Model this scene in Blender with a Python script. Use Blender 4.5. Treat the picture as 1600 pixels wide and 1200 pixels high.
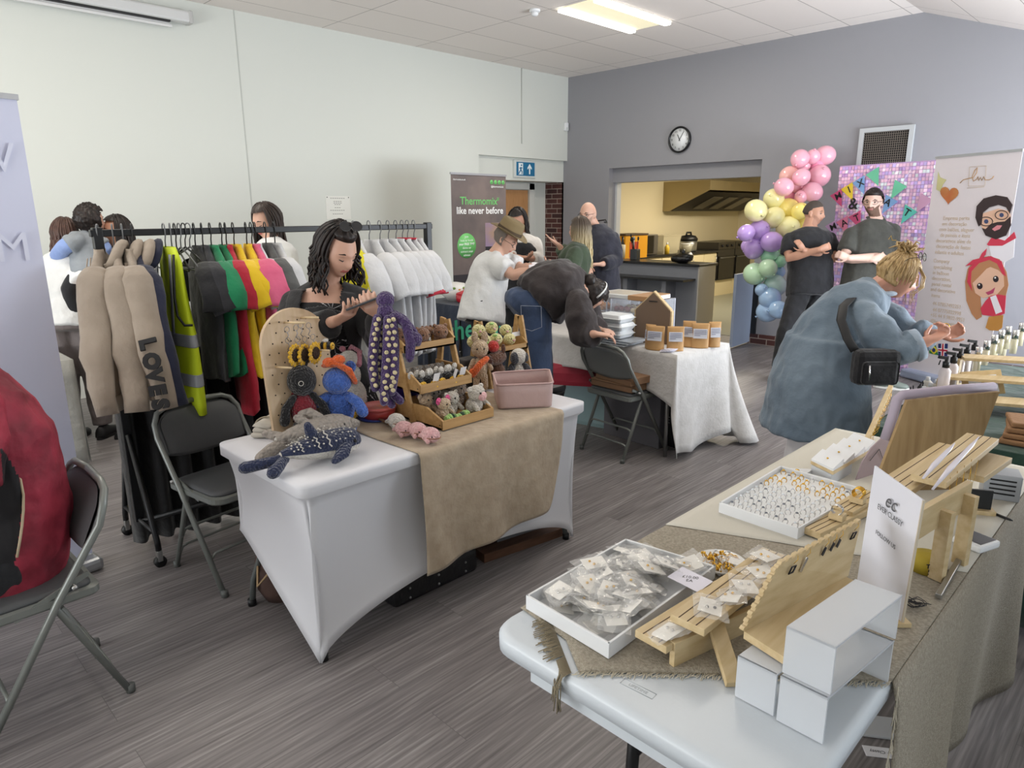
import bpy,bmesh,math,random
from mathutils import Vector,Matrix,noise
random.seed(7)
for o in list(bpy.data.objects): bpy.data.objects.remove(o,do_unlink=True)
scene = bpy.context.scene
COL = scene.collection
PI = math.pi
V = Vector
# ------------------------------------------------------------------ camera
FOC = 1075.0
TILT = math.atan(266.0 / FOC)
HEAD = math.radians(45.07)
ROLL = math.radians(-0.35)
CAMPOS = V((0,0,1.65))
_fw = V((-math.sin(HEAD)*math.cos(TILT),math.cos(HEAD)*math.cos(TILT),-math.sin(TILT)))
_r = V((math.cos(HEAD),math.sin(HEAD),0))
_u = _r.cross(_fw)
_r2 = _r*math.cos(ROLL) + _u*math.sin(ROLL)
_u2 = -_r*math.sin(ROLL) + _u*math.cos(ROLL)
camd = bpy.data.cameras.new('camera')
camd.sensor_fit = 'HORIZONTAL';camd.sensor_width = 36;camd.lens = 36*FOC/1600
camd.clip_start = 0.05;camd.clip_end = 100
cam = bpy.data.objects.new('camera',camd);COL.objects.link(cam)
m3 = Matrix((_r2,_u2,-_fw)).transposed()
cam.matrix_world = Matrix.Translation(CAMPOS) @ m3.to_4x4()
scene.camera = cam
# world, exposure
w = bpy.data.worlds.new('daylight');scene.world = w;w.use_nodes = True
bgn = w.node_tree.nodes['Background']
bgn.inputs[0].default_value = (0.80,0.89,1.0,1);bgn.inputs[1].default_value = 0.9
scene.view_settings.view_transform = 'Standard'
scene.view_settings.look = 'None'
scene.view_settings.exposure = 0.0
scene.view_settings.gamma = 1.0
scene.view_settings.use_curve_mapping = False
def area(name,loc,rot,sx,sy,power,color=(1,1,1)):
 l = bpy.data.lights.new(name,'AREA');l.shape = 'RECTANGLE';l.size = sx;l.size_y = sy
 l.energy = power;l.color = color
 o = bpy.data.objects.new(name,l);o.location = loc;o.rotation_euler = rot;COL.objects.link(o)
 return o
# daylight entering through the windows of the right wall and of the wall behind the camera, plus two added ceiling fills
area('window_daylight_right',(1.22,6.3,1.25),(0,math.radians(112),0),1.7,3.4,215,(0.82,0.90,1.0))
area('ceiling_fill_right',(1.20,6.0,0.9),(0,math.radians(150),0),1.0,3.4,120,(0.98,0.97,0.95))  # added upward fill to brighten the ceiling, stands in for ground bounce
area('window_daylight_near',(1.22,1.3,1.3),(0,math.radians(90),0),1.4,2.4,5,(0.84,0.92,1.0))
area('window_daylight_back',(-3.6,-2.9,1.7),(math.radians(106),0,0),4.6,1.9,148,(0.93,0.97,1.0))
area('ceiling_fill_back',(-3.6,-2.8,1.0),(math.radians(150),0,0),4.6,1.0,120,(1.0,0.97,0.93))  # second added uplight for the ceiling, no source of its own
# the tubes of the ceiling panels
for (lx,ly) in ((-4.72,6.25),(-4.72,1.2),(-1.9,3.6)):
 area('ceiling_panel_light',(lx,ly,3.55 if lx < -2.5 else 3.38),(0,0,0),0.5,1.15,34,(1.0,0.93,0.82))
area('kitchen_light',(-5.4,11.2,2.62),(0,0,0),0.4,2.2,125,(1.0,0.89,0.70))
# ------------------------------------------------------------------ pixel helpers (1600x1200 frame)
def ray(px,py):
 return _r2*((px-800)/FOC) + _u2*((600-py)/FOC) + _fw
def G(px,py,z=0.0):
 d = ray(px,py);return CAMPOS + d*((z-CAMPOS.z)/d.z)
def PX(px,py,x):
 d = ray(px,py);return CAMPOS + d*((x-CAMPOS.x)/d.x)
def PY(px,py,y):
 d = ray(px,py);return CAMPOS + d*((y-CAMPOS.y)/d.y)
def J(px,py,D):
 return CAMPOS + ray(px,py)*D
# ------------------------------------------------------------------ materials
def lin(h):
 h = h.lstrip('#');c = [int(h[i:i+2],16)/255 for i in (0,2,4)]
 return tuple((x/12.92 if x <= 0.04045 else ((x+0.055)/1.055)**2.4) for x in c) + (1,)
MATS = {}
def mat(name,color='#808080',rough=0.6,metal=0.0,bump=None,var=None,trans=0.0,alpha=1.0,emit=None,sheen=0.0,spec=None,ior=None,sub=0.0,coat=0.0):
 """bump=(kind, scale, strength[, distance]); var=(color2, scale[, stretch xyz])"""
 if name in MATS: return MATS[name]
 m = bpy.data.materials.new(name);m.use_nodes = True
 nt = m.node_tree;N = nt.nodes;L = nt.links;b = N['Principled BSDF']
 b.inputs['Base Color'].default_value = lin(color)
 b.inputs['Roughness'].default_value = rough;b.inputs['Metallic'].default_value = metal
 if spec is not None: b.inputs['Specular IOR Level'].default_value = spec
 if ior: b.inputs['IOR'].default_value = ior
 if trans: b.inputs['Transmission Weight'].default_value = trans
 if alpha < 1: b.inputs['Alpha'].default_value = alpha
 if sheen: b.inputs['Sheen Weight'].default_value = sheen
 if coat: b.inputs['Coat Weight'].default_value = coat
 if sub:
  b.inputs['Subsurface Weight'].default_value = sub;b.inputs['Subsurface Radius'].default_value = (0.02,0.008,0.005)
  b.inputs['Subsurface Scale'].default_value = 0.4
 if emit:
  b.inputs['Emission Color'].default_value = lin(emit[0]);b.inputs['Emission Strength'].default_value = emit[1]
 tc = N.new('ShaderNodeTexCoord')
 if var:
  mp = N.new('ShaderNodeMapping');L.new(tc.outputs['Object'],mp.inputs[0])
  if len(var) > 2: mp.inputs['Scale'].default_value = var[2]
  nz = N.new('ShaderNodeTexNoise');nz.inputs['Scale'].default_value = var[1];nz.inputs['Detail'].default_value = 5
  L.new(mp.outputs[0],nz.inputs['Vector'])
  cr = N.new('ShaderNodeValToRGB');cr.color_ramp.elements[0].position = 0.35;cr.color_ramp.elements[1].position = 0.68
  cr.color_ramp.elements[0].color = lin(color);cr.color_ramp.elements[1].color = lin(var[0])
  L.new(nz.outputs[0],cr.inputs[0]);L.new(cr.outputs[0],b.inputs['Base Color'])
 if bump:
  k,sc,st = bump[:3]
  bp = N.new('ShaderNodeBump');bp.inputs['Strength'].default_value = st;bp.inputs['Distance'].default_value = bump[3] if len(bump) > 3 else 0.01
  if k == 'noise':
   t = N.new('ShaderNodeTexNoise');t.inputs['Scale'].default_value = sc;t.inputs['Detail'].default_value = 4
   L.new(tc.outputs['Object'],t.inputs['Vector']);L.new(t.outputs[0],bp.inputs['Height'])
  elif k == 'vor':
   t = N.new('ShaderNodeTexVoronoi');t.inputs['Scale'].default_value = sc
   L.new(tc.outputs['Object'],t.inputs['Vector']);L.new(t.outputs['Distance'],bp.inputs['Height']);bp.invert = True
  elif k == 'weave':
   t = N.new('ShaderNodeTexWave');t.inputs['Scale'].default_value = sc;t.inputs['Distortion'].default_value = 2
   t2 = N.new('ShaderNodeTexWave');t2.inputs['Scale'].default_value = sc;t2.bands_direction = 'Z';t2.inputs['Distortion'].default_value = 2
   ad = N.new('ShaderNodeMath');ad.operation = 'ADD'
   L.new(tc.outputs['Object'],t.inputs['Vector']);L.new(tc.outputs['Object'],t2.inputs['Vector'])
   L.new(t.outputs[0],ad.inputs[0]);L.new(t2.outputs[0],ad.inputs[1]);L.new(ad.outputs[0],bp.inputs['Height'])
  L.new(bp.outputs[0],b.inputs['Normal'])
 MATS[name] = m
 return m
def cloth(name,c,c2=None,sc=7):
 return mat(name,c,0.9,sheen=0.15,var=(c2,sc) if c2 else None,bump=('noise',9,0.55,0.03))
def yarn(name,c,c2=None):
 return mat(name,c,0.95,sheen=0.3,bump=('vor',110,1.0,0.008),var=(c2,60) if c2 else None)
def wood(name,c,c2,axis=1,sc=9):
 s = [9,9,9];s[axis] = 0.7
 return mat(name,c,0.55,var=(c2,sc,tuple(s)),bump=('noise',60,0.1,0.002))
# ------------------------------------------------------------------ mesh builder
class MB:
 def __init__(s): s.bm = bmesh.new();s.mi = 0;s.M = Matrix.Identity(4)
 def _v(s,co): return s.bm.verts.new(s.M @ V(co))
 def face(s,vs,sm=False):
  try:
   f = s.bm.faces.new(vs);f.material_index = s.mi;f.smooth = sm;return f
  except ValueError: return None
 def poly(s,pts): return s.face([s._v(p) for p in pts])
 def box(s,lo,hi,bev=0.0):
  lo = V(lo);hi = V(hi)
  M = s.M @ Matrix.Translation((lo+hi)/2) @ Matrix.Diagonal((abs(hi.x-lo.x),abs(hi.y-lo.y),abs(hi.z-lo.z),1))
  r = bmesh.ops.create_cube(s.bm,size=1,matrix=M)
  fs = set(f for v in r['verts'] for f in v.link_faces)
  for f in fs: f.material_index = s.mi
  if bev:
   es = list(set(e for v in r['verts'] for e in v.link_edges))
   q = bmesh.ops.bevel(s.bm,geom=es,offset=bev,segments=2,affect='EDGES',profile=0.5)
   for f in q['faces']: f.material_index = s.mi
  return s
 def bar(s,a,b,w,h,up=(0,0,1),bev=0):
  """box beam from a to b, width w (sideways), height h (along up)"""
  a = V(a);b = V(b);d = b-a;L = d.length;y = d.normalized();x = y.cross(V(up))
  if x.length < 1e-4: x = y.cross(V((1,0,0)))
  x.normalize();z = x.cross(y)
  old = s.M;R = Matrix((x,y,z)).transposed().to_4x4()
  s.M = old @ Matrix.Translation(a) @ R
  s.box((-w/2,0,-h/2),(w/2,L,h/2),bev);s.M = old;return s
 def prism(s,pts,h,axis=(0,0,1)):
  """closed polygon pts extruded by h along axis"""
  ax = V(axis)*h;n = len(pts)
  A = [s._v(p) for p in pts];B = [s._v(V(p)+ax) for p in pts]
  s.face(A[::-1]);s.face(B)
  for i in range(n): s.face([A[i],A[(i+1) % n],B[(i+1) % n],B[i]])
  return s
 def sphere(s,c,r,seg=16,ring=10,rot=None):
  if not hasattr(r,'__len__'): r = (r,r,r)
  M = s.M @ Matrix.Translation(c) @ (rot.to_4x4() if rot else Matrix.Identity(4)) @ Matrix.Diagonal((*r,1))
  q = bmesh.ops.create_uvsphere(s.bm,u_segments=seg,v_segments=ring,radius=1,matrix=M)
  for f in set(f for v in q['verts'] for f in v.link_faces): f.material_index = s.mi;f.smooth = True
  return s
 def loft(s,rings,cap=True,close=True,sm=True):
  R = [[s._v(p) for p in r] for r in rings]
  n = len(R[0])
  for a,b in zip(R,R[1:]):
   for i in range(n if close else n-1):
    s.face([a[i],a[(i+1) % n],b[(i+1) % n],b[i]],sm)
  if cap and close:
   s.face(R[0][::-1],sm);s.face(R[-1],sm)
  return s
 def tube(s,pts,r,seg=8,cap=True,flat=1.0,side=None,rnd=False,closed=False):
  """tube along pts, radius r or list; flat scales second axis; side fixes first axis"""
  pts = [V(p) for p in pts];n = len(pts)
  rr = r if hasattr(r,'__len__') else [r]*n
  rr = list(rr)
  if rnd:
   d0 = (pts[0]-pts[1]).normalized();d1 = (pts[-1]-pts[-2]).normalized();r0,r1 = rr[0],rr[-1]
   f = [(0.97,0.25),(0.71,0.71)]
   pts = [pts[0]+d0*r0*f[0][0],pts[0]+d0*r0*f[1][0]] + pts + [pts[-1]+d1*r1*f[1][0],pts[-1]+d1*r1*f[0][0]]
   rr = [r0*f[0][1],r0*f[1][1]] + rr + [r1*f[1][1],r1*f[0][1]]
   n = len(pts)
  rings = [];prev = V(side) if side else None
  for i,p in enumerate(pts):
   if closed: t = pts[(i+1) % n]-pts[i-1]
   else: t = pts[min(i+1,n-1)]-pts[max(i-1,0)]
   if t.length < 1e-9: t = V((0,0,1))
   t.normalize()
   if prev is None:
    prev = t.cross(V((0,0,1)))
    if prev.length < 0.2: prev = t.cross(V((0,1,0)))
   x = prev - t*prev.dot(t)
   if x.length < 1e-5: x = t.orthogonal()
   x.normalize();y = t.cross(x);prev = x if not side else V(side)
   q = rr[i];fl = flat[i] if hasattr(flat,'__len__') and not rnd else (flat if not hasattr(flat,'__len__') else flat[min(max(i-2,0),len(flat)-1)])
   rings.append([p + x*(q*math.cos(2*PI*k/seg)) + y*(q*fl*math.sin(2*PI*k/seg)) for k in range(seg)])
  if closed: rings.append(rings[0])
  s.loft(rings,cap and not closed);return s
 def lathe(s,prof,c=(0,0,0),seg=24,axis=None):
  """prof list of (radius, z)"""
  c = V(c);rings = []
  for (r,z) in prof:
   rings.append([c+V((max(r,1e-4)*math.cos(2*PI*k/seg),max(r,1e-4)*math.sin(2*PI*k/seg),z)) for k in range(seg)])
  s.loft(rings);return s
 def cyl(s,a,b,r,seg=14,r2=None):
  return s.tube([a,b],[r,r if r2 is None else r2],seg)
 def grid(s,fn,nu,nv,sm=True):
  P = [[s._v(fn(i/nu,j/nv)) for j in range(nv+1)] for i in range(nu+1)]
  for i in range(nu):
   for j in range(nv): s.face([P[i][j],P[i+1][j],P[i+1][j+1],P[i][j+1]],sm)
  return s
 def build(s,name,mats,parent=None,thick=0.0,kind=None,auto=False):
  bmesh.ops.recalc_face_normals(s.bm,faces=s.bm.faces)
  me = bpy.data.meshes.new(name);s.bm.to_mesh(me);s.bm.free()
  if not isinstance(mats,(list,tuple)): mats = [mats]
  for m in mats: me.materials.append(m)
  return link(name,me,parent,thick,kind)
def link(name,me,parent=None,thick=0.0,kind=None):
 o = bpy.data.objects.new(name,me);COL.objects.link(o)
 if parent is not None:
  o.parent = parent;o.matrix_parent_inverse = root_matrix(parent).inverted()
 if thick:
  md = o.modifiers.new('thickness','SOLIDIFY');md.thickness = thick;md.offset = 0
 if kind: o['kind'] = kind
 return o
def root_matrix(o):
 M = o.matrix_basis.copy()
 if o.parent: M = root_matrix(o.parent) @ o.matrix_parent_inverse @ M
 return M
def tag(o,label,cat,group=None,kind=None):
 o['label'] = label;o['category'] = cat
 if group: o['group'] = group
 if kind: o['kind'] = kind
 return o
def thing(name,label,cat,loc=(0,0,0),rz=0.0,group=None):
 o = bpy.data.objects.new(name,None);o.empty_display_size = 0.05;COL.objects.link(o)
 o.location = loc;o.rotation_euler = (0,0,rz)
 return tag(o,label,cat,group)
def dup(o,parent=None,loc=None,rz=None,scale=None,label=None,rot=None):
 c = o.copy();COL.objects.link(c)
 if parent is not None: c.parent = parent
 if loc is not None: c.location = loc
 if rz is not None: c.rotation_euler = (0,0,rz)
 if rot is not None: c.rotation_euler = rot
 if scale is not None: c.scale = (scale,)*3 if not hasattr(scale,'__len__') else scale
 if label: c['label'] = label
 for ch in list(o.children): dup(ch,c)
 return c
def remesh(bm,name,vox,smooth=2,matfn=None,nmats=None,disp=None):
 """voxel-remesh overlapping closed shells into one continuous skin"""
 bmesh.ops.recalc_face_normals(bm,faces=bm.faces)
 me = bpy.data.meshes.new(name+'_src');bm.to_mesh(me);bm.free()
 o = bpy.data.objects.new(name+'_src',me);COL.objects.link(o)
 r = o.modifiers.new('r','REMESH');r.mode = 'VOXEL';r.voxel_size = vox;r.use_smooth_shade = True
 if smooth:
  q = o.modifiers.new('s','SMOOTH');q.factor = 0.5;q.iterations = smooth
 dg = bpy.context.evaluated_depsgraph_get()
 out = bpy.data.meshes.new_from_object(o.evaluated_get(dg))
 bpy.data.objects.remove(o);out.name = name;out.materials.clear()
 if disp:
  n = len(out.vertices);co = [0.0]*(3*n);no = [0.0]*(3*n)
  out.vertices.foreach_get('co',co);out.vertices.foreach_get('normal',no)
  for i in range(0,3*n,3):
   d = disp(V(co[i:i+3]));co[i] += no[i]*d;co[i+1] += no[i+1]*d;co[i+2] += no[i+2]*d
  out.vertices.foreach_set('co',co)
 if nmats:
  for m in nmats: out.materials.append(m)
  if matfn and len(nmats) > 1:
   n = len(out.polygons);ce = [0.0]*(3*n);out.polygons.foreach_get('center',ce)
   out.polygons.foreach_set('material_index',[matfn(V(ce[i:i+3])) for i in range(0,3*n,3)])
 out.polygons.foreach_set('use_smooth',[True]*len(out.polygons));out.update()
 return out
def text(body,size,M,m,parent,name='lettering',extr=0.0006,align='CENTER',label=None,bold=0.0,sx=1.0,shear=0.0):
 c = bpy.data.curves.new(name,'FONT');c.body = body;c.size = size;c.extrude = extr;c.align_x = align;c.align_y = 'CENTER'
 c.offset = bold;c.shear = shear;c.resolution_u = 3
 o = bpy.data.objects.new(name+'_c',c);COL.objects.link(o)
 dg = bpy.context.evaluated_depsgraph_get()
 me = bpy.data.meshes.new_from_object(o.evaluated_get(dg));bpy.data.objects.remove(o)
 me.transform(M @ Matrix.Diagonal((sx,1,1,1)));me.materials.clear();me.materials.append(m)
 q = link(name,me,parent)
 if label: q['label'] = label
 return q
def frame(o,x,y):
 """matrix with origin o, local x (text direction), local y (text up)"""
 x = V(x).normalized();y = V(y);z = x.cross(y).normalized();y = z.cross(x)
 M = Matrix((x,y,z)).transposed().to_4x4();M.translation = V(o);return M
def jit(a): return random.uniform(-a,a)
# ------------------------------------------------------------------ common materials
WHITE = mat('white_paint','#d4d7d0',0.75,bump=('noise',25,0.04))
GREY = mat('grey_paint','#939398',0.7,bump=('noise',25,0.04))
PLAST_W = mat('white_plastic','#e6e8ea',0.4)
BLACKM = mat('black_metal','#17181a',0.4,metal=0.3)
BLACKP = mat('black_plastic','#101113',0.45)
STEEL = mat('steel','#a8a9a8',0.3,metal=0.9)
PAPER = mat('paper','#e9e9ee',0.8)
GOLD = mat('gold','#d8ac48',0.25,metal=1.0)
SILVER = mat('silver','#c8c8c8',0.25,metal=1.0)
GLASS = mat('clear_plastic','#f2f6fa',0.12,trans=0.0,alpha=0.22,spec=0.8)
INK = mat('black_print','#1a1a1c',0.7)
# ================================================================== SETTING
YB = 8.437;XL = -7.227;ZC = 3.62;YF = -3.0;XR = 1.3
XRIDGE = -2.48;SL = 0.36
def struct(o): o['kind'] = 'structure';return o
# floor
fm = bpy.data.materials.new('grey_oak_planks');fm.use_nodes = True
nt = fm.node_tree;N = nt.nodes;L = nt.links;b = N['Principled BSDF']
tc = N.new('ShaderNodeTexCoord');mp = N.new('ShaderNodeMapping');mp.inputs['Rotation'].default_value = (0,0,PI/2)
L.new(tc.outputs['Object'],mp.inputs[0])
br = N.new('ShaderNodeTexBrick');br.offset = 0.37;br.inputs['Scale'].default_value = 1
br.inputs['Brick Width'].default_value = 1.22;br.inputs['Row Height'].default_value = 0.18
br.inputs['Mortar Size'].default_value = 0.0009;br.inputs['Mortar'].default_value = (0.05,0.05,0.05,1)
br.inputs['Color1'].default_value = (0.30,0.30,0.30,1);br.inputs['Color2'].default_value = (0.75,0.75,0.75,1)
L.new(mp.outputs[0],br.inputs['Vector'])
# per-plank offset of the grain
sc = N.new('ShaderNodeVectorMath');sc.operation = 'SCALE';L.new(br.outputs['Color'],sc.inputs[0]);sc.inputs['Scale'].default_value = 7
ad = N.new('ShaderNodeVectorMath');ad.operation = 'ADD';L.new(tc.outputs['Object'],ad.inputs[0]);L.new(sc.outputs[0],ad.inputs[1])
m1 = N.new('ShaderNodeMapping');m1.inputs['Scale'].default_value = (16,0.9,16);L.new(ad.outputs[0],m1.inputs[0])
n1 = N.new('ShaderNodeTexNoise');n1.inputs['Scale'].default_value = 1.0;n1.inputs['Detail'].default_value = 7;n1.inputs['Distortion'].default_value = 1.2;n1.inputs['Roughness'].default_value = 0.62
L.new(m1.outputs[0],n1.inputs['Vector'])
m2 = N.new('ShaderNodeMapping');m2.inputs['Scale'].default_value = (120,4,120);L.new(ad.outputs[0],m2.inputs[0])
n2 = N.new('ShaderNodeTexNoise');n2.inputs['Scale'].default_value = 1.0;n2.inputs['Detail'].default_value = 3;L.new(m2.outputs[0],n2.inputs['Vector'])
m4 = N.new('ShaderNodeMapping');m4.inputs['Scale'].default_value = (5,0.5,5);L.new(ad.outputs[0],m4.inputs[0])
wv = N.new('ShaderNodeTexWave');wv.inputs['Scale'].default_value = 3.0;wv.inputs['Distortion'].default_value = 9;wv.inputs['Detail'].default_value = 3;wv.inputs['Detail Scale'].default_value = 1.2
L.new(m4.outputs[0],wv.inputs['Vector'])
def mth(op,a,bb,clamp=False):
 q = N.new('ShaderNodeMath');q.operation = op;q.use_clamp = clamp
 for i,v in enumerate((a,bb)):
  if isinstance(v,(int,float)): q.inputs[i].default_value = v
  else: L.new(v,q.inputs[i])
 return q.outputs[0]
s1 = mth('ADD',mth('MULTIPLY',n1.outputs[0],0.55),mth('MULTIPLY',n2.outputs[0],0.42))
s1 = mth('ADD',s1,mth('MULTIPLY',wv.outputs[0],0.10))
bw = N.new('ShaderNodeRGBToBW');L.new(br.outputs['Color'],bw.inputs[0])
s1 = mth('ADD',s1,mth('MULTIPLY',bw.outputs[0],0.10))
cr = N.new('ShaderNodeValToRGB');e = cr.color_ramp.elements
e[0].position = 0.36;e[0].color = lin('#544f4f');e[1].position = 0.86;e[1].color = lin('#a9a5a3')
x = e.new(0.55);x.color = lin('#736e6e');x = e.new(0.66);x.color = lin('#837e7d')
L.new(s1,cr.inputs[0])
mx = N.new('ShaderNodeMixRGB');mx.inputs[2].default_value = lin('#5a5656');L.new(br.outputs['Fac'],mx.inputs[0]);L.new(cr.outputs[0],mx.inputs[1]);L.new(mx.outputs[0],b.inputs['Base Color'])
b.inputs['Roughness'].default_value = 0.42;b.inputs['Specular IOR Level'].default_value = 0.45
bp = N.new('ShaderNodeBump');bp.inputs['Strength'].default_value = 0.25;bp.inputs['Distance'].default_value = 0.002;L.new(s1,bp.inputs['Height']);L.new(bp.outputs[0],b.inputs['Normal'])
mb = MB();mb.box((XL-1.2,YF-0.3,-0.12),(XR+0.3,15.2,0));struct(mb.build('floor',fm))
# brick
bm_ = bpy.data.materials.new('red_brick');bm_.use_nodes = True
nt = bm_.node_tree;N = nt.nodes;L = nt.links;b = N['Principled BSDF']
tc = N.new('ShaderNodeTexCoord');mp = N.new('ShaderNodeMapping');mp.inputs['Rotation'].default_value = (PI/2,0,0);L.new(tc.outputs['Object'],mp.inputs[0])
br = N.new('ShaderNodeTexBrick');br.inputs['Scale'].default_value = 1;br.inputs['Brick Width'].default_value = 0.225;br.inputs['Row Height'].default_value = 0.075
br.inputs['Mortar Size'].default_value = 0.006;br.inputs['Color1'].default_value = lin('#5d3732');br.inputs['Color2'].default_value = lin('#3f2726');br.inputs['Mortar'].default_value = lin('#9b8c82')
L.new(mp.outputs[0],br.inputs['Vector']);L.new(br.outputs['Color'],b.inputs['Base Color']);b.inputs['Roughness'].default_value = 0.9
BRICK = bm_
# ceiling: tiled, flat part then a slope down to the right
cm = bpy.data.materials.new('ceiling_tiles');cm.use_nodes = True
nt = cm.node_tree;N = nt.nodes;L = nt.links;b = N['Principled BSDF']
tc = N.new('ShaderNodeTexCoord');mp = N.new('ShaderNodeMapping')
mp.inputs['Location'].default_value = (5.66+0.615*4,-6.86+1.265*8,0);L.new(tc.outputs['Object'],mp.inputs[0])
br = N.new('ShaderNodeTexBrick');br.offset = 0;br.squash = 1;br.inputs['Scale'].default_value = 1
br.inputs['Brick Width'].default_value = 0.615;br.inputs['Row Height'].default_value = 1.265;br.inputs['Mortar Size'].default_value = 0.0045
br.inputs['Color1'].default_value = lin('#ece5df');br.inputs['Color2'].default_value = lin('#e7e0da');br.inputs['Mortar'].default_value = lin('#a39c97')
L.new(mp.outputs[0],br.inputs['Vector']);L.new(br.outputs['Color'],b.inputs['Base Color']);b.inputs['Roughness'].default_value = 0.9
nz = N.new('ShaderNodeTexNoise');nz.inputs['Scale'].default_value = 90;L.new(tc.outputs['Object'],nz.inputs['Vector'])
bp = N.new('ShaderNodeBump');bp.inputs['Strength'].default_value = 0.12;bp.inputs['Distance'].default_value = 0.005;L.new(nz.outputs[0],bp.inputs['Height']);L.new(bp.outputs[0],b.inputs['Normal'])
mb = MB();zr = ZC-SL*(XR+0.3-XRIDGE)
mb.prism([(XL-1.2,YF-0.3,ZC),(XRIDGE,YF-0.3,ZC),(XR+0.3,YF-0.3,zr),(XR+0.3,YF-0.3,zr+0.15),(XRIDGE,YF-0.3,ZC+0.15),(XL-1.2,YF-0.3,ZC+0.15)],YB+0.6-YF,(0,1,0))
struct(mb.build('ceiling',cm))
# left wall with fascia and door alcove
mb = MB();mb.box((XL-0.15,YF-0.3,0),(XL,6.6,ZC));mb.box((XL-0.15,6.6,2.43),(XL,YB+0.3,ZC));mb.box((XL-0.9,6.6,2.12),(XL-0.075,YB+0.3,2.43))
struct(mb.build('wall_left',WHITE))
mb = MB();mb.box((XL-0.55,6.6,0),(XL-0.45,YB+0.2,2.12));mb.box((XL-0.45,6.5,0),(XL-0.15,6.6,2.12));struct(mb.build('trim_1',WHITE))
mb = MB();mb.box((XL-0.5,YB,0),(XL-0.07,YB+0.25,2.12));struct(mb.build('wall_alcove',BRICK))
d = thing('door_1','pale timber door in a white frame at the end of the left wall','door',(XL-0.43,7.7,0));struct(d)
mb = MB();mb.box((XL-0.44,7.10,0.01),(XL-0.40,7.98,2.0));mb.build('door_leaf',wood('door_wood','#b98a5c','#a87a4c',2),d)
mb = MB()
for a,bb in (((7.0,0),(7.09,2.1)),((7.99,0),(8.1,2.1)),((7.0,2.01),(8.1,2.1))): mb.box((XL-0.45,a[0],a[1]),(XL-0.37,bb[0],bb[1]))
mb.build('door_frame',mat('door_frame_white','#cfd0ca',0.5),d)
# grey back wall
YT = YB+0.28
def topz(x): return ZC if x <= XRIDGE else ZC-SL*(x-XRIDGE)
mb = MB();ox0,ox1,oz = -6.42,-4.087,2.283
mb.prism([(XL-0.1,YB,0),(ox0,YB,0),(ox0,YB,oz),(ox1,YB,oz),(ox1,YB,0),(XR+0.3,YB,0),(XR+0.3,YB,topz(XR+0.3)),(XRIDGE,YB,ZC),(XL-0.1,YB,ZC)],0.28,(0,1,0))
mb.box((ox0,YB+0.10,2.085),(ox1,YB+0.28,oz))
struct(mb.build('wall_back',GREY))
mb = MB();mb.box((ox1,YB-0.035,0),(XR,YB,0.125));struct(mb.build('baseboard_back',BRICK))
mb = MB();mb.box((ox0,YB+0.16,0.96),(ox0+0.035,YB+0.26,2.085));struct(mb.build('jamb_light_patch',mat('jamb_light_pale','#c8cacb',0.5)))  # pale strip standing in for kitchen light falling on the left jamb
# right wall and wall behind the camera: window openings let the daylight in
mb = MB()
mb.box((XR,YF-0.3,0),(XR+0.2,0.0,2.4));mb.box((XR,2.6,0),(XR+0.2,4.4,2.4));mb.box((XR,8.1,0),(XR+0.2,YB+0.3,2.4))
mb.box((XR,0.0,0),(XR+0.2,2.6,0.55));mb.box((XR,0.0,2.05),(XR+0.2,2.6,2.4));mb.box((XR,4.4,0),(XR+0.2,8.1,0.3));mb.box((XR,4.4,2.15),(XR+0.2,8.1,2.4))
struct(mb.build('wall_right',WHITE))
mb = MB()
mb.prism([(XL,YF,0),(XR,YF,0),(XR,YF,0.7),(XL,YF,0.7)],-0.2,(0,1,0));mb.prism([(XL,YF,2.7),(XR,YF,2.7-1.3),(XR,YF,2.4),(XRIDGE,YF,ZC),(XL,YF,ZC)],-0.2,(0,1,0))
mb.box((XL,YF-0.2,0.7),(-5.9,YF,2.75));mb.box((-0.5,YF-0.2,0.7),(XR,YF,2.2))
struct(mb.build('wall_front',WHITE))
# kitchen shell
CREAM = mat('cream_kitchen_wall','#ded3b4',0.6)
mb = MB();mb.box((-7.75,YT,0),(-7.6,14.9,2.7));mb.box((-7.6,14.75,0),(-2.9,14.9,2.7));mb.box((-3.05,YT,0),(-2.9,14.9,2.7));mb.box((-7.6,YT,2.66),(-2.9,14.9,2.75))
mb.box((-7.6,YT,0),(ox0-0.0,YT+0.02,2.7));mb.box((ox0,YT,2.3),(-3.05,YT+0.02,2.7));mb.box((ox1+0.0,YT,0),(-3.05,YT+0.02,2.3))
struct(mb.build('wall_kitchen',CREAM))
mb = MB();mb.box((-7.6,YT,0.0),(-3.05,14.75,0.006));struct(mb.build('floor_kitchen',mat('kitchen_vinyl','#87877a',0.35)))
# wall seam + cable
mb = MB();mb.box((XL-0.002,3.35,0.3),(XL+0.003,3.362,ZC));struct(mb.build('trim_3',mat('seam_grey','#b9bcb6',0.7)))
mb = MB();mb.tube([(XL+0.006,7.43,ZC),(XL+0.006,7.43,2.62)],0.006,6);tag(mb.build('cable_run',mat('cable_white','#b8bab3',0.5)),'thin white cable running down the white wall from the ceiling left of the corner','cable')
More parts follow.
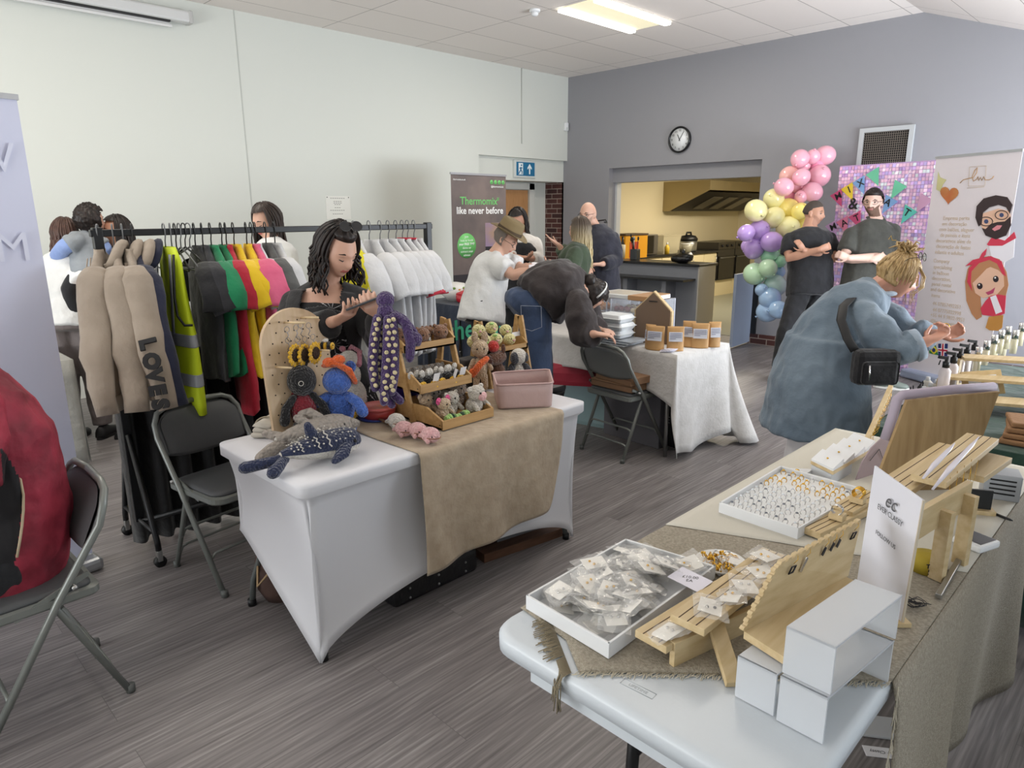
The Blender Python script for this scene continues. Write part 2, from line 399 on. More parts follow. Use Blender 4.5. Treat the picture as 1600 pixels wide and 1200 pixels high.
# ceiling lamp panels
LIT = mat('lamp_diffuser','#fff6e0',0.5,emit=('#fff3d8',1.6));TUBE = mat('lamp_tube','#ffffff',0.5,emit=('#fffaf0',5.0));LOUV = mat('lamp_tray','#e8e0c0',0.5,emit=('#f4ebc8',0.55))
def lamp(x0,y0,x1,y1,zf,label):
 t = thing('ceiling_light',label,'ceiling light',((x0+x1)/2,(y0+y1)/2,zf))
 mb = MB();mb.box((x0,y0,zf-0.008),(x1,y1,zf+0.0),0);mb.build('tray',LOUV,t)
 for xx in (x0+0.045,x1-0.045):
  mb = MB();mb.box((xx-0.04,y0,zf-0.035),(xx+0.04,y1,zf-0.008),0.008);mb.build('lamp_tube',TUBE,t)
lamp(-4.99,5.64,-4.45,6.86,ZC,'lit rectangular recessed ceiling light with two bright tubes')
# smoke detector
t = thing('smoke_detector','small round white smoke detector on the ceiling left of the lit panel','smoke detector',(-5.16,5.5,ZC))
mb = MB();mb.lathe([(0.055,ZC),(0.055,ZC-0.018),(0.045,ZC-0.024)],(-5.16,5.5,0),20);mb.build('base',PLAST_W,t)
mb = MB();mb.lathe([(0.036,ZC-0.024),(0.034,ZC-0.05),(0.02,ZC-0.06)],(-5.16,5.5,0),20);mb.build('sensor',PLAST_W,t)
# projector screen
t = thing('projector_screen','rolled-up white projector screen housing high on the left wall','projector screen',(XL+0.08,1.9,3.4))
mb = MB();mb.box((XL+0.01,-0.2,3.40),(XL+0.13,2.88,3.50),0.02);mb.build('housing',mat('screen_housing','#cfd0cf',0.4),t)
mb = MB();mb.box((XL+0.012,2.86,3.395),(XL+0.135,2.90,3.505),0.01);mb.build('end_cap',mat('screen_cap','#b6b6b4',0.4),t)
mb = MB();mb.box((XL+0.05,0.0,3.385),(XL+0.10,2.70,3.40));mb.build('slot',BLACKP,t)
mb = MB();mb.box((XL+0.045,0.0,3.345),(XL+0.075,2.72,3.372),0.006);mb.box((XL+0.058,0.0,3.37),(XL+0.062,2.7,3.40));mb.build('bottom_bar',mat('screen_bar','#d9d9d8',0.4),t)
# exit sign
t = thing('exit_sign','blue and white emergency exit sign with running figure and arrow above the door','exit sign',(XL-0.07,7.55,2.28))
mb = MB();mb.box((XL-0.075,7.32,2.16),(XL-0.035,7.77,2.40),0.004);mb.build('frame',mat('sign_frame','#cdd2cf',0.4),t)
SB = mat('sign_blue','#1d6a93',0.4);SW = mat('sign_white','#e6eef0',0.4)
mb = MB();mb.box((XL-0.035,7.36,2.185),(XL-0.031,7.74,2.375));mb.build('sign_panel',SB,t)
xs = XL-0.030
mb = MB();mb.box((xs,7.40,2.20),(xs+0.002,7.49,2.36));mb.build('pictogram_door',SW,t)
mb = MB()
for a,bb,r in (((7.445,2.30),(7.44,2.265),0.012),((7.44,2.265),(7.415,2.235),0.008),((7.415,2.235),(7.40,2.21),0.007),((7.44,2.265),(7.47,2.24),0.008),((7.47,2.24),(7.465,2.205),0.007),((7.445,2.30),(7.475,2.29),0.006),((7.445,2.30),(7.415,2.285),0.006)):
 mb.tube([(xs+0.003,*a),(xs+0.003,*bb)],r,6)
mb.sphere((xs+0.003,7.455,2.33),0.012,8,6);mb.build('running_figure',SB,t)
mb = MB();ya = 7.63
mb.prism([(xs,ya-0.012,2.21),(xs,ya+0.012,2.21),(xs,ya+0.012,2.30),(xs,ya+0.045,2.275),(xs,ya+0.045,2.30),(xs,ya,2.355),(xs,ya-0.045,2.30),(xs,ya-0.045,2.275),(xs,ya-0.012,2.30)],0.002,(1,0,0));mb.build('arrow',SW,t)
# alarm sensor on the corner
t = thing('alarm_sensor','small white motion sensor high in the corner of the hall','motion sensor',(XL+0.03,YB-0.05,2.92))
mb = MB();mb.box((XL+0.0,YB-0.10,2.86),(XL+0.05,YB-0.03,2.98),0.012);mb.build('housing',PLAST_W,t)
mb = MB();mb.box((XL+0.048,YB-0.09,2.87),(XL+0.056,YB-0.04,2.91),0.003);mb.build('lens',mat('sensor_lens','#cfd4d2',0.3),t)
# notice
t = thing('paper_notice','white paper notice pinned to the left wall above the clothes rail','notice',(XL,4.39,1.72))
mb = MB();mb.box((XL+0.001,4.23,1.60),(XL+0.004,4.55,1.86));mb.build('sheet',mat('notice_paper','#e2e2db',0.8),t)
mb = MB()
for i,(z,wd) in enumerate(((1.835,0.2),(1.80,0.12),(1.782,0.12),(1.765,0.10),(1.73,0.10),(1.70,0.22),(1.66,0.16))):
 for k in range(int(wd/0.028)): y = 4.39-wd/2+k*0.028;mb.box((XL+0.004,y,z-0.0035),(XL+0.0045,y+0.02,z+0.0035))
mb.build('print',mat('notice_print','#8f8e88',0.8),t)
for k,(y,z) in enumerate(((4.25,1.845),(4.53,1.845))):
 mb = MB();mb.sphere((XL+0.005,y,z),0.006,8,6);mb.build('pin',BLACKP,t)
# clock
cx,cz = -5.252,2.594
t = thing('wall_clock','round black-rimmed white wall clock above the kitchen hatch','clock',(cx,YB,cz))
def disc(mb,c,r,y0,y1,seg=40):
 mb.tube([(c[0],y0,c[1]),(c[0],y1,c[1])],r,seg)
mb = MB();mb.loft([[(cx+r*math.cos(a),y,cz+r*math.sin(a)) for a in [2*PI*k/48 for k in range(48)]] for (r,y) in ((0.165,YB-0.002),(0.170,YB-0.03),(0.163,YB-0.045),(0.148,YB-0.045),(0.143,YB-0.022))],cap=False);mb.build('rim',mat('clock_rim','#141518',0.25),t)
mb = MB();disc(mb,(cx,cz),0.148,YB-0.022,YB-0.018);mb.build('dial',mat('clock_dial','#e8ebee',0.35),t)
for k in range(1,13):
 a = PI/2-k*PI/6
 text(str(k),0.040,frame((cx+0.118*math.cos(a),YB-0.0235,cz+0.118*math.sin(a)),(1,0,0),(0,0,1)),INK,t,'numeral')
for nm,h,ln,wd in (('minute_hand',1.05,0.115,0.007),('hour_hand',11.12,0.075,0.009)):
 a = PI/2-h*PI/6;dv = V((math.cos(a),0,math.sin(a)));c0 = V((cx,YB-0.026,cz));mb = MB();mb.bar(c0-dv*0.02,c0+dv*ln,wd,0.002,(0,1,0));mb.build(nm,INK,t)
# vent grille
t = thing('vent_grille','square dark mesh vent grille in a pale frame high on the grey wall','vent',(-2.69,YB,2.3))
FR = mat('vent_frame','#b4b8ba',0.5)
mb = MB();x0,x1,z0,z1 = -2.962,-2.419,1.93,2.535
for a in ((x0,z0,x0+0.045,z1),(x1-0.045,z0,x1,z1),(x0+0.045,z1-0.045,x1-0.045,z1),(x0+0.045,z0,x1-0.045,z0+0.045)): mb.box((a[0],YB-0.045,a[1]),(a[2],YB-0.002,a[3]))
mb.build('frame',FR,t)
mb = MB();mb.box((x0+0.045,YB-0.008,z0+0.045),(x1-0.045,YB-0.003,z1-0.045));mb.build('backing',mat('vent_dark','#1e1a18',0.9),t)
mb = MB();n = 22
for i in range(n):
 u = x0+0.05+(x1-x0-0.1)*i/(n-1);mb.box((u-0.002,YB-0.03,z0+0.045),(u+0.002,YB-0.026,z1-0.045))
 u = z0+0.05+(z1-z0-0.1)*i/(n-1);mb.box((x0+0.045,YB-0.03,u-0.002),(x1-0.045,YB-0.026,u+0.002))
mb.build('mesh_grille',mat('vent_mesh','#7d756c',0.5),t)
# ------------------------------------------------------------------ kitchen hatch
t = thing('serving_counter','grey kitchen serving counter with black worktop under the hatch','counter',(-5.6,YB,0))
cx1 = -4.887
LAM = mat('black_laminate','#1c1c1e',0.3)
mb = MB();mb.box((ox0,YB+0.03,0.0),(cx1,YB+0.46,0.935));mb.build('body',mat('counter_grey','#80838a',0.6),t)
mb = MB();mb.box((cx1,YB+0.02,0.0),(cx1+0.02,YB+0.46,0.935));mb.build('end_panel',mat('end_panel_beige','#b5b1a6',0.5),t)
mb = MB();mb.box((ox0+0.02,YB-0.005,0.935),(cx1+0.03,YB+0.50,0.968),0.004);mb.build('worktop',LAM,t)
mb = MB();mb.box((ox0-0.03,YB-0.30,0.745),(cx1-0.03,YB+0.02,0.775),0.004);mb.build('lower_shelf',LAM,t)
for x in (-5.95,-5.30): mb = MB();mb.box((x,YB-0.22,0.0),(x+0.07,YB+0.03,0.745));mb.build('bracket',mat('counter_grey',''),t)
# gate leaf
t = thing('half_height_gate','pale blue-grey half-height gate leaf standing open beside the hatch','gate',(-4.06,YB,0))
mb = MB();mb.bar((-4.075,YB-0.02,0.47),(-4.04,7.88,0.47),0.035,0.90);mb.build('leaf',mat('gate_blue','#94a0b4',0.5),t)
mb = MB();mb.box((-4.085,YB-0.03,0.02),(-3.99,YB-0.005,0.90));mb.build('hinge_strip',BLACKP,t)
# kitchen run along its left wall
XF = -6.95
CR = mat('cream_door','#ddd0ab',0.45)
t = thing('kitchen_base_units','cream kitchen base cabinets with black worktop along the kitchen wall','cabinet',(XF-0.3,10.4,0))
mb = MB();mb.box((-7.6,8.75,0.1),(XF-0.02,12.72,0.88));mb.box((-7.6,8.75,0.0),(XF-0.06,12.72,0.1));mb.build('body',CR,t)
mb = MB();mb.box((-7.6,8.75,0.88),(XF+0.02,12.74,0.92),0.004);mb.build('worktop',LAM,t)
for k in range(8):
 y = 8.8+k*0.49;mb = MB();mb.box((XF-0.02,y,0.12),(XF,y+0.475,0.86),0.003);dd = mb.build('door',CR,t)
 mb = MB();yy = y+(0.42 if k % 2 == 1 else 0.05);mb.tube([(XF,yy,0.70),(XF+0.03,yy,0.70),(XF+0.03,yy,0.80),(XF,yy,0.80)],0.006,6);mb.build('handle',STEEL,dd)
def oven(y0,label):
 t = thing('oven_range',label,'oven',(XF-0.3,y0+0.35,0))
 mb = MB();mb.box((-7.6,y0,0.32),(XF,y0+0.68,0.93),0.005);mb.build('body',mat('oven_dark','#1b1a1a',0.3),t)
 mb = MB();mb.box((-7.6,y0,0.0),(XF-0.03,y0+0.68,0.32));mb.build('plinth',CR,t)
 mb = MB();mb.box((XF,y0+0.03,0.34),(XF+0.02,y0+0.65,0.80),0.004);mb.build('oven_door',mat('oven_glass','#0d0c0c',0.12),t)
 mb = MB();mb.tube([(XF+0.02,y0+0.06,0.77),(XF+0.055,y0+0.06,0.77),(XF+0.055,y0+0.62,0.77),(XF+0.02,y0+0.62,0.77)],0.008,6);mb.build('handle',STEEL,t)
 mb = MB();mb.box((-7.6,y0,0.93),(XF+0.01,y0+0.68,1.07),0.005);mb.build('hob',mat('hob_steel','#4a4742',0.35,metal=0.7),t)
 for k in range(3):
  mb = MB();mb.cyl((XF+0.01,y0+0.14+k*0.2,1.0),(XF+0.04,y0+0.14+k*0.2,1.0),0.025);mb.build('knob',BLACKP,t)
oven(12.75,'black oven with steel hob, nearest the cream cabinets');oven(13.46,'black oven with steel hob beside the end wall, half hidden')
t = thing('extractor_hood','large stainless steel extractor hood over the kitchen ovens','extractor hood',(-7.2,12.8,1.7))
HS = mat('hood_steel','#a59878',0.35,metal=0.85)
prof = [(-7.6,1.68),(-6.93,1.68),(-6.78,2.08),(-6.78,2.2),(-7.6,2.2)]
y0,y1 = 11.7,14.5
mb = MB();mb.prism([(x,y0,z) for x,z in [(-7.6,1.68),(-7.45,1.68),(-6.62,2.05),(-6.62,2.22),(-7.6,2.22)]],0.03,(0,1,0));mb.build('side_panel',HS,t)
mb = MB();mb.box((-6.65,y0+0.03,2.05),(-6.62,y1,2.22));mb.box((-7.6,y0+0.03,2.19),(-6.65,y1,2.22));mb.build('front_panel',HS,t)
mb = MB();mb.prism([(-7.45,y0+0.03,1.70),(-7.42,y0+0.03,1.68),(-6.70,y0+0.03,2.02),(-6.72,y0+0.03,2.05)],y1-y0-0.03,(0,1,0));mb.build('filters',mat('hood_filter','#2b2622',0.5,metal=0.5),t)
for k in range(3):
 mb = MB();y = 12.3+k*0.6;mb.prism([(-7.3,y,1.735),(-7.29,y,1.72),(-6.85,y,1.93),(-6.86,y,1.945)],0.34,(0,1,0));mb.build('filter_plate',mat('filter_plate','#7d776a',0.4,metal=0.6),t)
# things on the kitchen worktops
ZW = 0.968;ZK = 0.92
def onK(px,py,z=ZK): p = G(px,py,z);return p
t = thing('microwave_oven','steel microwave oven on the kitchen worktop','microwave',(-7.3,10.65,ZK))
p = V((-7.25,10.55,ZK))
mb = MB();mb.box((-7.5,10.2,ZK+0.01),(-7.05,10.75,ZK+0.36),0.01);mb.build('body',mat('mw_steel','#8e8a82',0.35,metal=0.6),t)
mb = MB();mb.box((-7.05,10.22,ZK+0.03),(-7.04,10.60,ZK+0.34),0.003);mb.build('door',mat('oven_glass',''),t)
mb = MB();mb.box((-7.05,10.62,ZK+0.03),(-7.043,10.74,ZK+0.34));mb.build('control_panel',mat('panel_grey','#55524c',0.4),t)
t = thing('yellow_carton','yellow and orange printed carton on the kitchen worktop','box',(-6.95,9.6,ZK))
mb = MB();mb.box((-7.05,9.35,ZK),(-6.75,9.98,ZK+0.37),0.003);mb.build('carton',mat('carton_yellow','#d99a1c',0.5),t)
mb = MB();mb.box((-6.75,9.47,ZK+0.02),(-6.747,9.72,ZK+0.27));mb.build('printed_figure',mat('carton_red','#b3402a',0.5),t)
mb = MB();mb.box((-7.06,9.34,ZK+0.37),(-6.74,9.99,ZK+0.40),0.004);mb.build('lid',mat('carton_brown','#4b3a26',0.6),t)
t = thing('storage_tub','clear plastic tub behind the multicooker on the kitchen worktop','tub',(-7.25,11.2,ZK))
mb = MB();mb.loft([[(-7.25+a*sx,11.2+a2*sy,z) for a,a2 in ((-1,-1),(1,-1),(1,1),(-1,1))] for sx,sy,z in ((0.18,0.24,ZK),(0.22,0.3,ZK+0.32))],sm=False);mb.build('tub',mat('tub_plastic','#d8d0b4',0.3,alpha=0.45),t)
mb = MB();mb.box((-7.48,10.89,ZK+0.32),(-7.02,11.51,ZK+0.335),0.004);mb.build('rim',mat('tub_plastic',''),t)
t = thing('multicooker','round steel pressure multicooker with black domed lid','multicooker',(-7.15,11.95,ZK))
mb = MB();mb.lathe([(0.15,ZK),(0.165,ZK+0.03),(0.165,ZK+0.21)],(-7.15,11.95,0));mb.build('body',STEEL,t)
mb = MB();mb.lathe([(0.172,ZK+0.21),(0.172,ZK+0.25),(0.13,ZK+0.30),(0.03,ZK+0.32)],(-7.15,11.95,0));mb.build('lid',BLACKP,t)
mb = MB();mb.tube([(-7.15,11.86,ZK+0.30),(-7.15,11.88,ZK+0.36),(-7.15,12.02,ZK+0.36),(-7.15,12.04,ZK+0.30)],0.018,8);mb.build('lid_handle',BLACKP,t)
t = thing('cleaning_bottle','small yellow plastic bottle beside the microwave','bottle',(-7.0,10.95,ZK))
mb = MB();mb.lathe([(0.04,ZK),(0.045,ZK+0.12),(0.02,ZK+0.17)],(-6.98,10.95,0),12);mb.build('bottle',mat('bottle_yellow','#d6b43a',0.4),t)
mb = MB();mb.lathe([(0.018,ZK+0.17),(0.015,ZK+0.21)],(-6.98,10.95,0),10);mb.build('cap',PLAST_W,t)
t = thing('mixing_jug','clear plastic jug on the kitchen worktop in front of the multicooker','jug',(-6.98,11.55,ZK))
mb = MB();mb.lathe([(0.08,ZK),(0.11,ZK+0.16)],(-6.98,11.62,0),18);mb.build('jug',mat('jug_plastic','#bdb9a8',0.3,alpha=0.6),t)
mb = MB();mb.lathe([(0.113,ZK+0.155),(0.113,ZK+0.17)],(-6.98,11.62,0),18);mb.build('rim',PLAST_W,t)
# things on the serving worktop
p = G(992,406,ZW)
t = thing('utensil_holder','dark grey utensil pot full of whisks and spoons on the serving counter','utensil holder',p)
mb = MB();mb.box(p+V((-0.06,-0.05,0)),p+V((0.06,0.05,0.16)),0.01);mb.build('pot',mat('pot_grey','#3c4042',0.4),t)
for k in range(9):
 a = V((jit(0.04),jit(0.03),0.1));bt = V((a.x*2.2+jit(0.02),a.y*2,0.27+random.random()*0.09));mb = MB();mb.tube([p+a,p+bt],0.0045,6)
 mb.sphere(p+bt,(0.016,0.012,0.03),8,6);mb.build('utensil',random.choice((STEEL,STEEL,BLACKP)),t)
p = G(972,403,ZW)
t = thing('wine_bottle','dark bottle with white label at the left end of the serving counter','bottle',p)
mb = MB();mb.lathe([(0.04,0),(0.042,0.18),(0.016,0.26),(0.016,0.33)],p,14);mb.build('bottle',mat('bottle_dark','#14151a',0.2),t)
mb = MB();mb.lathe([(0.0,0.0),(0.05,0.0),(0.055,0.20),(0.02,0.21)],p+V((0.0,-0.01,0)),14);mb.build('label_sleeve',mat('label_white','#d8d4c4',0.6),t)
p = G(1065,411,ZW)
mb = MB();mb.sphere((0,0,0.06),(0.16,0.13,0.065),24,12);mb.sphere((0.07,0,0.09),(0.10,0.09,0.055),18,10);mb.sphere((0.02,0,0.15),(0.03,0.03,0.04))
for v in mb.bm.verts: v.co += V((0,0,1))*noise.noise(v.co*18)*0.02
for v in mb.bm.verts: v.co.z = max(v.co.z,0)
o = mb.build('black_bag',mat('bag_black','#111113',0.35,bump=('noise',30,0.8)));o.location = p;tag(o,'small knotted black bag lying on the serving counter','bag')
# ================================================================== PEOPLE
def head_pt(u,infl=0.0,jaw=1.0):
 """u: unit direction in head space (x right, y front, z up) -> point on the head surface"""
 ux,uy,uz = u
 x,y,z = 0.076*ux,0.095*uy,0.118*uz
 if uz < 0:
  t = (-uz)**1.15
  x *= 1-0.30*t/jaw
  y = y*(1-0.50*t) if uy < 0 else y*(1+0.02*t)
  y += 0.012*t
 else:
  if uy < 0: y *= 1.06
 if uy > 0:
  fr = uy
  y += fr*(0.024*math.exp(-((x/0.011)**2+((z+0.024)/0.017)**2)) + 0.012*math.exp(-((x/0.008)**2+((z+0.004)/0.02)**2)))
  y += fr*0.006*math.exp(-((z-0.024)/0.011)**2)
  y -= fr*0.011*math.exp(-(((abs(x)-0.031)/0.017)**2+((z-0.004)/0.012)**2))
  y += fr*0.008*math.exp(-((x/0.024)**2+((z+0.056)/0.009)**2))
  y -= fr*0.004*math.exp(-((x/0.02)**2+((z+0.072)/0.007)**2))
  y += fr*0.010*math.exp(-((x/0.022)**2+((z+0.096)/0.016)**2))
 if infl:
  n = V((ux/0.076,uy/0.095,uz/0.118)).normalized();return V((x,y,z))+n*infl
 return V((x,y,z))
def sph(i,j,nu,nv):
 th = PI*j/nv;ph = 2*PI*i/nu
 return (math.sin(th)*math.cos(ph),math.sin(th)*math.sin(ph),math.cos(th))
def basis(f,up=(0,0,1)):
 f = V(f).normalized();r = f.cross(V(up)).normalized();u = r.cross(f)
 return Matrix((r,f,u)).transposed().to_4x4()
def headM(c,f,up=(0,0,1),s=1.0):
 M = basis(f,up) @ Matrix.Diagonal((s,s,s,1));M.translation = V(c);return M
def add_head(mb,HM,jaw=1.0,nu=56,nv=44):
 old = mb.M;mb.M = HM
 mb.loft([[head_pt(sph(i,j,nu,nv),0,jaw) for i in range(nu)] for j in ([0.02]+list(range(1,nv))+[nv-0.02])])
 for sx in (-1,1):
  mb.sphere((sx*0.078,-0.008,-0.006),(0.007,0.017,0.030),10,8,Matrix.Rotation(-sx*0.35,3,'Z'))
  mb.tube([(sx*0.080,0.004,-0.030),(sx*0.086,-0.016,-0.012),(sx*0.088,-0.020,0.008),(sx*0.083,-0.004,0.024)],0.005,6,rnd=True)
 mb.M = old
def add_hand(mb,w,d,n,side=1,curl=0.5,s=1.0,spread=0.12,thumb=0.9,point=None):
 """w wrist, d finger direction, n palm normal (side the fingers curl to), side +1: thumb on the d x n side"""
 d = V(d).normalized();n = V(n);n = (n-d*n.dot(d)).normalized();t = d.cross(n)*side
 w = V(w);L = 0.092*s
 mb.loft([[w+d*(L*u)+t*(a*math.cos(q))+n*(bb*math.sin(q)) for q in [2*PI*k/12 for k in range(12)]] for u,a,bb in ((-0.15,0.020*s,0.016*s),(0.0,0.027*s,0.019*s),(0.35,0.036*s,0.018*s),(0.8,0.040*s,0.015*s),(1.02,0.037*s,0.011*s))])
 for k,(off,ln) in enumerate(((0.028,0.070),(0.0095,0.078),(-0.0095,0.073),(-0.028,0.057))):
  c = curl[k] if hasattr(curl,'__len__') else curl
  dd = (d+t*(off/0.028*spread)).normalized();p = w+d*(L*0.92)+t*off*s;pts = [w+d*(L*0.55)+t*off*0.9*s,p];a = 0.25*c
  for q in range(3):
   a += c*(0.55,0.75,0.5)[q];v = dd*math.cos(a)+n*math.sin(a);p = p+v*(ln*s*(0.46,0.31,0.23)[q]);pts.append(p)
  mb.tube(pts,[0.0085*s,0.0088*s,0.0082*s,0.0076*s,0.0062*s],8,rnd=True)
 p = w+d*(L*0.18)+t*0.022*s;pts = [w+d*(L*0.05)+t*0.008*s,p]
 v1 = (d*0.75+t*thumb+n*0.30).normalized();p = p+v1*0.042*s;pts.append(p)
 v2 = (d*1.0+t*thumb*0.45+n*0.45).normalized();p = p+v2*0.032*s;pts.append(p);v3 = (d+n*0.5+t*0.05).normalized();pts.append(p+v3*0.024*s)
 mb.tube(pts,[0.012*s,0.0125*s,0.0100*s,0.0092*s,0.0072*s],8,rnd=True)
def ell(c,x,y,a,b,n=20,p=2.0):
 R = []
 for k in range(n):
  q = 2*PI*k/n;cx,cy = math.cos(q),math.sin(q)
  R.append(c+x*(a*abs(cx)**(2/p)*(1 if cx > 0 else -1))+y*(b*abs(cy)**(2/p)*(1 if cy > 0 else -1)))
 return R
def lerp(a,b,t): return a+(b-a)*t
def add_torso(mb,j,prof,infl=0.0,p=2.3,t0=0.0,t1=1.0):
 """spine hip>waist>chest>neck; prof = [(t, halfwidth, halfdepth)], t in 0..3 along the four joints"""
 sp = [j['hip'],j['waist'],j['chest'],j['neck']]
 hx = (j['hR']-j['hL']).normalized();sx = (j['sR']-j['sL']).normalized()
 rings = []
 for (t,a,b) in prof:
  i = min(int(max(t,0)),2);f = t-i;c = lerp(sp[i],sp[i+1],f)
  tg = (sp[i+1]-sp[i]).normalized()
  if 0 < i and f < 0.3: tg = (tg+(sp[i]-sp[i-1]).normalized()).normalized()
  x = lerp(hx,sx,min(max(t/2,0),1));x = (x-tg*x.dot(tg)).normalized();y = tg.cross(x)
  rings.append(ell(c,x,y,a+infl,b+infl,24,p))
 mb.loft(rings)
BODY_M = [(-0.45,0.10,0.09),(-0.25,0.155,0.11),(0,0.170,0.118),(0.5,0.158,0.108),(1,0.148,0.104),(1.5,0.158,0.115),(2,0.172,0.122),(2.35,0.176,0.112),(2.65,0.155,0.085),(2.85,0.085,0.062),(3,0.058,0.058)]
BODY_F = [(-0.45,0.10,0.09),(-0.25,0.165,0.12),(0,0.178,0.122),(0.5,0.150,0.105),(1,0.132,0.098),(1.5,0.142,0.120),(2,0.152,0.135),(2.35,0.155,0.108),(2.65,0.140,0.078),(2.85,0.075,0.055),(3,0.050,0.050)]
def sc_prof(prof,k,kd=None): return [(t,a*k,b*(kd or k)) for t,a,b in prof]
def stand(base,face,h=1.75,sw=0.185,lean=0.0):
 """default standing joints; face = horizontal direction the person faces"""
 s = h/1.75;M = basis((face[0],face[1],0));M.translation = V(base)
 loc = dict(hip=(0,0,.97),waist=(0,0.0,1.11),chest=(0,0.0,1.31),neck=(0,-0.01,1.49),head=(0,0.025,1.635),
   sL=(-sw,-0.005,1.435),sR=(sw,-0.005,1.435),eL=(-.25,-0.03,1.15),eR=(.25,-0.03,1.15),wL=(-.25,.06,.92),wR=(.25,.06,.92),
   hL=(-.082,0,.93),hR=(.082,0,.93),kL=(-.10,.02,.50),kR=(.10,.02,.50),aL=(-.11,-0.02,.09),aR=(.11,-0.02,.09))
 j = {k: M @ (V(v)*s) for k,v in loc.items()}
 j['f'] = V((face[0],face[1],0)).normalized();j['s'] = s;return j
def wrinkle(amp=0.006,sc=9.0,seed=0.0):
 o = V((seed,seed*1.7,seed*0.3))
 def f(co):
  q = co*sc+o;a = noise.noise(V((q.x,q.y,q.z*0.55)));b = noise.noise(V((q.x*2.3,q.y*2.3,q.z*1.6)))
  return amp*(1-2*abs(a))*0.8 + amp*0.5*b
 return f
def skinmat(name,c): return mat(name,c,0.5,sub=0.12,bump=('noise',120,0.05,0.002))
def person(name,label,j,skin,prof=BODY_M,hf=None,hup=(0,0,1),arms=True,legs=True,hands=None,vox=0.0065,jaw=1.0,k=1.0,lip=None,beard=None,feet=False,base=None,armr=1.0,hs=1.0,brow='#2a1c16',eyes='open',neckr=1.0):
 """one continuous skin; returns root, head matrix"""
 s = j.get('s',1.0);b0 = base or (j['aL']+j['aR'])/2
 for q in 'LR': j['s'+q] = j['s'+q]-V((0,0,0.028*s))
 root = thing(name,label,'person',(b0[0],b0[1],0.0 if base is None else base[2]))
 HM = headM(j['head'],hf or j['f'],hup,s*hs)
 mb = MB();add_torso(mb,j,sc_prof(prof,s*k));add_head(mb,HM,jaw)
 mb.tube([lerp(j['chest'],j['neck'],0.7),j['neck'],lerp(j['neck'],j['head'],0.5),lerp(j['neck'],j['head'],0.85)],[0.062*s*neckr,0.058*s*neckr,0.054*s*neckr,0.052*s*neckr],14)
 for q in 'LR':
  if arms:
   S,E,W = j['s'+q],j['e'+q],j['w'+q]
   c = lerp(j['chest'],j['neck'],0.55);tr = lerp(j['chest'],j['neck'],0.86)
   mb.tube([tr,lerp(tr,S,0.5)-V((0,0,0.008)),S-V((0,0,0.006))],[v*s for v in (0.046,0.042,0.042)],12,rnd=True)
   mb.tube([lerp(c,S,0.45),S,lerp(S,E,0.35),lerp(S,E,0.75),E,lerp(E,W,0.3),lerp(E,W,0.8),W],[v*s*armr for v in (0.046,0.052,0.050,0.044,0.040,0.041,0.029,0.025)],12,rnd=True)
  if legs:
   H,K,A = j['h'+q],j['k'+q],j['a'+q]
   mb.tube([H,lerp(H,K,0.4),K,lerp(K,A,0.35),A],[v*s for v in (0.088,0.075,0.055,0.055,0.036)],14,rnd=True)
   if feet: mb.tube([A,A+j['f']*0.07-V((0,0,0.05)),A+j['f']*0.15-V((0,0,0.06))],[0.035,0.035,0.028],10,rnd=True)
 hands = list(hands or [])
 for q,sd_ in (('L',1),('R',-1)):
  if arms and not any((h['w']-j['w'+q]).length < 0.02 for h in hands):
   dd = (j['w'+q]-j['e'+q]).normalized();sx_ = (j['sR']-j['sL']).normalized()*(1 if q == 'L' else -1);hands.append(dict(w=j['w'+q],d=dd,n=sx_ if abs(dd.z) > 0.6 else V((0,0,-1)),side=(-sd_ if abs(dd.z) > 0.6 else -sd_),curl=0.45,s=s))
 for h in hands: add_hand(mb,**h)
 inv = HM.inverted()
 ms = [skin,mat('lip_'+skin.name,lip or '#a8625a',0.45)] + ([beard] if beard else [])
 def mf(c):
  q = inv @ c
  if abs(q.z) > 0.125 or q.y < 0.03 or abs(q.x) > 0.08: return 0
  if abs(q.x) < 0.023 and -0.066 < q.z < -0.048 and q.y > 0.07: return 1
  if beard and (q.z < -0.066 or (q.z < -0.036 and abs(q.x) < 0.03) or (abs(q.x)*0.9-q.z > 0.078 and q.z < -0.005)): return 2
  return 0
 me = remesh(mb.bm,'body',vox*s,2,mf,ms)
 link('body',me,root)
 # eyes and brows
 E1 = mat('eye_white','#b8aea6',0.25);E2 = mat('eye_iris','#2a1d16',0.2)
 for sx in (-1,1):
  mb = MB();mb.M = HM
  if eyes == 'open':
   mb.sphere((sx*0.031,0.073,0.003),(0.0115,0.010,0.0062),14,10);mb.mi = 1;mb.sphere((sx*0.031,0.0800,0.002),(0.0056,0.0050,0.0054),10,8)
   mb.tube([(sx*0.018,0.0815,0.009),(sx*0.031,0.0865,0.0115),(sx*0.045,0.0765,0.007)],[0.0012,0.0022,0.0014],6)
  else:
   mb.mi = 1;mb.tube([(sx*0.018,0.081,-0.003),(sx*0.031,0.0855,-0.006),(sx*0.046,0.0755,-0.001)],[0.0015,0.0026,0.0018],6)
  mb.build('eye',[E1,E2],root)
  mb = MB();mb.M = HM;mb.tube([(sx*0.014,0.0885,0.024),(sx*0.032,0.0865,0.030),(sx*0.050,0.072,0.024)],[0.0028,0.0036,0.0016],6,rnd=True);mb.build('eyebrow',mat('brow_'+brow,brow,0.8),root)
 return root,HM
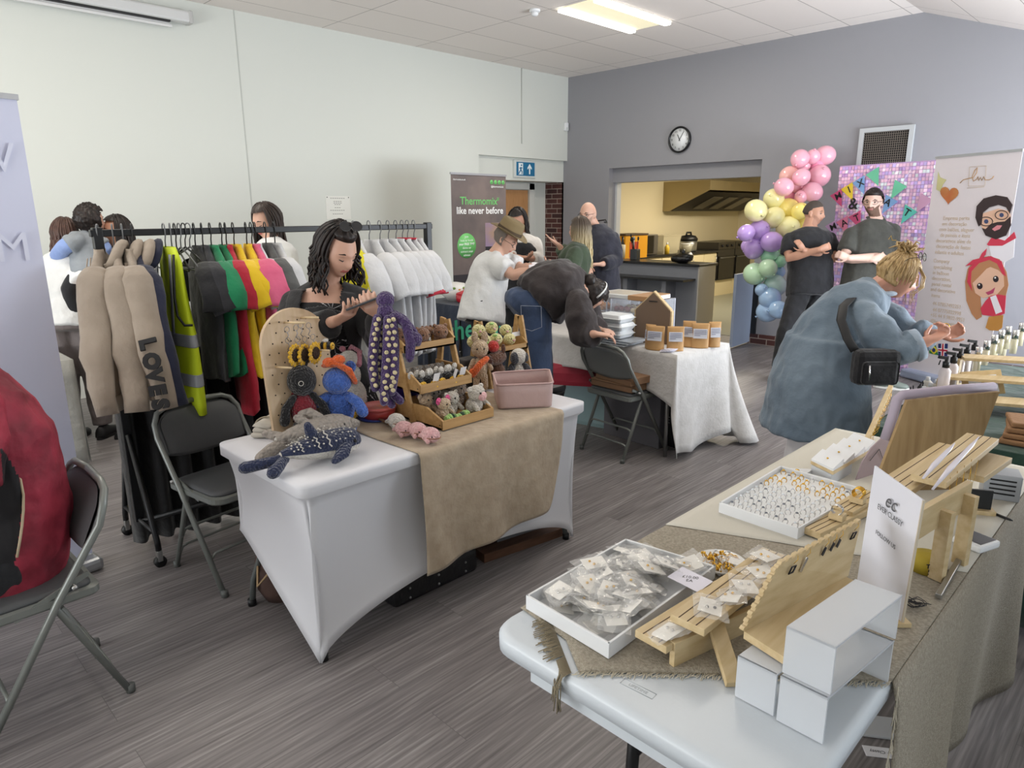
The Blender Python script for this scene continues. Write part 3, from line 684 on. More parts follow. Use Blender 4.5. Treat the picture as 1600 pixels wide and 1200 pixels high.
def garment(root,name,j,m,prof=None,infl=0.02,sleeves=0.0,sl_r=1.0,legs=0.0,leg_r=1.0,vox=0.009,amp=0.006,cut=None,k=1.0,seed=1.0,tq=None,nm=None,mf=None,extra=None,smooth=3,neck=None,flare=0.0):
 """shell that follows the body: torso between prof rings, sleeves / trouser legs of the given fraction (1 = elbow or knee, 2 = wrist or ankle)"""
 s = j.get('s',1.0);mb = MB()
 if prof: add_torso(mb,j,sc_prof(prof,s*k),infl*s,2.3)
 for q in 'LR':
  sl = sleeves.get(q,0) if isinstance(sleeves,dict) else sleeves
  if sl:
   S,E,W = j['s'+q],j['e'+q],j['w'+q];c = lerp(j['chest'],j['neck'],0.5)
   P = [lerp(c,S,0.4),S,lerp(S,E,0.5),E,lerp(E,W,0.5),W];R = [0.040,0.058,0.056,0.049,0.046,0.036];T = [-1,0,0.5,1,1.5,2]
   pts,rr = [],[]
   for i in range(6):
    if T[i] <= sl+1e-6: pts.append(P[i]);rr.append(R[i])
    else:
     f = (sl-T[i-1])/(T[i]-T[i-1])
     if f > 0.05: pts.append(lerp(P[i-1],P[i],f));rr.append(lerp(R[i-1],R[i],f))
     break
   if prof or extra is None and sl: 
    tr = lerp(j['chest'],j['neck'],0.80);mb.tube([tr,lerp(tr,S,0.5),S],[(v+infl*0.9)*s for v in (0.048,0.050,0.050)],14,rnd=True)
   pts = pts[1:];rr = rr[1:];n = len(rr);r2 = [(r+infl)*s*(1 if i == 0 else sl_r) for i,r in enumerate(rr)]
   mb.tube(pts,r2,14);mb.sphere(pts[0],r2[0]*0.98,14,10)
  if legs:
   H,K,A = j['h'+q],j['k'+q],j['a'+q];P = [H+(H-K).normalized()*0.03,lerp(H,K,0.4),K,lerp(K,A,0.45),A];R = [0.094,0.084,0.064,0.060,0.048];T = [0,0.4,1,1.45,2]
   pts,rr = [],[]
   for i in range(5):
    if T[i] <= legs+1e-6: pts.append(P[i]);rr.append(R[i])
    else:
     f = (legs-T[i-1])/(T[i]-T[i-1]);pts.append(lerp(P[i-1],P[i],f));rr.append(lerp(R[i-1],R[i],f));break
   mb.tube(pts,[(r+infl)*s*leg_r for r in rr],16)
 if extra: extra(mb)
 me = remesh(mb.bm,name,vox,smooth,mf,nm or [m],wrinkle(amp,9,seed) if amp else None)
 if cut:
  b = bmesh.new();b.from_mesh(me);bmesh.ops.delete(b,geom=[f for f in b.faces if cut(f.calc_center_median())],context='FACES');b.to_mesh(me);b.free()
 o = link(name,me,root)
 if cut: md = o.modifiers.new('thickness','SOLIDIFY');md.thickness = 0.004;md.offset = 1
 return o
def hair_cap(root,HM,m,line,h=0.010,name='hair',nu=64,nv=44,rough=0.003,jaw=1.0):
 """line(q)->signed amount (>0 = hair) in head unit space"""
 mb = MB();mb.M = HM;P = {}
 for jn in range(nv+1):
  for i in range(nu):
   u = sph(i,max(jn,0.05),nu,nv);a = line(u)
   if a > -0.06:
    g = min(max(a/0.18,0),1);g = g*g*(3-2*g)
    P[(i,jn)] = mb._v(head_pt(u,-0.004+(h+0.004)*g+rough*g*noise.noise(V(u)*9),jaw))
 for jn in range(nv):
  for i in range(nu):
   q = [(i,jn),((i+1) % nu,jn),((i+1) % nu,jn+1),(i,jn+1)]
   if all(x in P for x in q): mb.face([P[x] for x in q],True)
 return mb.build(name,m,root)
def strands(mb,HM,n,starts,length,r=0.006,wave=0.012,out=0.012,back=0.0,gather=None,seed=3):
 """long hair: locks that start at azimuth range on the crown, follow the skull and fall"""
 rnd = random.Random(seed);R3 = HM.to_3x3();up = V((0,0,1))
 for k in range(n):
  az = lerp(starts[0],starts[1],(k+rnd.random())/n)            # 0 = right side, pi/2 = front, -pi/2 = back
  th0 = 0.15+rnd.random()*0.35;pts = [];
  o = out*(0.5+rnd.random())
  for q in range(7):
   th = lerp(th0,PI*0.52,q/6);u = (math.sin(th)*math.cos(az),math.sin(th)*math.sin(az),math.cos(th));pts.append(HM @ head_pt(u,o))
  L = length*(0.8+0.3*rnd.random());ph = rnd.random()*6;base = pts[-1]
  dv = V((math.cos(az),math.sin(az),0));dv = R3 @ dv;dv.z = 0
  for q in range(1,8):
   f = q/7;p = base-up*(L*f)+dv*(wave*math.sin(ph+f*7)+0.02*f)+V((jit(0.003),jit(0.003),0))
   if back: p += (R3 @ V((0,-1,0)))*back*f
   if gather: p = lerp(p,V(gather)-up*0.0,f*0.5)
   pts.append(p)
  rr = [r*(1-0.65*abs(i/(len(pts)-1)-0.4)) for i in range(len(pts))]
  mb.tube(pts,rr,5,rnd=False)
def hairmat(name,c,c2): return mat(name,c,0.45,var=(c2,14,(6,6,0.6)),bump=('noise',160,0.4,0.003),spec=0.4)
def glasses(root,HM,m,tint=None,z=0.004,y=0.094,name='glasses',w=0.027,h=0.019,rim=0.0018,tilt=0.0):
 mb = MB();mb.M = HM @ Matrix.Translation((0,y,z)) @ Matrix.Rotation(tilt,4,'X')
 for sx in (-1,1):
  pts = [(sx*0.033+w*math.cos(a)*(1 if abs(math.sin(a)) < 2 else 1),0.004-abs(0.2*(math.cos(a)*w)) if False else 0.0,h*math.sin(a)) for a in [2*PI*k/18 for k in range(18)]]
  mb.tube(pts,rim,6,closed=True)
  mb.tube([(sx*(0.033+w),0,0.004),(sx*0.074,-0.02,0.006),(sx*0.080,-0.085,0.004),(sx*0.078,-0.11,-0.01)],rim*0.9,6)
 mb.tube([(-0.008,0.002,0.004),(0,0.006,0.006),(0.008,0.002,0.004)],rim,6)
 o = mb.build(name,m,root)
 if tint:
  for sx in (-1,1):
   mb = MB();mb.M = HM @ Matrix.Translation((0,y,z)) @ Matrix.Rotation(tilt,4,'X');mb.poly([(sx*0.033+w*math.cos(a),0,h*math.sin(a)) for a in [2*PI*k/18 for k in range(18)]]);mb.build('lens',tint,o,thick=0.001)
 return o
def shoe(root,a,f,m,sole,s=1.0,m2=None):
 """a: ankle point; shoe sits on z = 0 relative to a.z-0.09"""
 f = V(f);f.z = 0;f.normalize();x = f.cross(V((0,0,1)));z0 = a.z-0.09*s;c = V((a.x,a.y,z0));Z = V((0,0,1))
 def R(y,w,h,zz): return [c+f*y+x*(w*math.cos(q))+Z*(zz+max(h*math.sin(q),-0.0)) for q in [2*PI*k/14 for k in range(14)]]
 mb = MB();mb.loft([R(y*s,w*s,h*s,0.022) for y,w,h in ((-0.075,0.020,0.03),(-0.065,0.034,0.08),(-0.03,0.038,0.095),(0.02,0.040,0.088),(0.07,0.045,0.062),(0.13,0.047,0.045),(0.175,0.036,0.034),(0.195,0.014,0.018))])
 o = mb.build('shoe',m,root)
 mb = MB();out = []
 for k in range(20):
  q = 2*PI*k/20;yy = 0.058+0.142*math.sin(q);w = (0.047 if math.sin(q) > -0.2 else 0.040)*abs(math.cos(q))**0.7*(1 if math.cos(q) > 0 else -1)
  out.append(c+f*(yy*s)+x*(w*s))
 mb.prism(out,0.026);mb.build('sole',sole,o)
 if m2:
  mb = MB();mb.tube([c+f*0.03*s+x*0.02+Z*0.10,c+f*0.08*s-x*0.02+Z*0.082,c+f*0.08*s+x*0.02+Z*0.080,c+f*0.12*s-x*0.02+Z*0.066],0.004,6);mb.build('laces',m2,o)
 return o
SK1 = skinmat('skin_light','#c99f8a');SK2 = skinmat('skin_tan','#b98a72');SK3 = skinmat('skin_pale','#d6b3a4')
TOCAM = lambda p: (V((0,0,0))-V((p[0],p[1],0))).normalized()
def segd(p,a,b):
 t = max(0,min(1,(p-a).dot(b-a)/(b-a).length_squared));return (p-lerp(a,b,t)).length
def pose(j,**kw):
 for k_,v in kw.items(): j[k_] = J(*v) if isinstance(v,tuple) else v
 return j
# ---------------- woman with a phone behind the toy table
D = 3.22
c0 = J(515,450,D);fr = V((0.93,-0.12,0)).normalized()
j = stand((c0.x,c0.y,0),fr,1.68,sw=0.175)
sh = J(516,447,D)-j['neck'];sh.z = 0
for k_ in list(j):
 if k_ not in ('f','s'): j[k_] = j[k_]+sh*1.0
j['neck'] = J(511,440,D);j['head'] = J(527,392,D-0.07);j['chest'] = J(510,490,D+0.02);j['waist'] = J(510,545,D+0.02);sh2 = J(513,598,D+0.04)-j['hip']
for k_ in ('hip','hL','hR','kL','kR','aL','aR'): j[k_] = j[k_]+V((sh2.x,sh2.y,0))
# person faces us: her L shoulder (local -x) is on image right
j['sR'] = J(463,468,D+0.03);j['sL'] = J(563,466,D+0.02)
j['eR'] = J(452,530,D-0.02);j['wR'] = J(528,500,D-0.24)
j['eL'] = J(596,528,D-0.05);j['wL'] = J(596,492,D-0.26)
hf = (V((0.80,0.10,-0.42))).normalized()
hd = [dict(w=j['wR'],d=J(556,484,D-0.34)-j['wR'],n=V((0.2,0.1,1)),side=-1,curl=0.75,thumb=0.5),
 dict(w=j['wL'],d=J(576,474,D-0.36)-j['wL'],n=V((-0.2,-0.3,0.9)),side=1,curl=0.8,thumb=0.5)]
W1,HM = person('person','dark-haired person in black cardigan and floral dress looking at a phone behind the toy table',j,SK1,BODY_F,hf=hf,hands=hd,vox=0.0055,k=1.04,hs=1.03,legs=True,eyes='closed',lip='#b5655f')
W1['category'] = 'person'
DRM = bpy.data.materials.new('floral_dress');DRM.use_nodes = True
nt = DRM.node_tree;N = nt.nodes;L = nt.links;b = N['Principled BSDF'];b.inputs['Roughness'].default_value = 0.85
tc = N.new('ShaderNodeTexCoord');vo = N.new('ShaderNodeTexVoronoi');vo.inputs['Scale'].default_value = 8.5;vo.inputs['Randomness'].default_value = 0.8;L.new(tc.outputs['Object'],vo.inputs['Vector'])
sub = N.new('ShaderNodeVectorMath');sub.operation = 'SUBTRACT';L.new(tc.outputs['Object'],sub.inputs[0]);L.new(vo.outputs['Position'],sub.inputs[1])
sx_ = N.new('ShaderNodeSeparateXYZ');L.new(sub.outputs[0],sx_.inputs[0])
at = N.new('ShaderNodeMath');at.operation = 'ARCTAN2';L.new(sx_.outputs[1],at.inputs[0]);L.new(sx_.outputs[2],at.inputs[1])
def mm(op,a,bb=None):
 q = N.new('ShaderNodeMath');q.operation = op
 for i,v in enumerate((a,bb)):
  if v is None: continue
  if isinstance(v,(int,float)): q.inputs[i].default_value = v
  else: L.new(v,q.inputs[i])
 return q.outputs[0]
pet = mm('ABSOLUTE',mm('SINE',mm('MULTIPLY',at.outputs[0],5.0)))
dist = vo.outputs['Distance']
line = mm('MULTIPLY',mm('LESS_THAN',pet,0.17),mm('LESS_THAN',dist,0.62))
edge = mm('MULTIPLY',mm('GREATER_THAN',mm('ADD',dist,mm('MULTIPLY',pet,-0.14)),0.42),mm('LESS_THAN',dist,0.5))
cen = mm('LESS_THAN',dist,0.10)
al = mm('MAXIMUM',mm('MAXIMUM',line,edge),cen)
mx = N.new('ShaderNodeMixRGB');mx.inputs[1].default_value = lin('#141416');mx.inputs[2].default_value = lin('#c9c9cc');L.new(al,mx.inputs[0]);L.new(mx.outputs[0],b.inputs['Base Color'])
DP = [(-1.9,0.26,0.20),(-1.0,0.225,0.165),(-0.3,0.195,0.14),(0,0.185,0.13),(0.5,0.155,0.11),(1,0.14,0.102),(1.5,0.15,0.128),(2,0.158,0.145),(2.3,0.152,0.115)]
inv1 = HM.inverted()
garment(W1,'dress',j,DRM,[q for q in DP if q[0] <= 2.3],0.008,vox=0.009,amp=0.003,seed=4)
CARD = cloth('cardigan_black','#141416','#1c1b1e',20)
sd = (j['sR']-j['sL']).normalized();mid = j['neck'].copy();fw1 = j['f']
def cutc(c):
 q = c-mid;lx = q.dot(sd);fy = q.dot(fw1)
 if q.z > 0.03: return True
 if fy < 0 or abs(lx-0.0) > 0.082+max(0,-q.z)*0.09: return False
 return min(segd(c,j['e'+a],j['w'+a]) for a in 'LR') > 0.10 and min(segd(c,j['s'+a],j['e'+a]) for a in 'LR') > 0.09
garment(W1,'cardigan',j,CARD,[(-0.6,0.20,0.16)]+[(t,a*1.06,b_*1.1) for t,a,b_ in BODY_F if 0 <= t <= 2.7],0.016,sleeves=1.85,sl_r=1.10,vox=0.009,amp=0.008,cut=cutc,seed=9)
HB = hairmat('hair_dark','#0f0b0a','#2b1f1a')
def line1(u):
 x,y,z = u;
 if y > 0: return max(z-0.62+0.25*abs(x)*0,0.0)+ (abs(x)-0.86 if z < 0.62 else 0.0)+ (0.0 if z > 0.62 else -0.03)
 return 0.3 if z > -0.5 else 0.3+(z+0.5)
ho = hair_cap(W1,HM,HB,line1,0.020,rough=0.006)
mb = MB();strands(mb,HM,120,(-PI*1.10,0.10*PI),0.17,r=0.0065,wave=0.022,out=0.020,seed=5);mb.build('hair_locks',HB,W1)
mb = MB();mb.M = HM
mb.sphere((0.072,0.018,-0.045),0.004,8,6)
mb.build('earring',SILVER,W1)
# sunglasses on the head
SG = thing('sunglasses','dark sunglasses pushed up on the hair of the phone user','sunglasses',HM @ V((0,0.05,0.12)))
mb = MB();HM2 = HM @ Matrix.Translation((0,-0.012,0.055)) @ Matrix.Rotation(0.75,4,'X')
glasses(SG,HM2,BLACKP,mat('dark_lens','#0a0a0c',0.1),z=0.03,y=0.106,w=0.030,h=0.022,name='frame')
# phone
pc = (J(556,482,D-0.34)+J(584,474,D-0.37))/2+V((0,0,0.015));pd = (J(584,470,D-0.37)-J(548,484,D-0.34)).normalized()
t = thing('smartphone','dark smartphone held in both hands behind the toy table','smartphone',pc)
up = V((0.25,0.05,1)).normalized()
mb = MB();mb.bar(pc-pd*0.075,pc+pd*0.078,0.074,0.009,up,0.002);mb.build('case',mat('phone_case','#23252a',0.4),t)
mb = MB();mb.bar(pc-pd*0.072+up*0.005,pc+pd*0.075+up*0.005,0.068,0.001,up);mb.build('screen',mat('phone_screen','#0c0e12',0.1),t)
RT = V((math.cos(HEAD),math.sin(HEAD),0));AW = V((-math.sin(HEAD),math.cos(HEAD),0))   # image right, away from the camera
def mid2(j): return (j['aL']+j['aR'])/2
BLK = cloth('black_cotton','#17181c','#1f2025',12)
TRK = cloth('black_trousers','#121317','#1a1b20',12)
SHOE_B = mat('shoe_black','#17171a',0.6);SOLE_B = mat('sole_black','#1d1d1f',0.7);SOLE_W = mat('sole_white','#cfcfcb',0.6)
HBUZZ = mat('hair_buzz','#4a413b',0.9,bump=('noise',300,0.6,0.002))
# ---------------- person in black t-shirt with folded arms
D = 7.05;j = stand((-2.94,6.80,0),-AW,1.74,sw=0.20)
pose(j,head=(1271,333,D-0.02),neck=(1265,354,D),chest=(1265,388,D),waist=(1266,422,D),hip=(1265,448,D),
 sR=(1234,369,D),sL=(1297,369,D),eR=(1232,403,D-0.06),wR=(1280,390,D-0.27),eL=(1303,404,D-0.06),wL=(1256,391,D-0.20),
 hR=(1250,458,D),hL=(1280,458,D),kR=(1227,520,D-0.10),kL=(1266,515,D+0.03),aR=(1215,572,D-0.08),aL=(1248,569,D+0.14))
j['aR'].z = 0.10;j['aL'].z = 0.10
hd = [dict(w=j['wR'],d=RT-AW*0.1+V((0,0,0.35)),n=AW,side=-1,curl=0.8,s=1.0),dict(w=j['wL'],d=-RT*0.6+V((0,0,0.75)),n=AW,side=1,curl=0.35,s=0.85,spread=0.0)]
M1,HM = person('person','person in black t-shirt and black trousers with folded arms beside the balloons',j,SK2,sc_prof(BODY_M,1.18,1.25),hf=(-AW*0.62+RT*0.75+V((0,0,-0.12))),hands=hd,hs=1.03,armr=1.15,neckr=1.2,jaw=1.5,lip='#9a6a58',beard=mat('stubble','#a67c68',0.8),vox=0.0065,legs=False)
garment(M1,'tshirt',j,BLK,[(-0.55,0.215,0.165),(0,0.215,0.165),(0.5,0.215,0.165),(1,0.208,0.16),(2,0.215,0.16),(2.4,0.225,0.15),(2.7,0.195,0.115),(2.86,0.115,0.09),(2.92,0.08,0.075)],0.010,sleeves=0.72,sl_r=1.28,amp=0.007,seed=2,vox=0.010)
garment(M1,'trousers',j,TRK,[(-0.5,0.15,0.12),(0,0.19,0.14),(0.3,0.185,0.14)],0.008,legs=1.95,leg_r=1.06,amp=0.009,seed=5,vox=0.010)
hair_cap(M1,HM,HBUZZ,lambda u: (u[2]-0.30-0.28*u[1]) if u[1] > 0 else (u[2]+0.25),0.005,rough=0.0)
RED = mat('shoe_red','#c2404a',0.5)
shoe(M1,j['aR'],-AW-RT*0.05,SHOE_B,SOLE_B,1.12,RED);shoe(M1,j['aL'],-AW*0.6+RT*0.8,SHOE_B,RED,1.12)
mb = MB();p = lerp(j['sL'],j['chest'],0.5)-AW*0.155-V((0,0,0.10));mb.bar(p-RT*0.04,p+RT*0.04,0.012,0.03,V((0,0,1)));mb.build('chest_logo',mat('logo_gold','#b08a2c',0.6),M1)
# ---------------- person in grey polo
D = 6.85;b0 = J(1364,292,D);j = stand((b0.x,b0.y,0),-AW,1.86,sw=0.20)
pose(j,head=(1364,316,D-0.02),neck=(1368,340,D),chest=(1362,385,D),waist=(1352,425,D),hip=(1347,455,D),
 sR=(1331,361,D),sL=(1396,356,D),eR=(1319,404,D-0.05),wR=(1362,406,D-0.22),eL=(1384,402,D-0.10),wL=(1326,403,D-0.30),
 hR=(1333,465,D),hL=(1362,465,D),kR=(1330,520,D),kL=(1370,525,D-0.05),aR=(1333,580,D),aL=(1382,592,D-0.25))
j['aR'].z = 0.1;j['aL'].z = 0.1
hd = [dict(w=j['wL'],d=-RT+V((0,0,0.35)),n=AW,side=1,curl=1.0),dict(w=j['wR'],d=RT+V((0,0,0.3)),n=AW,side=-1,curl=0.4)]
M2,HM = person('person','bearded person with glasses in charcoal polo shirt with folded arms before the pink shimmer wall',j,SK3,sc_prof(BODY_M,1.06,1.08),hf=(-AW*0.78-RT*0.62+V((0,0,-0.08))),hands=hd,armr=1.08,lip='#a8716a',beard=mat('beard_brown','#6f574a',0.9),vox=0.0065,legs=False)
POLO = cloth('polo_charcoal','#3a3b37','#444540',12)
garment(M2,'polo_shirt',j,POLO,[(-0.5,0.195,0.145),(0,0.195,0.15),(1,0.185,0.145),(2,0.19,0.145),(2.4,0.19,0.125),(2.7,0.15,0.09),(2.88,0.08,0.07)],0.010,sleeves=0.70,sl_r=1.25,amp=0.007,seed=7,vox=0.010)
mb = MB();nk = lerp(j['neck'],j['chest'],0.06)
for sg in (-1,1): mb.tube([nk+AW*0.07+V((0,0,0.03)),nk+RT*(sg*0.075)+V((0,0,0.02)),nk+RT*(sg*0.055)-AW*0.08-V((0,0,0.015)),nk+RT*(sg*0.012)-AW*0.11-V((0,0,0.06))],[0.02,0.022,0.02,0.012],8,flat=0.5)
mb.build('collar',POLO,M2)
garment(M2,'trousers',j,TRK,[(-0.5,0.14,0.115),(0,0.175,0.13),(0.3,0.17,0.13)],0.008,legs=1.9,amp=0.008,seed=8,vox=0.010)
hair_cap(M2,HM,HB,lambda u: (u[2]-0.42-0.12*u[1]) if u[1] > 0.1 else (u[2]+0.22),0.016,rough=0.006)
glasses(M2,HM,BLACKP)
mb = MB();p = j['sL']*0.5+j['chest']*0.5-AW*0.155-V((0,0,0.01))
mb.tube([p+RT*(-0.05),p+RT*(-0.02)+V((0,0,0.01)),p+V((0,0,0.045)),p+RT*0.015,p+RT*0.055],0.0025,5);mb.build('chest_logo',mat('logo_gold',''),M2)
shoe(M2,j['aR'],-AW,SHOE_B,SOLE_B,1.05);shoe(M2,j['aL'],-AW*0.5+RT*0.8,mat('shoe_green','#66706a',0.6),SOLE_W,1.08)
# ---------------- person in the denim dress
D = 3.58;b0 = J(1283,545,D);j = stand((b0.x,b0.y,0),RT,1.66,sw=0.18)
pose(j,head=(1402,431,D-0.08),neck=(1371,452,D-0.04),chest=(1330,488,D-0.02),waist=(1299,522,D),hip=(1286,560,D),
 sR=(1347,480,D-0.21),sL=(1362,468,D+0.16),eR=(1397,551,D-0.30),wR=(1450,533,D-0.34),eL=(1420,528,D+0.05),wL=(1466,522,D-0.12))
for q,sg in (('R',-1),('L',1)):
 j['h'+q] = j['hip']+AW*(0.09*sg)-V((0,0,0.04));j['k'+q] = j['h'+q]*1.0;j['k'+q].z = 0.46;j['a'+q] = j['k'+q]-RT*0.04;j['a'+q].z = 0.09
hd = [dict(w=j['wR'],d=J(1480,518,D-0.33)-j['wR'],n=V((0,0,1))-RT*0.5,side=-1,curl=1.35,s=1.0,spread=0.0),dict(w=j['wL'],d=RT+V((0,0,0.15)),n=V((0,0,0.8))-AW,side=1,curl=1.1,s=0.95,spread=0.0)]
M3,HM = person('person','blond person in long denim shirt dress leaning over the jewellery table',j,skinmat('skin_warm','#c28f7a'),sc_prof(BODY_F,1.15,1.2),hf=(RT*0.86-AW*0.22+V((0,0,-0.42))),hands=hd,vox=0.006,hs=0.98,armr=1.1,neckr=1.15,eyes='closed',lip='#a85f5a',brow='#8a6a4a')
DEN = cloth('denim_light','#5b6a78','#71808d',5)
def ex(mb):
 hx = (j['hR']-j['hL']).normalized();rings = []
 for z,a,b_ in ((j['hip'].z+0.12,0.215,0.18),(j['hip'].z,0.235,0.21),(0.80,0.25,0.235),(0.62,0.27,0.25),(0.535,0.285,0.26)):
  c = j['hip'].copy();c.z = z;c -= RT*(0.03*(1-z));rings.append(ell(c,hx,RT,a,b_,28,2.2))
 mb.loft(rings)
garment(M3,'denim_dress',j,DEN,[(0,0.215,0.19),(0.5,0.205,0.18),(1,0.195,0.175),(1.5,0.195,0.165),(2,0.195,0.155),(2.4,0.19,0.13),(2.7,0.16,0.10),(2.95,0.078,0.075)],0.010,sleeves=1.62,sl_r=1.45,amp=0.012,seed=3,vox=0.009,extra=ex)
DEN2 = cloth('denim_pale','#8592a0','#94a1ad',6)
mb = MB();e_ = j['eR'];w_ = j['wR'];mb.tube([lerp(e_,w_,0.52),lerp(e_,w_,0.56),lerp(e_,w_,0.78),lerp(e_,w_,0.80)],[0.070,0.080,0.076,0.062],18);mb.build('cuff',DEN2,M3)
mb = MB();nk = j['neck'];d_ = (j['neck']-j['chest']).normalized();f_ = RT
pts = [nk-d_*0.02+AW*(0.09*math.sin(a))+f_*(-0.085*math.cos(a)) for a in [(-0.72+1.44*k/12)*PI for k in range(13)]]
mb.tube(pts,[0.028]*13,10,flat=0.45);mb.build('collar',DEN2,M3)
garment(M3,'white_trousers',j,cloth('white_cotton','#c9c6c8','#d6d3d4',8),None,0.03,legs=1.9,leg_r=1.1,amp=0.008,seed=8,vox=0.012)
for q in 'RL': shoe(M3,j['a'+q],RT,SOLE_W,SOLE_W)
HBL = hairmat('hair_blond','#b59a6c','#8d7048')
hair_cap(M3,HM,HBL,lambda u: (u[2]-0.36-0.15*u[1]) if u[1] > 0.05 else (u[2]+0.55 if u[0] > -2 else 0),0.016,rough=0.010)
mb = MB();mb.M = HM;rn = random.Random(4)
for k in range(110):                                                  # locks drawn up into a loose bun
 az = rn.uniform(-PI*1.25,PI*0.25);th = rn.uniform(0.7,1.9);u0 = V((math.sin(th)*math.cos(az),math.sin(th)*math.sin(az),math.cos(th)))
 bun = V((rn.gauss(0,0.025),-0.03+rn.gauss(0,0.028),0.150+rn.gauss(0,0.018)));pts = []
 for q in range(6):
  f = q/5;u = (u0*(1-f)+V((0,-0.15,1))*f).normalized();pts.append(head_pt(tuple(u),0.016+0.004*rn.random()))
 pts += [lerp(pts[-1],bun,0.5),bun,bun+V((rn.uniform(-.03,.03),rn.uniform(-.03,.03),rn.uniform(-.03,.012)))]
 mb.tube(pts,[0.002,0.005,0.006,0.006,0.006,0.006,0.006,0.006,0.002],5)
for k in range(14):                                                   # the loose wavy strands by the face
 x0 = rn.uniform(0.02,0.075)*(1 if k % 3 else -1);pts = [V((x0,0.055,0.085)),V((x0*1.1,0.105,0.05)),V((x0*1.25,0.125+jit(0.01),0.0)),V((x0*1.15,0.10+jit(0.012),-0.05)),V((x0*1.3,0.125+jit(0.01),-0.085-rn.random()*0.03))]
 mb.tube(pts,[0.002,0.0028,0.0024,0.002,0.0008],5)
mb.build('hair_bun',HBL,M3)
SG = thing('glasses_on_head','dark framed glasses pushed up on the blond hair','glasses',HM @ V((0,0.05,0.1)))
glasses(SG,HM @ Matrix.Translation((0,-0.02,0.06)) @ Matrix.Rotation(0.55,4,'X'),BLACKP,mat('pale_lens','#cfd6da',0.1,alpha=0.5),z=0.03,y=0.108,w=0.028,h=0.021,name='frame')
# crossbody bag
t = thing('crossbody_bag','small black crossbody bag with wide strap on the person in denim','bag',J(1375,575,D-0.36))
c = J(1367,573,D-0.34);mb = MB();mb.M = frame(c,RT,V((0,0,1)))
mb.box((-0.105,-0.085,-0.045),(0.105,0.085,0.045),0.03);mb.build('body',cloth('bag_fabric','#111115','#18181c',20),t)
mb = MB();mb.M = frame(c,RT,V((0,0,1)));mb.box((-0.085,-0.075,0.040),(0.085,0.035,0.062),0.018);o = mb.build('front_pocket',MATS['bag_fabric'],t)
mb = MB();mb.M = frame(c,RT,V((0,0,1)));mb.tube([(-0.06,0.02,0.066),(-0.055,-0.05,0.068)],0.004,6);mb.build('zip_pull',SILVER,o)
SPT = [(1412,470,D+0.10),(1388,447,D+0.02),(1345,452,D-0.12),(1318,478,D-0.24),(1314,500,D-0.27),(1325,530,D-0.33),(1336,548,D-0.345)]
P = [J(*q) for q in SPT[2:]];mb = MB();mb.tube(P,0.022,8,flat=0.14,side=RT+V((0,0,0.3)));mb.build('strap',mat('strap_black','#101012',0.6),t)
for pp in (J(1338,551,D-0.34),): mb = MB();mb.tube([pp+V((0.014*math.cos(a),0,0.014*math.sin(a))) for a in [2*PI*k/12 for k in range(12)]],0.002,5,closed=True);mb.build('ring_buckle',SILVER,t)
# small thing in her fingers
mb = MB();p = J(1478,510,D-0.28);mb.tube([p+V((0.013*math.cos(a),0.004,0.013*math.sin(a))) for a in [2*PI*k/16 for k in range(16)]],0.0022,6,closed=True)
tag(mb.build('gold_ring',GOLD),'small gold ring held up by the person in denim','ring')
# ---------------- person in brown hat
D = 5.70;b0 = J(752,490,D);j = stand((b0.x,b0.y,0),RT,1.78,sw=0.19)
pose(j,head=(790,374,D-0.05),neck=(776,394,D-0.02),chest=(765,427,D),waist=(757,462,D),hip=(753,492,D),sR=(772,405,D-0.17),sL=(792,402,D+0.18),eR=(802,430,D-0.24),wR=(838,421,D-0.30),eL=(815,420,D+0.12),wL=(842,417,D-0.05))
hd = [dict(w=j['wR'],d=RT,n=V((0,0,-1))-AW*0.2,side=1,curl=0.35,s=1.05),dict(w=j['wL'],d=RT-AW*0.1,n=V((0,0,-1)),side=-1,curl=0.35,s=1.05)]
M4,HM = person('person','person in white t-shirt, felt hat and pale gloves serving beside the bakery table',j,SK1,sc_prof(BODY_M,1.05),hf=(RT*0.80-AW*0.25+V((0,0,-0.55))),hands=hd,vox=0.0075,armr=1.1,eyes='closed')
garment(M4,'tshirt',j,cloth('white_tshirt','#cfd0cf','#d9dad9',6),[(-0.35,0.20,0.185),(0,0.20,0.18),(1,0.185,0.155),(2,0.185,0.145),(2.4,0.185,0.125),(2.7,0.15,0.09),(2.9,0.08,0.07)],0.010,sleeves=0.72,sl_r=1.3,amp=0.009,seed=11,vox=0.010)
garment(M4,'trousers',j,TRK,[(-0.5,0.14,0.12),(0,0.175,0.13),(0.3,0.17,0.13)],0.010,legs=1.9,leg_r=0.92,amp=0.006,seed=12,vox=0.011)
GLV = mat('glove_pale','#d9d2d6',0.5)
mb = MB()
for h in hd: q = dict(h);q['s'] = 1.16;q['w'] = q['w']+V((0,0,0.0));add_hand(mb,**q);mb.tube([q['w']-RT*0.06,q['w']+RT*0.02],[0.040,0.034],12)
link('gloves',remesh(mb.bm,'gloves',0.005,1,nmats=[GLV]),M4)
hair_cap(M4,HM,mat('hair_grey','#6c635c',0.8,bump=('noise',200,0.5,0.003)),lambda u: (-0.1 if u[1] > 0.1 else u[2]+0.5),0.012)
glasses(M4,HM,BLACKP)
for q in 'RL': shoe(M4,j['a'+q],RT,SHOE_B,SOLE_B)
HT = thing('felt_hat','olive brown felt hat with dark band on the person in the white t-shirt','hat',HM @ V((0,0,0.1)))
FELT = mat('felt_brown','#7a6a4c',0.9,bump=('noise',90,0.3,0.003));mb = MB();mb.M = HM @ Matrix.Translation((0,-0.005,0.062)) @ Matrix.Rotation(0.08,4,'X')
def hr(a,b_,z,dip=0): return [V((a*math.cos(q),b_*math.sin(q),z+dip*math.cos(q)**2)) for q in [2*PI*k/32 for k in range(32)]]
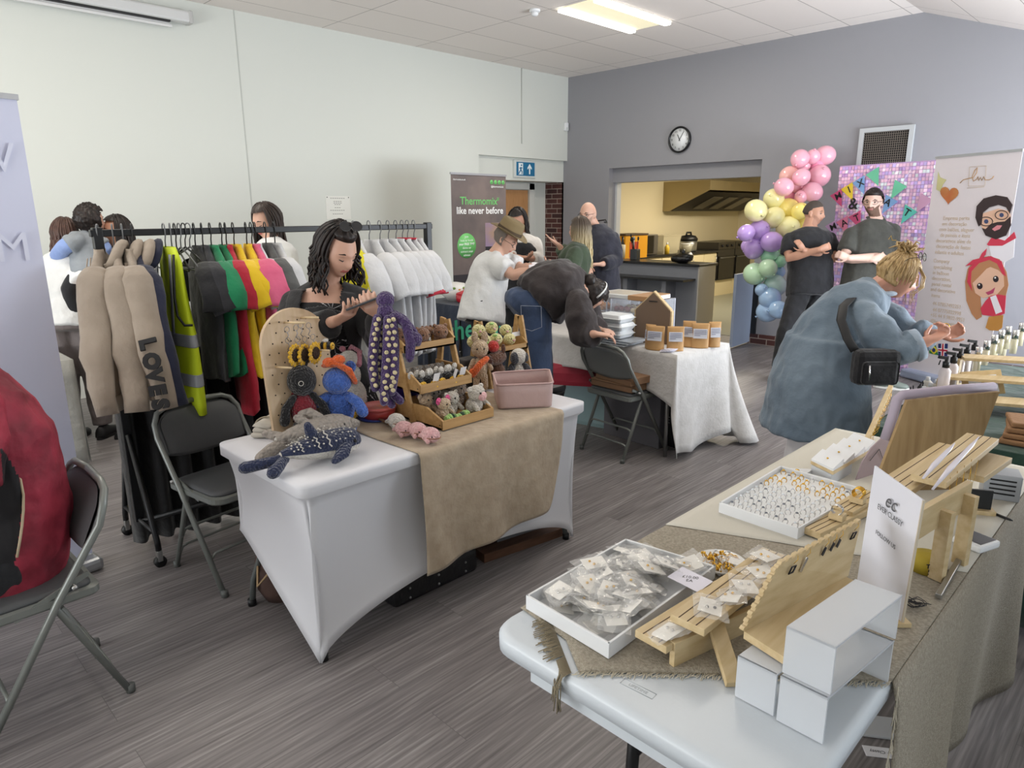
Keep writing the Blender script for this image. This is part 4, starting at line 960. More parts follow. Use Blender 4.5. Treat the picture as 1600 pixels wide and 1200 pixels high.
mb.loft([hr(0.080,0.098,-0.004),hr(0.084,0.102,0.0,0.004),hr(0.125,0.150,-0.004,0.020),hr(0.142,0.168,-0.008,0.030),hr(0.142,0.168,-0.004,0.031),hr(0.125,0.150,0.001,0.022),hr(0.090,0.108,0.006,0.004),hr(0.086,0.104,0.03),hr(0.080,0.098,0.085),hr(0.070,0.088,0.108),hr(0.04,0.06,0.104),hr(0.01,0.03,0.095)]);mb.build('crown_and_brim',FELT,HT)
mb = MB();mb.M = HM @ Matrix.Translation((0,-0.005,0.062)) @ Matrix.Rotation(0.08,4,'X');mb.loft([hr(0.0905,0.1085,0.006),hr(0.0885,0.1065,0.034)],cap=False);mb.build('hat_band',mat('felt_band','#4a3d2c',0.8),HT)
# ---------------- person bending over in dark jacket and jeans
D = 4.70;b0 = J(838,500,D);j = stand((b0.x,b0.y,0),RT,1.72,sw=0.19)
pose(j,hip=(828,482,D),waist=(848,463,D),chest=(880,450,D-0.04),neck=(912,458,D-0.08),head=(922,462,D-0.02),sR=(903,462,D-0.24),sL=(905,455,D+0.14),eR=(912,524,D-0.28),wR=(930,522,D-0.36),eL=(925,515,D+0.05),wL=(938,516,D-0.05))
for q,sg in (('R',-1),('L',1)):
 j['h'+q] = j['hip']+AW*(0.10*sg)+RT*0.02-V((0,0,0.02));j['k'+q] = J(846 if sg > 0 else 842,590,D+0.1*sg);j['a'+q] = j['k'+q]-RT*0.02;j['a'+q].z = 0.09
hd = [dict(w=j['wR'],d=RT+V((0,0,-0.1)),n=V((0,0,-1)),side=1,curl=0.6)]
M5,HM = person('person','person in dark brown jacket and blue jeans bending over the bakery table',j,SK1,sc_prof(BODY_M,1.12,1.2),hf=(RT*0.55+AW*0.35+V((0,0,-0.75))),hup=RT+V((0,0,0.2)),hands=hd,vox=0.0075,legs=False)
JK = cloth('jacket_brown','#2a2425','#352e2e',8)
garment(M5,'jacket',j,JK,[(0.45,0.21,0.17),(0.8,0.235,0.20),(1.3,0.235,0.205),(2,0.225,0.185),(2.5,0.20,0.15),(2.85,0.13,0.11),(3.0,0.08,0.08)],0.012,sleeves={'R': 1.75,'L': 1.7},sl_r=1.5,amp=0.014,seed=21,vox=0.011)
garment(M5,'jeans',j,cloth('jeans_blue','#27364f','#35486a',5),[(-0.75,0.19,0.15),(-0.3,0.215,0.19),(0,0.215,0.185),(0.45,0.20,0.15)],0.006,legs=1.95,leg_r=1.22,amp=0.007,seed=22,vox=0.011)
mb = MB();q = J(826,492,D-0.262);mb.tube([q+V((0,0,0.06))-RT*0.05,q+V((0,0,0.055))+RT*0.08,q-V((0,0,0.08))+RT*0.085,q-V((0,0,0.105))+RT*0.02,q-V((0,0,0.085))-RT*0.045],0.0022,5,closed=True);mb.build('pocket_stitching',mat('stitch','#8d93a0',0.8),M5)
for q in 'RL': shoe(M5,j['a'+q],RT,SHOE_B,SOLE_B)
hair_cap(M5,HM,HB,lambda u: 0.3 if (u[1] < 0.3 or u[2] > 0.5) else -0.1,0.018,rough=0.008)
mb = MB();mb.M = HM;mb.sphere((0,-0.105,0.055),(0.05,0.045,0.05),16,10)
for v in mb.bm.verts: v.co += V((noise.noise(v.co*30),noise.noise(v.co*30+V((9,9,9))),0))*0.012
mb.build('hair_bun',HB,M5)
mb = MB();mb.M = HM;mb.tube([head_pt((math.cos(a),-0.1,math.sin(a)),0.022) for a in [0.1*PI+0.8*PI*k/10 for k in range(11)]],0.007,6,flat=0.5);mb.build('headband',mat('band_white','#d8d8d6',0.5),M5)
# ---------------- person with long blond hair in green jacket
D = 6.15;b0 = J(893,450,D);j = stand((b0.x,b0.y,0),-RT,1.66,sw=0.17)
pose(j,head=(905,360,D),neck=(903,380,D),chest=(898,405,D),waist=(895,432,D),hip=(893,455,D),sL=(898,392,D-0.16),sR=(893,388,D+0.16),eL=(892,421,D-0.20),wL=(874,411,D-0.28),eR=(886,403,D+0.10),wR=(874,384,D+0.02))
hd = [dict(w=j['wR'],d=J(852,368,D)-j['wR'],n=V((0,0,1))-RT*0.3,side=1,curl=0.12),dict(w=j['wL'],d=-RT,n=V((0,0,1)),side=-1,curl=0.7)]
M6,HM = person('person','person in dark green jacket with long ombre blond hair gesturing near the hatch',j,SK1,BODY_F,hf=(-RT*0.75+AW*0.62),hands=hd,vox=0.0075,legs=False)
garment(M6,'jacket',j,cloth('jacket_green','#33402f','#3e4c38',8),[(-0.6,0.18,0.14),(0,0.18,0.135),(1,0.16,0.12),(2,0.17,0.14),(2.4,0.165,0.12),(2.7,0.14,0.085),(2.9,0.07,0.065)],0.014,sleeves=1.8,sl_r=1.1,amp=0.008,seed=31,vox=0.011)
garment(M6,'trousers',j,TRK,None,0.01,legs=1.95,amp=0.005,vox=0.013)
HO = bpy.data.materials.new('hair_ombre');HO.use_nodes = True;nt = HO.node_tree;b = nt.nodes['Principled BSDF'];b.inputs['Roughness'].default_value = 0.5
tc = nt.nodes.new('ShaderNodeTexCoord');sp_ = nt.nodes.new('ShaderNodeSeparateXYZ');rp = nt.nodes.new('ShaderNodeMapRange');rp.inputs[1].default_value = 1.30;rp.inputs[2].default_value = 1.56
cr = nt.nodes.new('ShaderNodeValToRGB');cr.color_ramp.elements[0].color = lin('#cbb98c');cr.color_ramp.elements[1].color = lin('#4b3f35')
nt.links.new(tc.outputs['Object'],sp_.inputs[0]);nt.links.new(sp_.outputs[2],rp.inputs[0]);nt.links.new(rp.outputs[0],cr.inputs[0]);nt.links.new(cr.outputs[0],b.inputs['Base Color'])
hair_cap(M6,HM,HO,lambda u: 0.3 if u[1] < 0.45 or u[2] > 0.6 else -0.1,0.014)
mb = MB();strands(mb,HM,90,(-PI*0.98,-0.02*PI),0.30,r=0.008,wave=0.010,out=0.014,seed=8);mb.build('hair_locks',HO,M6)
for q in 'RL': shoe(M6,j['a'+q],-RT,SHOE_B,SOLE_B)
mb = MB();p = J(866,407,D-0.3);mb.bar(p-RT*0.06,p+RT*0.06,0.07,0.009,V((0.2,0.1,1)),0.002);tag(mb.build('smartphone',mat('phone_case','')),'smartphone held by the person in the green jacket','smartphone')
# ---------------- bald person in navy jacket
D = 6.9;b0 = J(938,450,D);j = stand((b0.x,b0.y,0),-RT*0.6-AW*0.6,1.74,sw=0.2)
pose(j,head=(919,335,D-0.05),neck=(929,354,D),chest=(934,386,D),waist=(936,418,D),hip=(937,446,D),sL=(957,368,D-0.05),sR=(915,368,D+0.05),eL=(962,408,D-0.10),wL=(940,413,D-0.26),eR=(905,405,D),wR=(915,415,D-0.2))
M7,HM = person('person','bald person with glasses in navy jacket standing left of the kitchen hatch',j,SK1,sc_prof(BODY_M,1.08),hf=(-RT*0.62-AW*0.75+V((0,0,-0.15))),vox=0.0075,legs=False,lip='#a06a60',beard=mat('stubble_grey','#a58878',0.8),hands=[dict(w=j['wL'],d=-RT,n=V((0,0,-1)),side=-1,curl=0.8)])
garment(M7,'jacket',j,cloth('jacket_navy','#23242f','#2b2c38',8),[(-0.7,0.20,0.15),(0,0.20,0.15),(1,0.195,0.15),(2,0.20,0.15),(2.4,0.20,0.13),(2.7,0.15,0.10),(3.0,0.085,0.08)],0.012,sleeves=1.85,sl_r=1.2,amp=0.008,seed=41,vox=0.011)
garment(M7,'trousers',j,TRK,None,0.01,legs=1.95,amp=0.005,vox=0.013)
glasses(M7,HM,BLACKP)
for q in 'RL': shoe(M7,j['a'+q],j['f'],SHOE_B,SOLE_B)
mb = MB();mb.tube([j['neck']+AW*0.08+V((0,0,0.05)),j['neck']+RT*0.11+V((0,0,0.065)),j['neck']+RT*0.12-V((0,0,0.0))+V((0,0,0.04)),j['neck']+RT*0.09-AW*0.06+V((0,0,0.045))],0.008,6);mb.build('glasses_cord',BLACKP,M7)
# ---------------- dark-haired person in black apron
D = 6.55;b0 = J(815,450,D);j = stand((b0.x,b0.y,0),-AW,1.66,sw=0.17)
pose(j,head=(809,345,D-0.04),neck=(814,364,D),chest=(815,392,D),waist=(815,420,D),hip=(815,442,D),sL=(836,376,D),sR=(793,376,D),eL=(839,404,D-0.05),wL=(824,404,D-0.25),eR=(793,402,D-0.05),wR=(812,402,D-0.27))
hd = [dict(w=j['wL'],d=-RT*0.8-AW*0.2,n=V((0,0,1)),side=1,curl=0.7),dict(w=j['wR'],d=RT*0.5-AW*0.3,n=V((0,0,1)),side=-1,curl=0.7)]
M8,HM = person('person','dark-haired person in white top and black apron behind the felt hat',j,SK2,BODY_F,hf=(-AW*0.8-RT*0.3+V((0,0,-0.35))),hands=hd,vox=0.0075,legs=False,eyes='closed')
garment(M8,'white_top',j,cloth('cream_knit','#d2cdc6','#dcd8d2',8),[(-0.2,0.18,0.13),(1,0.155,0.115),(2,0.165,0.135),(2.4,0.16,0.115),(2.7,0.13,0.08),(2.88,0.07,0.065)],0.010,sleeves=1.5,sl_r=1.15,amp=0.006,seed=51,vox=0.011)
garment(M8,'apron',j,BLK,[(-1.8,0.20,0.14),(0,0.19,0.14),(1,0.165,0.125),(2,0.15,0.155),(2.3,0.11,0.14)],0.014,amp=0.005,seed=52,vox=0.012)
garment(M8,'trousers',j,TRK,None,0.01,legs=1.95,amp=0.005,vox=0.014)
hair_cap(M8,HM,HB,lambda u: 0.3 if u[1] < 0.25 or u[2] > 0.55 else -0.1,0.014)
mb = MB();strands(mb,HM,70,(-PI*1.05,0.10*PI),0.24,r=0.008,wave=0.010,out=0.014,seed=9);mb.build('hair_locks',HB,M8)
for q in 'RL': shoe(M8,j['a'+q],-AW,SHOE_B,SOLE_B)
mb = MB();mb.tube([j['wL']+V((0.0,0.03*math.cos(a),0.03*math.sin(a))) for a in [2*PI*k/14 for k in range(14)]],0.009,6,closed=True);mb.build('wrist_watch',BLACKP,M8)
# ---------------- people at the far left
D = 5.0;b0 = J(103,450,D);j = stand((b0.x,b0.y,0),AW*0.8-RT*0.3,1.66,sw=0.18)
pose(j,head=(105,367,D),neck=(103,390,D),chest=(102,425,D),waist=(103,465,D),hip=(105,500,D),sL=(82,418,D+0.02),sR=(125,410,D),eL=(88,470,D+0.05),wL=(122,470,D+0.2),eR=(133,450,D-0.14),wR=(112,458,D+0.12))
M9,HM = person('person','brown-haired person in white t-shirt carrying a child by the left wall',j,SK1,BODY_F,hf=(AW*0.9+RT*0.2),vox=0.0075,legs=False)
garment(M9,'tshirt',j,MATS['white_tshirt'],[(-0.3,0.185,0.145),(1,0.175,0.135),(2,0.175,0.14),(2.4,0.17,0.12),(2.7,0.14,0.085),(2.9,0.07,0.065)],0.012,sleeves=0.75,sl_r=1.3,amp=0.010,seed=61,vox=0.011)
garment(M9,'trousers',j,cloth('trousers_taupe','#6b625f','#787070',8),[(-0.5,0.15,0.12),(0,0.18,0.14)],0.012,legs=1.95,leg_r=1.15,amp=0.006,vox=0.013)
HBR = hairmat('hair_brown','#3a2620','#5a4036')
hair_cap(M9,HM,HBR,lambda u: 0.3 if u[1] < 0.3 or u[2] > 0.6 else -0.1,0.016)
mb = MB();strands(mb,HM,60,(-PI*1.0,0.0),0.12,r=0.009,wave=0.006,out=0.014,seed=12);mb.build('hair_locks',HBR,M9)
for q in 'RL': shoe(M9,j['a'+q],AW,SHOE_B,SOLE_B)
# child held on the arm
Dc = D-0.02;j = stand(J(135,430,Dc),-RT*0.6+AW*0.5,1.0,sw=0.20)
pose(j,head=(141,345,Dc),neck=(137,362,Dc),chest=(133,382,Dc),waist=(134,405,Dc-0.02),hip=(136,425,Dc-0.04),sL=(122,371,Dc-0.10),sR=(148,371,Dc+0.02),eL=(102,385,Dc-0.13),wL=(86,405,Dc-0.05),eR=(162,388,Dc+0.05),wR=(160,400,Dc+0.1))
for q,sg in (('R',1),('L',-1)): j['h'+q] = j['hip']+RT*0.05*sg;j['k'+q] = j['hip']+RT*0.10*sg-AW*0.08-V((0,0,0.12));j['a'+q] = j['k'+q]-V((0,0,0.18))+RT*0.02
j['s'] = 0.62
K1,HM = person('child','dark-haired child in grey and blue top held in the arms by the left wall',j,SK1,BODY_M,hf=(AW*0.8+RT*0.4),hs=1.5,vox=0.011,base=j['hip'],hands=[dict(w=j['wL'],d=-V((0,0,1))+AW*0.4,n=AW,side=1,curl=0.5,s=0.65)])
K1['category'] = 'child'
BL = cloth('sleeve_blue','#7d93c4','#8aa0cf',8)
garment(K1,'sleeves',j,BL,None,0.014,sleeves={'L': 1.85,'R': 1.85},sl_r=1.4,vox=0.011,amp=0.004)
garment(K1,'grey_top',j,cloth('grey_marl','#7f858b','#8e9499',10),BODY_M[1:-1],0.02,sleeves=0.8,sl_r=1.5,vox=0.011,amp=0.005)
garment(K1,'trousers',j,TRK,[(-0.4,0.12,0.10),(0,0.17,0.12)],0.02,legs=1.9,vox=0.012,amp=0.003)
hair_cap(K1,HM,HB,lambda u: 0.3 if u[1] < 0.35 or u[2] > 0.5 else -0.1,0.02,rough=0.016)
# dark-haired person facing the child
D = 5.15;b0 = J(185,450,D);j = stand((b0.x,b0.y,0),-RT*0.7-AW*0.5,1.66,sw=0.18)
pose(j,head=(182,362,D),neck=(190,385,D),chest=(192,420,D),waist=(193,460,D),hip=(193,495,D),sL=(214,405,D-0.05),sR=(172,402,D+0.05))
M10,HM = person('person','dark-haired person in dark top facing the child at the far left',j,SK2,BODY_F,hf=(-RT*0.75-AW*0.55),vox=0.0075,legs=False)
garment(M10,'top',j,BLK,BODY_F[1:-1],0.016,sleeves=1.6,amp=0.006,vox=0.012)
garment(M10,'trousers',j,TRK,None,0.01,legs=1.95,amp=0.005,vox=0.014)
hair_cap(M10,HM,HB,lambda u: 0.3 if u[1] < 0.2 or u[2] > 0.6 else -0.1,0.016)
mb = MB();strands(mb,HM,60,(-PI*1.05,0.12*PI),0.22,r=0.009,wave=0.006,out=0.014,seed=13);mb.build('hair_locks',HB,M10)
for q in 'RL': shoe(M10,j['a'+q],j['f'],SHOE_B,SOLE_B)
# long-haired person behind the clothes rail
D = 4.5;b0 = J(420,450,D);j = stand((b0.x,b0.y,0),-AW*0.6-RT*0.5,1.62,sw=0.175)
pose(j,head=(417,346,D),neck=(425,371,D),chest=(427,410,D),waist=(428,450,D),hip=(428,485,D),sL=(449,393,D-0.05),sR=(403,391,D+0.05))
M11,HM = person('person','person with long straight brown hair looking down behind the clothes rail',j,SK1,BODY_F,hf=(-RT*0.55-AW*0.70+V((0,0,-0.3))),vox=0.008,eyes='closed')
garment(M11,'top',j,MATS['white_tshirt'],BODY_F[1:-1],0.014,sleeves=1.0,amp=0.006,vox=0.012)
garment(M11,'trousers',j,TRK,None,0.01,legs=1.95,amp=0.005,vox=0.014)
hair_cap(M11,HM,hairmat('hair_dark_brown','#1c1412','#3a2c25'),lambda u: 0.3 if u[1] < 0.3 or u[2] > 0.62 else -0.1,0.016)
mb = MB();strands(mb,HM,80,(-PI*1.12,0.16*PI),0.26,r=0.008,wave=0.004,out=0.014,seed=14);mb.build('hair_locks',MATS['hair_dark_brown'],M11)
for q in 'RL': shoe(M11,j['a'+q],j['f'],SHOE_B,SOLE_B)
# ================================================================== TABLES, CHAIRS, RAIL
SPX = cloth('spandex_white','#cfd0d4',None);MATS['spandex_white'].node_tree.nodes['Principled BSDF'].inputs['Roughness'].default_value = 0.6
SPX = mat('spandex_smooth','#d3d4d9',0.65,sheen=0.2)
LEGG = mat('leg_grey','#6d7270',0.4,metal=0.4)
# ---- toy table: folding table under a stretch cover
TX0,TX1,TY0,TY1,TZ = -2.775,-2.07,1.04,2.595,0.74
t = thing('folding_table','toy stall folding table hidden under the white stretch cover','table',((TX0+TX1)/2,(TY0+TY1)/2,0))
mb = MB();mb.box((TX0+0.015,TY0+0.015,0.69),(TX1-0.015,TY1-0.015,0.732),0.01);mb.build('tabletop',PLAST_W,t)
for (lx,ly) in ((TX0+0.07,TY0+0.05),(TX1-0.07,TY0+0.07),(TX0+0.07,TY1-0.07),(TX1-0.07,TY1-0.07)):
 mb = MB();ix = 0.05 if lx < -2.4 else -0.05;iy = 0.06 if ly < 1.8 else -0.06;mb.tube([(lx+ix,ly+iy,0.69),(lx+ix,ly+iy,0.30),(lx+ix*0.2,ly+iy*0.2,0.12),(lx,ly,0.0)],0.013,10);lg = mb.build('leg',LEGG,t)
 mb = MB();mb.cyl((lx,ly,0),(lx,ly,0.03),0.018);mb.build('foot_cap',BLACKP,lg)
def cover():
 mb = MB();cs = [V((TX0,TY0,0)),V((TX1,TY0,0)),V((TX1,TY1,0)),V((TX0,TY1,0))];cr = 0.045;per = []
 for c in range(4):
  a,b = cs[c],cs[(c+1) % 4];d = (b-a).normalized();nrm = V((d.y,-d.x,0));Ls = (b-a).length;n = 40 if c % 2 else 22
  for k in range(n+1): u = k/n;per.append((a+d*lerp(cr,Ls-cr,u),nrm,u,c,0))
  nx = V((d.x,d.y,0));cen = b-d*cr-nrm*cr
  for k in range(1,6): q = PI/2*k/6;nn = nrm*math.cos(q)+nx*math.sin(q);per.append((cen+nn*cr,nn,1.0 if k < 3 else 0.0,c if k < 3 else (c+1) % 4,math.sin(2*q)))
 ctr = (cs[0]+cs[2])/2
 def pt(q,v):
  p,nn,u,c,cn = q;arch = math.sin(PI*u)**0.55 if 0 < u < 1 else 0
  hz = {0: 0.34*(1-u**1.6),1: 0.20*arch,2: 0.36*arch,3: max(0.20*arch,0.34*u**3)}[c]
  if v < 0: r = lerp(p,ctr,-v);r.z = TZ;return r
  if v < 0.05: r = p.copy();r.z = TZ-0.045*(v/0.05);return r
  w_ = (v-0.05)/0.95;ins = 0.020+0.055*math.sin(PI*w_)**0.8*(0.40+0.7*math.sin(PI*u))+0.02*w_*(1-math.sin(PI*u))
  if v < 0.08: ins *= (v-0.05)/0.03
  r = p-nn*ins*(1+0.41*cn)
  if cn == 0: pass
  r.z = (TZ-0.045)-w_*(TZ-0.045-hz-0.012);return r
 vs = [-0.97,-0.5,-0.12,0.0,0.012,0.048,0.055,0.08,0.12,0.2,0.3,0.4,0.5,0.6,0.7,0.8,0.88,0.94,1.0]
 mb.loft([[pt(q,v) for q in per] for v in vs],cap=False)
 return mb
c_ = cover().build('table_cover',SPX,None);tag(c_,'white stretch table cover with arched sides over the toy stall table','tablecloth');md = c_.modifiers.new('thickness','SOLIDIFY');md.thickness = 0.003
# care tag + seam
mb = MB();mb.box((TX1-0.165,TY0+0.062,0.405),(TX1-0.13,TY0+0.066,0.425));
# ---- runner
RUN = cloth('runner_linen','#a3927c','#b0a08a',16)
def runner():
 mb = MB();y0,y1 = 1.535,2.39
 def f(u,v):
  y = lerp(y0,y1,u);zb = 0.215+0.06*u+(0.20*max(0,(u-0.86)/0.14)**2)
  top = 0.60;Lr = 0.70
  if v < 0.4:
   x = lerp(TX0+0.08,TX1+0.006,v/0.4);return V((x,y+0.012*math.sin(x*9)*(1-v/0.4)+(-0.02*(1-v/0.4)),TZ+0.004+(0.0015*noise.noise(V((x*9,y*9,0))))))
  if v < 0.44:
   a = (v-0.4)/0.04*PI/2;return V((TX1+0.006+0.012*math.sin(a),y,TZ+0.004-0.012*(1-math.cos(a))))
  w_ = (v-0.44)/0.56;z = lerp(TZ-0.008,zb,w_)
  fold = 0.016*math.sin(u*17+1.2*math.sin(w_*3))*w_+0.010*noise.noise(V((y*6,z*3,2)))*w_
  return V((TX1+0.019+fold+0.004,y+0.02*w_*(0.5-u),z))
 mb.grid(f,60,60);return mb
o = runner().build('table_runner',RUN,None,thick=0.002);tag(o,'beige linen runner draped over the front of the white toy table','table runner')
# ---- folding chairs
CHG = mat('chair_grey','#7d817d',0.35,metal=0.25);VIN = mat('chair_vinyl','#4b4d4f',0.5,bump=('noise',120,0.15,0.002));STEELG = mat('chair_panel_grey','#7f8280',0.4,metal=0.2)
def folding_chair(label,back_out=False,sc=1.0):
 """local: faces +Y, rear feet at y = 0, width along x"""
 t = thing('folding_chair',label,'chair',(0,0,0),0,'grey metal folding chairs')
 W = 0.215;F = 0.44
 for sx in (-1,1):
  x = sx*W
  mb = MB();mb.tube([(x,F,0.0),(x,0.17,0.44),(x,0.02,0.66),(x*0.98,0.0,0.72),(x*0.86,-0.018,0.765),(x*0.66,-0.022,0.785),(0,-0.026,0.792)],0.0125,10);mb.build('back_frame',CHG,t)
  mb = MB();mb.tube([(x*0.90,0.0,0.0),(x*0.90,0.17,0.40),(x*0.90,0.20,0.445)],0.0115,10);lg = mb.build('leg',CHG,t)
  for p in ((x,F,0),(x*0.90,0,0)):
   mb = MB();mb.cyl(p,(p[0],p[1],0.03),0.0155,10);mb.build('foot_cap',mat('foot_cap_grey','#5b5e5c',0.6),t)
  mb = MB();mb.bar((x*0.93,0.07,0.50),(x*0.93,0.29,0.42),0.006,0.018);mb.build('hinge_bracket',CHG,t)
  mb = MB();mb.cyl((x*0.9,0.12,0.475),(x*1.07,0.12,0.475),0.009,8);mb.build('rivet',STEEL,t)
 for z,fr in ((0.20,1),(0.10,1)):
  mb = MB();y = 0.17*(z/0.40);mb.tube([(-W*0.9,y,z-0.02),(-W*0.82,y,z+0.012),(-W*0.7,y,z+0.018),(W*0.7,y,z+0.018),(W*0.82,y,z+0.012),(W*0.9,y,z-0.02)],0.007,8);mb.build('stretcher',CHG,t)
 mb = MB();z = 0.16;y = lerp(F,0.17,z/0.44);mb.tube([(-W,y,z-0.02),(-W*0.85,y,z+0.01),(W*0.85,y,z+0.01),(W,y,z-0.02)],0.007,8);mb.build('stretcher',CHG,t)
 def rr(x,y0,y1,z,r=0.06,n=5):
  P = []
  for cx,cy,a0 in ((x-r,y1-r,0),(-x+r,y1-r,PI/2),(-x+r*0.5,y0+r*0.5,PI),(x-r*0.5,y0+r*0.5,1.5*PI)):
   q = r if cy > (y0+y1)/2 else r*0.5
   for k in range(n+1): a = a0+PI/2*k/n;P.append((cx+q*math.cos(a),cy+q*math.sin(a),z))
  return P
 mb = MB();mb.loft([rr(0.200,0.045,0.43,0.418),rr(0.205,0.04,0.435,0.425),rr(0.205,0.04,0.435,0.446),rr(0.19,0.055,0.42,0.450)],sm=False);mb.build('seat_pan',CHG,t)
 mb = MB();mb.loft([rr(0.188,0.06,0.415,0.449),rr(0.188,0.06,0.415,0.460),rr(0.17,0.08,0.395,0.470),rr(0.10,0.15,0.32,0.473)]);mb.build('seat',VIN,t)
 # backrest between the uprights, curved
 def bk(u,v,off):
  a = u*2-1;z = lerp(0.575-0.02*(1-a*a)*0-0.028*(1-abs(a)**2.5)+0.01,0.775-0.045*abs(a)**5,v);zz = z
  y = 0.06-0.10*(z-0.56)/0.22+0.018*(a*a)-0.022*0+off
  return V((a*W*0.965*(1-0.10*max(0,(v-0.75)/0.25)**2),y,zz))
 mb = MB();mb.grid(lambda u,v: bk(u,v,0),18,10);o = mb.build('backrest',STEELG if back_out else VIN,t);md = o.modifiers.new('thickness','SOLIDIFY');md.thickness = 0.004
 mb = MB();mb.grid(lambda u,v: bk(0.04+0.92*u,0.06+0.88*v,0.010+0.012*(1-(2*u-1)**4)*(1-(2*v-1)**4)),18,10);mb.build('back_pad',VIN,t)
 return t
ch = folding_chair('grey folding chair with dark padded seat behind the white toy table')
def place(o,rear_px,front_dir,side=0):
 pass
def put_chair(o,foot,faced,near):
 """foot: world position of one rear foot, faced: unit dir, near = -1/+1 which rear foot (local x sign)"""
 f = V((faced[0],faced[1],0)).normalized();x = V((f.y,-f.x,0));org = V(foot)-x*(near*0.215*0.9)
 o.location = (org.x,org.y,0);o.rotation_euler = (0,0,math.atan2(-f.x,f.y))
f1 = G(277,885);f2 = G(393,928)
ch2 = dup(ch,label='grey folding chair with cardboard boxes on its seat beside the bakery table')
ch3 = dup(ch,label='grey folding chair at left under the person in red top')
put_chair(ch,f1,(1.0,0.16),1)
r1 = G(972,724);r0 = G(889,703);put_chair(ch2,r1,(0.10,1.0),1)
for c in ch2.children:
 if c.name.startswith('backrest'): c.data = c.data.copy();c.data.materials[0] = STEELG
put_chair(ch3,G(205,1080),(0.03,-1),-1)
# ---- bakery table
BT = G(1058,556,0.74);BR = G(1131,539,0.74)
BR = BT+(BR-BT).normalized()*0.62;bx = (BR-BT).normalized();by = V((-bx.y,bx.x,0));BL_ = 1.62;BW_ = (BR-BT).length
t = thing('folding_table','bakery stall trestle table under the pale textured cloth','table',BT+by*0.8+bx*0.4-V((0,0,0.74)))
mb = MB();M = frame(BT-V((0,0,0.015)),bx,by);mb.M = M;mb.box((0.01,0.01,-0.03),(BW_-0.01,BL_,0.0),0.005);mb.build('tabletop',PLAST_W,t)
for (a,b_) in ((0.06,0.10),(BW_-0.06,0.10),(0.06,BL_-0.1),(BW_-0.06,BL_-0.1)):
 mb = MB();p = BT+bx*a+by*b_;mb.cyl((p.x,p.y,0),(p.x,p.y,0.70),0.013);mb.build('leg',STEEL,t)
TWC = mat('cloth_offwhite','#cdcbc9',0.9,sheen=0.1,bump=('noise',55,0.5,0.006),var=('#c2c0bd',14))
def bcloth():
 mb = MB()
 # perimeter loop: start far-left along near long edge -> corner A (BT) -> short edge -> corner B (BR) -> far long edge
 path = []
 for k in range(31): path.append((BT+by*(BL_*(1-k/30)),-bx,0,k/30))
 for k in range(1,9): a = k/9*PI/2;path.append((BT,-bx*math.cos(a)-by*math.sin(a),1,k/9))
 for k in range(0,21): path.append((BT+bx*(BW_*k/20),-by,2,k/20))
 for k in range(1,9): a = k/9*PI/2;path.append((BR,-by*math.cos(a)+bx*math.sin(a),3,k/9))
 for k in range(0,21): path.append((BR+by*(BL_*k/20),bx,4,k/20))
 rings = []
 for v in range(14):
  w_ = v/13;ring = []
  for (p,n,seg,u) in path:
   if seg == 0: drop = 0.24+0.02*math.sin(u*9)+0.10*max(0,(u-0.8)/0.2)**2;flare = 0.02+0.01*math.sin(u*14)
   elif seg == 1: drop = 0.34+0.36*min(u*1.3,1);flare = 0.03+0.03*math.sin(PI*u)
   elif seg == 2: drop = 0.70-0.03*math.cos(u*7)-0.04*u;flare = 0.02+0.045*math.sin(u*8+0.6)*(0.4+u)
   elif seg == 3: drop = 0.72;flare = 0.06+0.20*math.sin(PI*u)
   else: drop = 0.70;flare = 0.03+0.02*math.sin(u*15)
   e = w_**1.0;q = p+V((0,0,0.004))+n*(0.006+flare*e**1.3)+V((0,0,-1))*(drop*e);q.z = max(q.z,0.012);
   if v == 0: q = p+V((0,0,0.004))+n*0.004
   ring.append(q)
  rings.append(ring)
 c = BT+bx*BW_/2+by*BL_/2;R = [[lerp(q,V((c.x,c.y,q.z)),f) for q in rings[0]] for f in (0.98,0.6,0.25)]
 mb.loft(R+rings,cap=False,close=False)
 mb.poly([R[0][0],R[0][-1],R[1][-1],R[1][0]])
 return mb
o = bcloth().build('tablecloth',TWC,None,thick=0.003);tag(o,'pale textured tablecloth hanging to the floor at the bakery stall','tablecloth')
mb = MB();mb.grid(lambda u,v: BT+by*(0.02+u*(BL_-0.03))+bx*(0.01+v*(BW_-0.02))+V((0,0,0.003+0.001*noise.noise(V((u*8,v*8,0))))),30,16);o2 = mb.build('cloth_top',TWC,o)
def under(p,d=0.0): return p
# things under the bakery table
def bag_box(name,label,cat,c,sz,m,rz=0,handle=None,bev=0.02):
 t = thing(name,label,cat,c);mb = MB();mb.M = Matrix.Translation(c) @ Matrix.Rotation(rz,4,'Z');sx,sy,szz = sz
 mb.loft([[V((x*k+noise.noise(V((x*9,y*9,z*9+k)))*0.012,y*k+noise.noise(V((x*9+5,y*9,z*9)))*0.012,z)) for x,y in [(sx/2*cx,sy/2*cy) for cx,cy in ((-1,-1),(0,-1.04),(1,-1),(1.04,0),(1,1),(0,1.04),(-1,1),(-1.04,0))]] for z,k in ((0,0.95),(0.03,1.0),(szz*0.6,1.02),(szz,0.86))],sm=False)
 mb.build('body',m,t)
 if handle:
  for sg in (-1,1):
   mb = MB();mb.M = Matrix.Translation(c) @ Matrix.Rotation(rz,4,'Z');mb.tube([(-sx*0.2,sg*sy*0.35,szz),(-sx*0.17,sg*sy*0.4,szz+0.12),(sx*0.17,sg*sy*0.4,szz+0.12),(sx*0.2,sg*sy*0.35,szz)],0.009,6,flat=0.4);mb.build('handle',handle,t)
 return t
p = BT+by*0.28+bx*0.38;p.z = 0
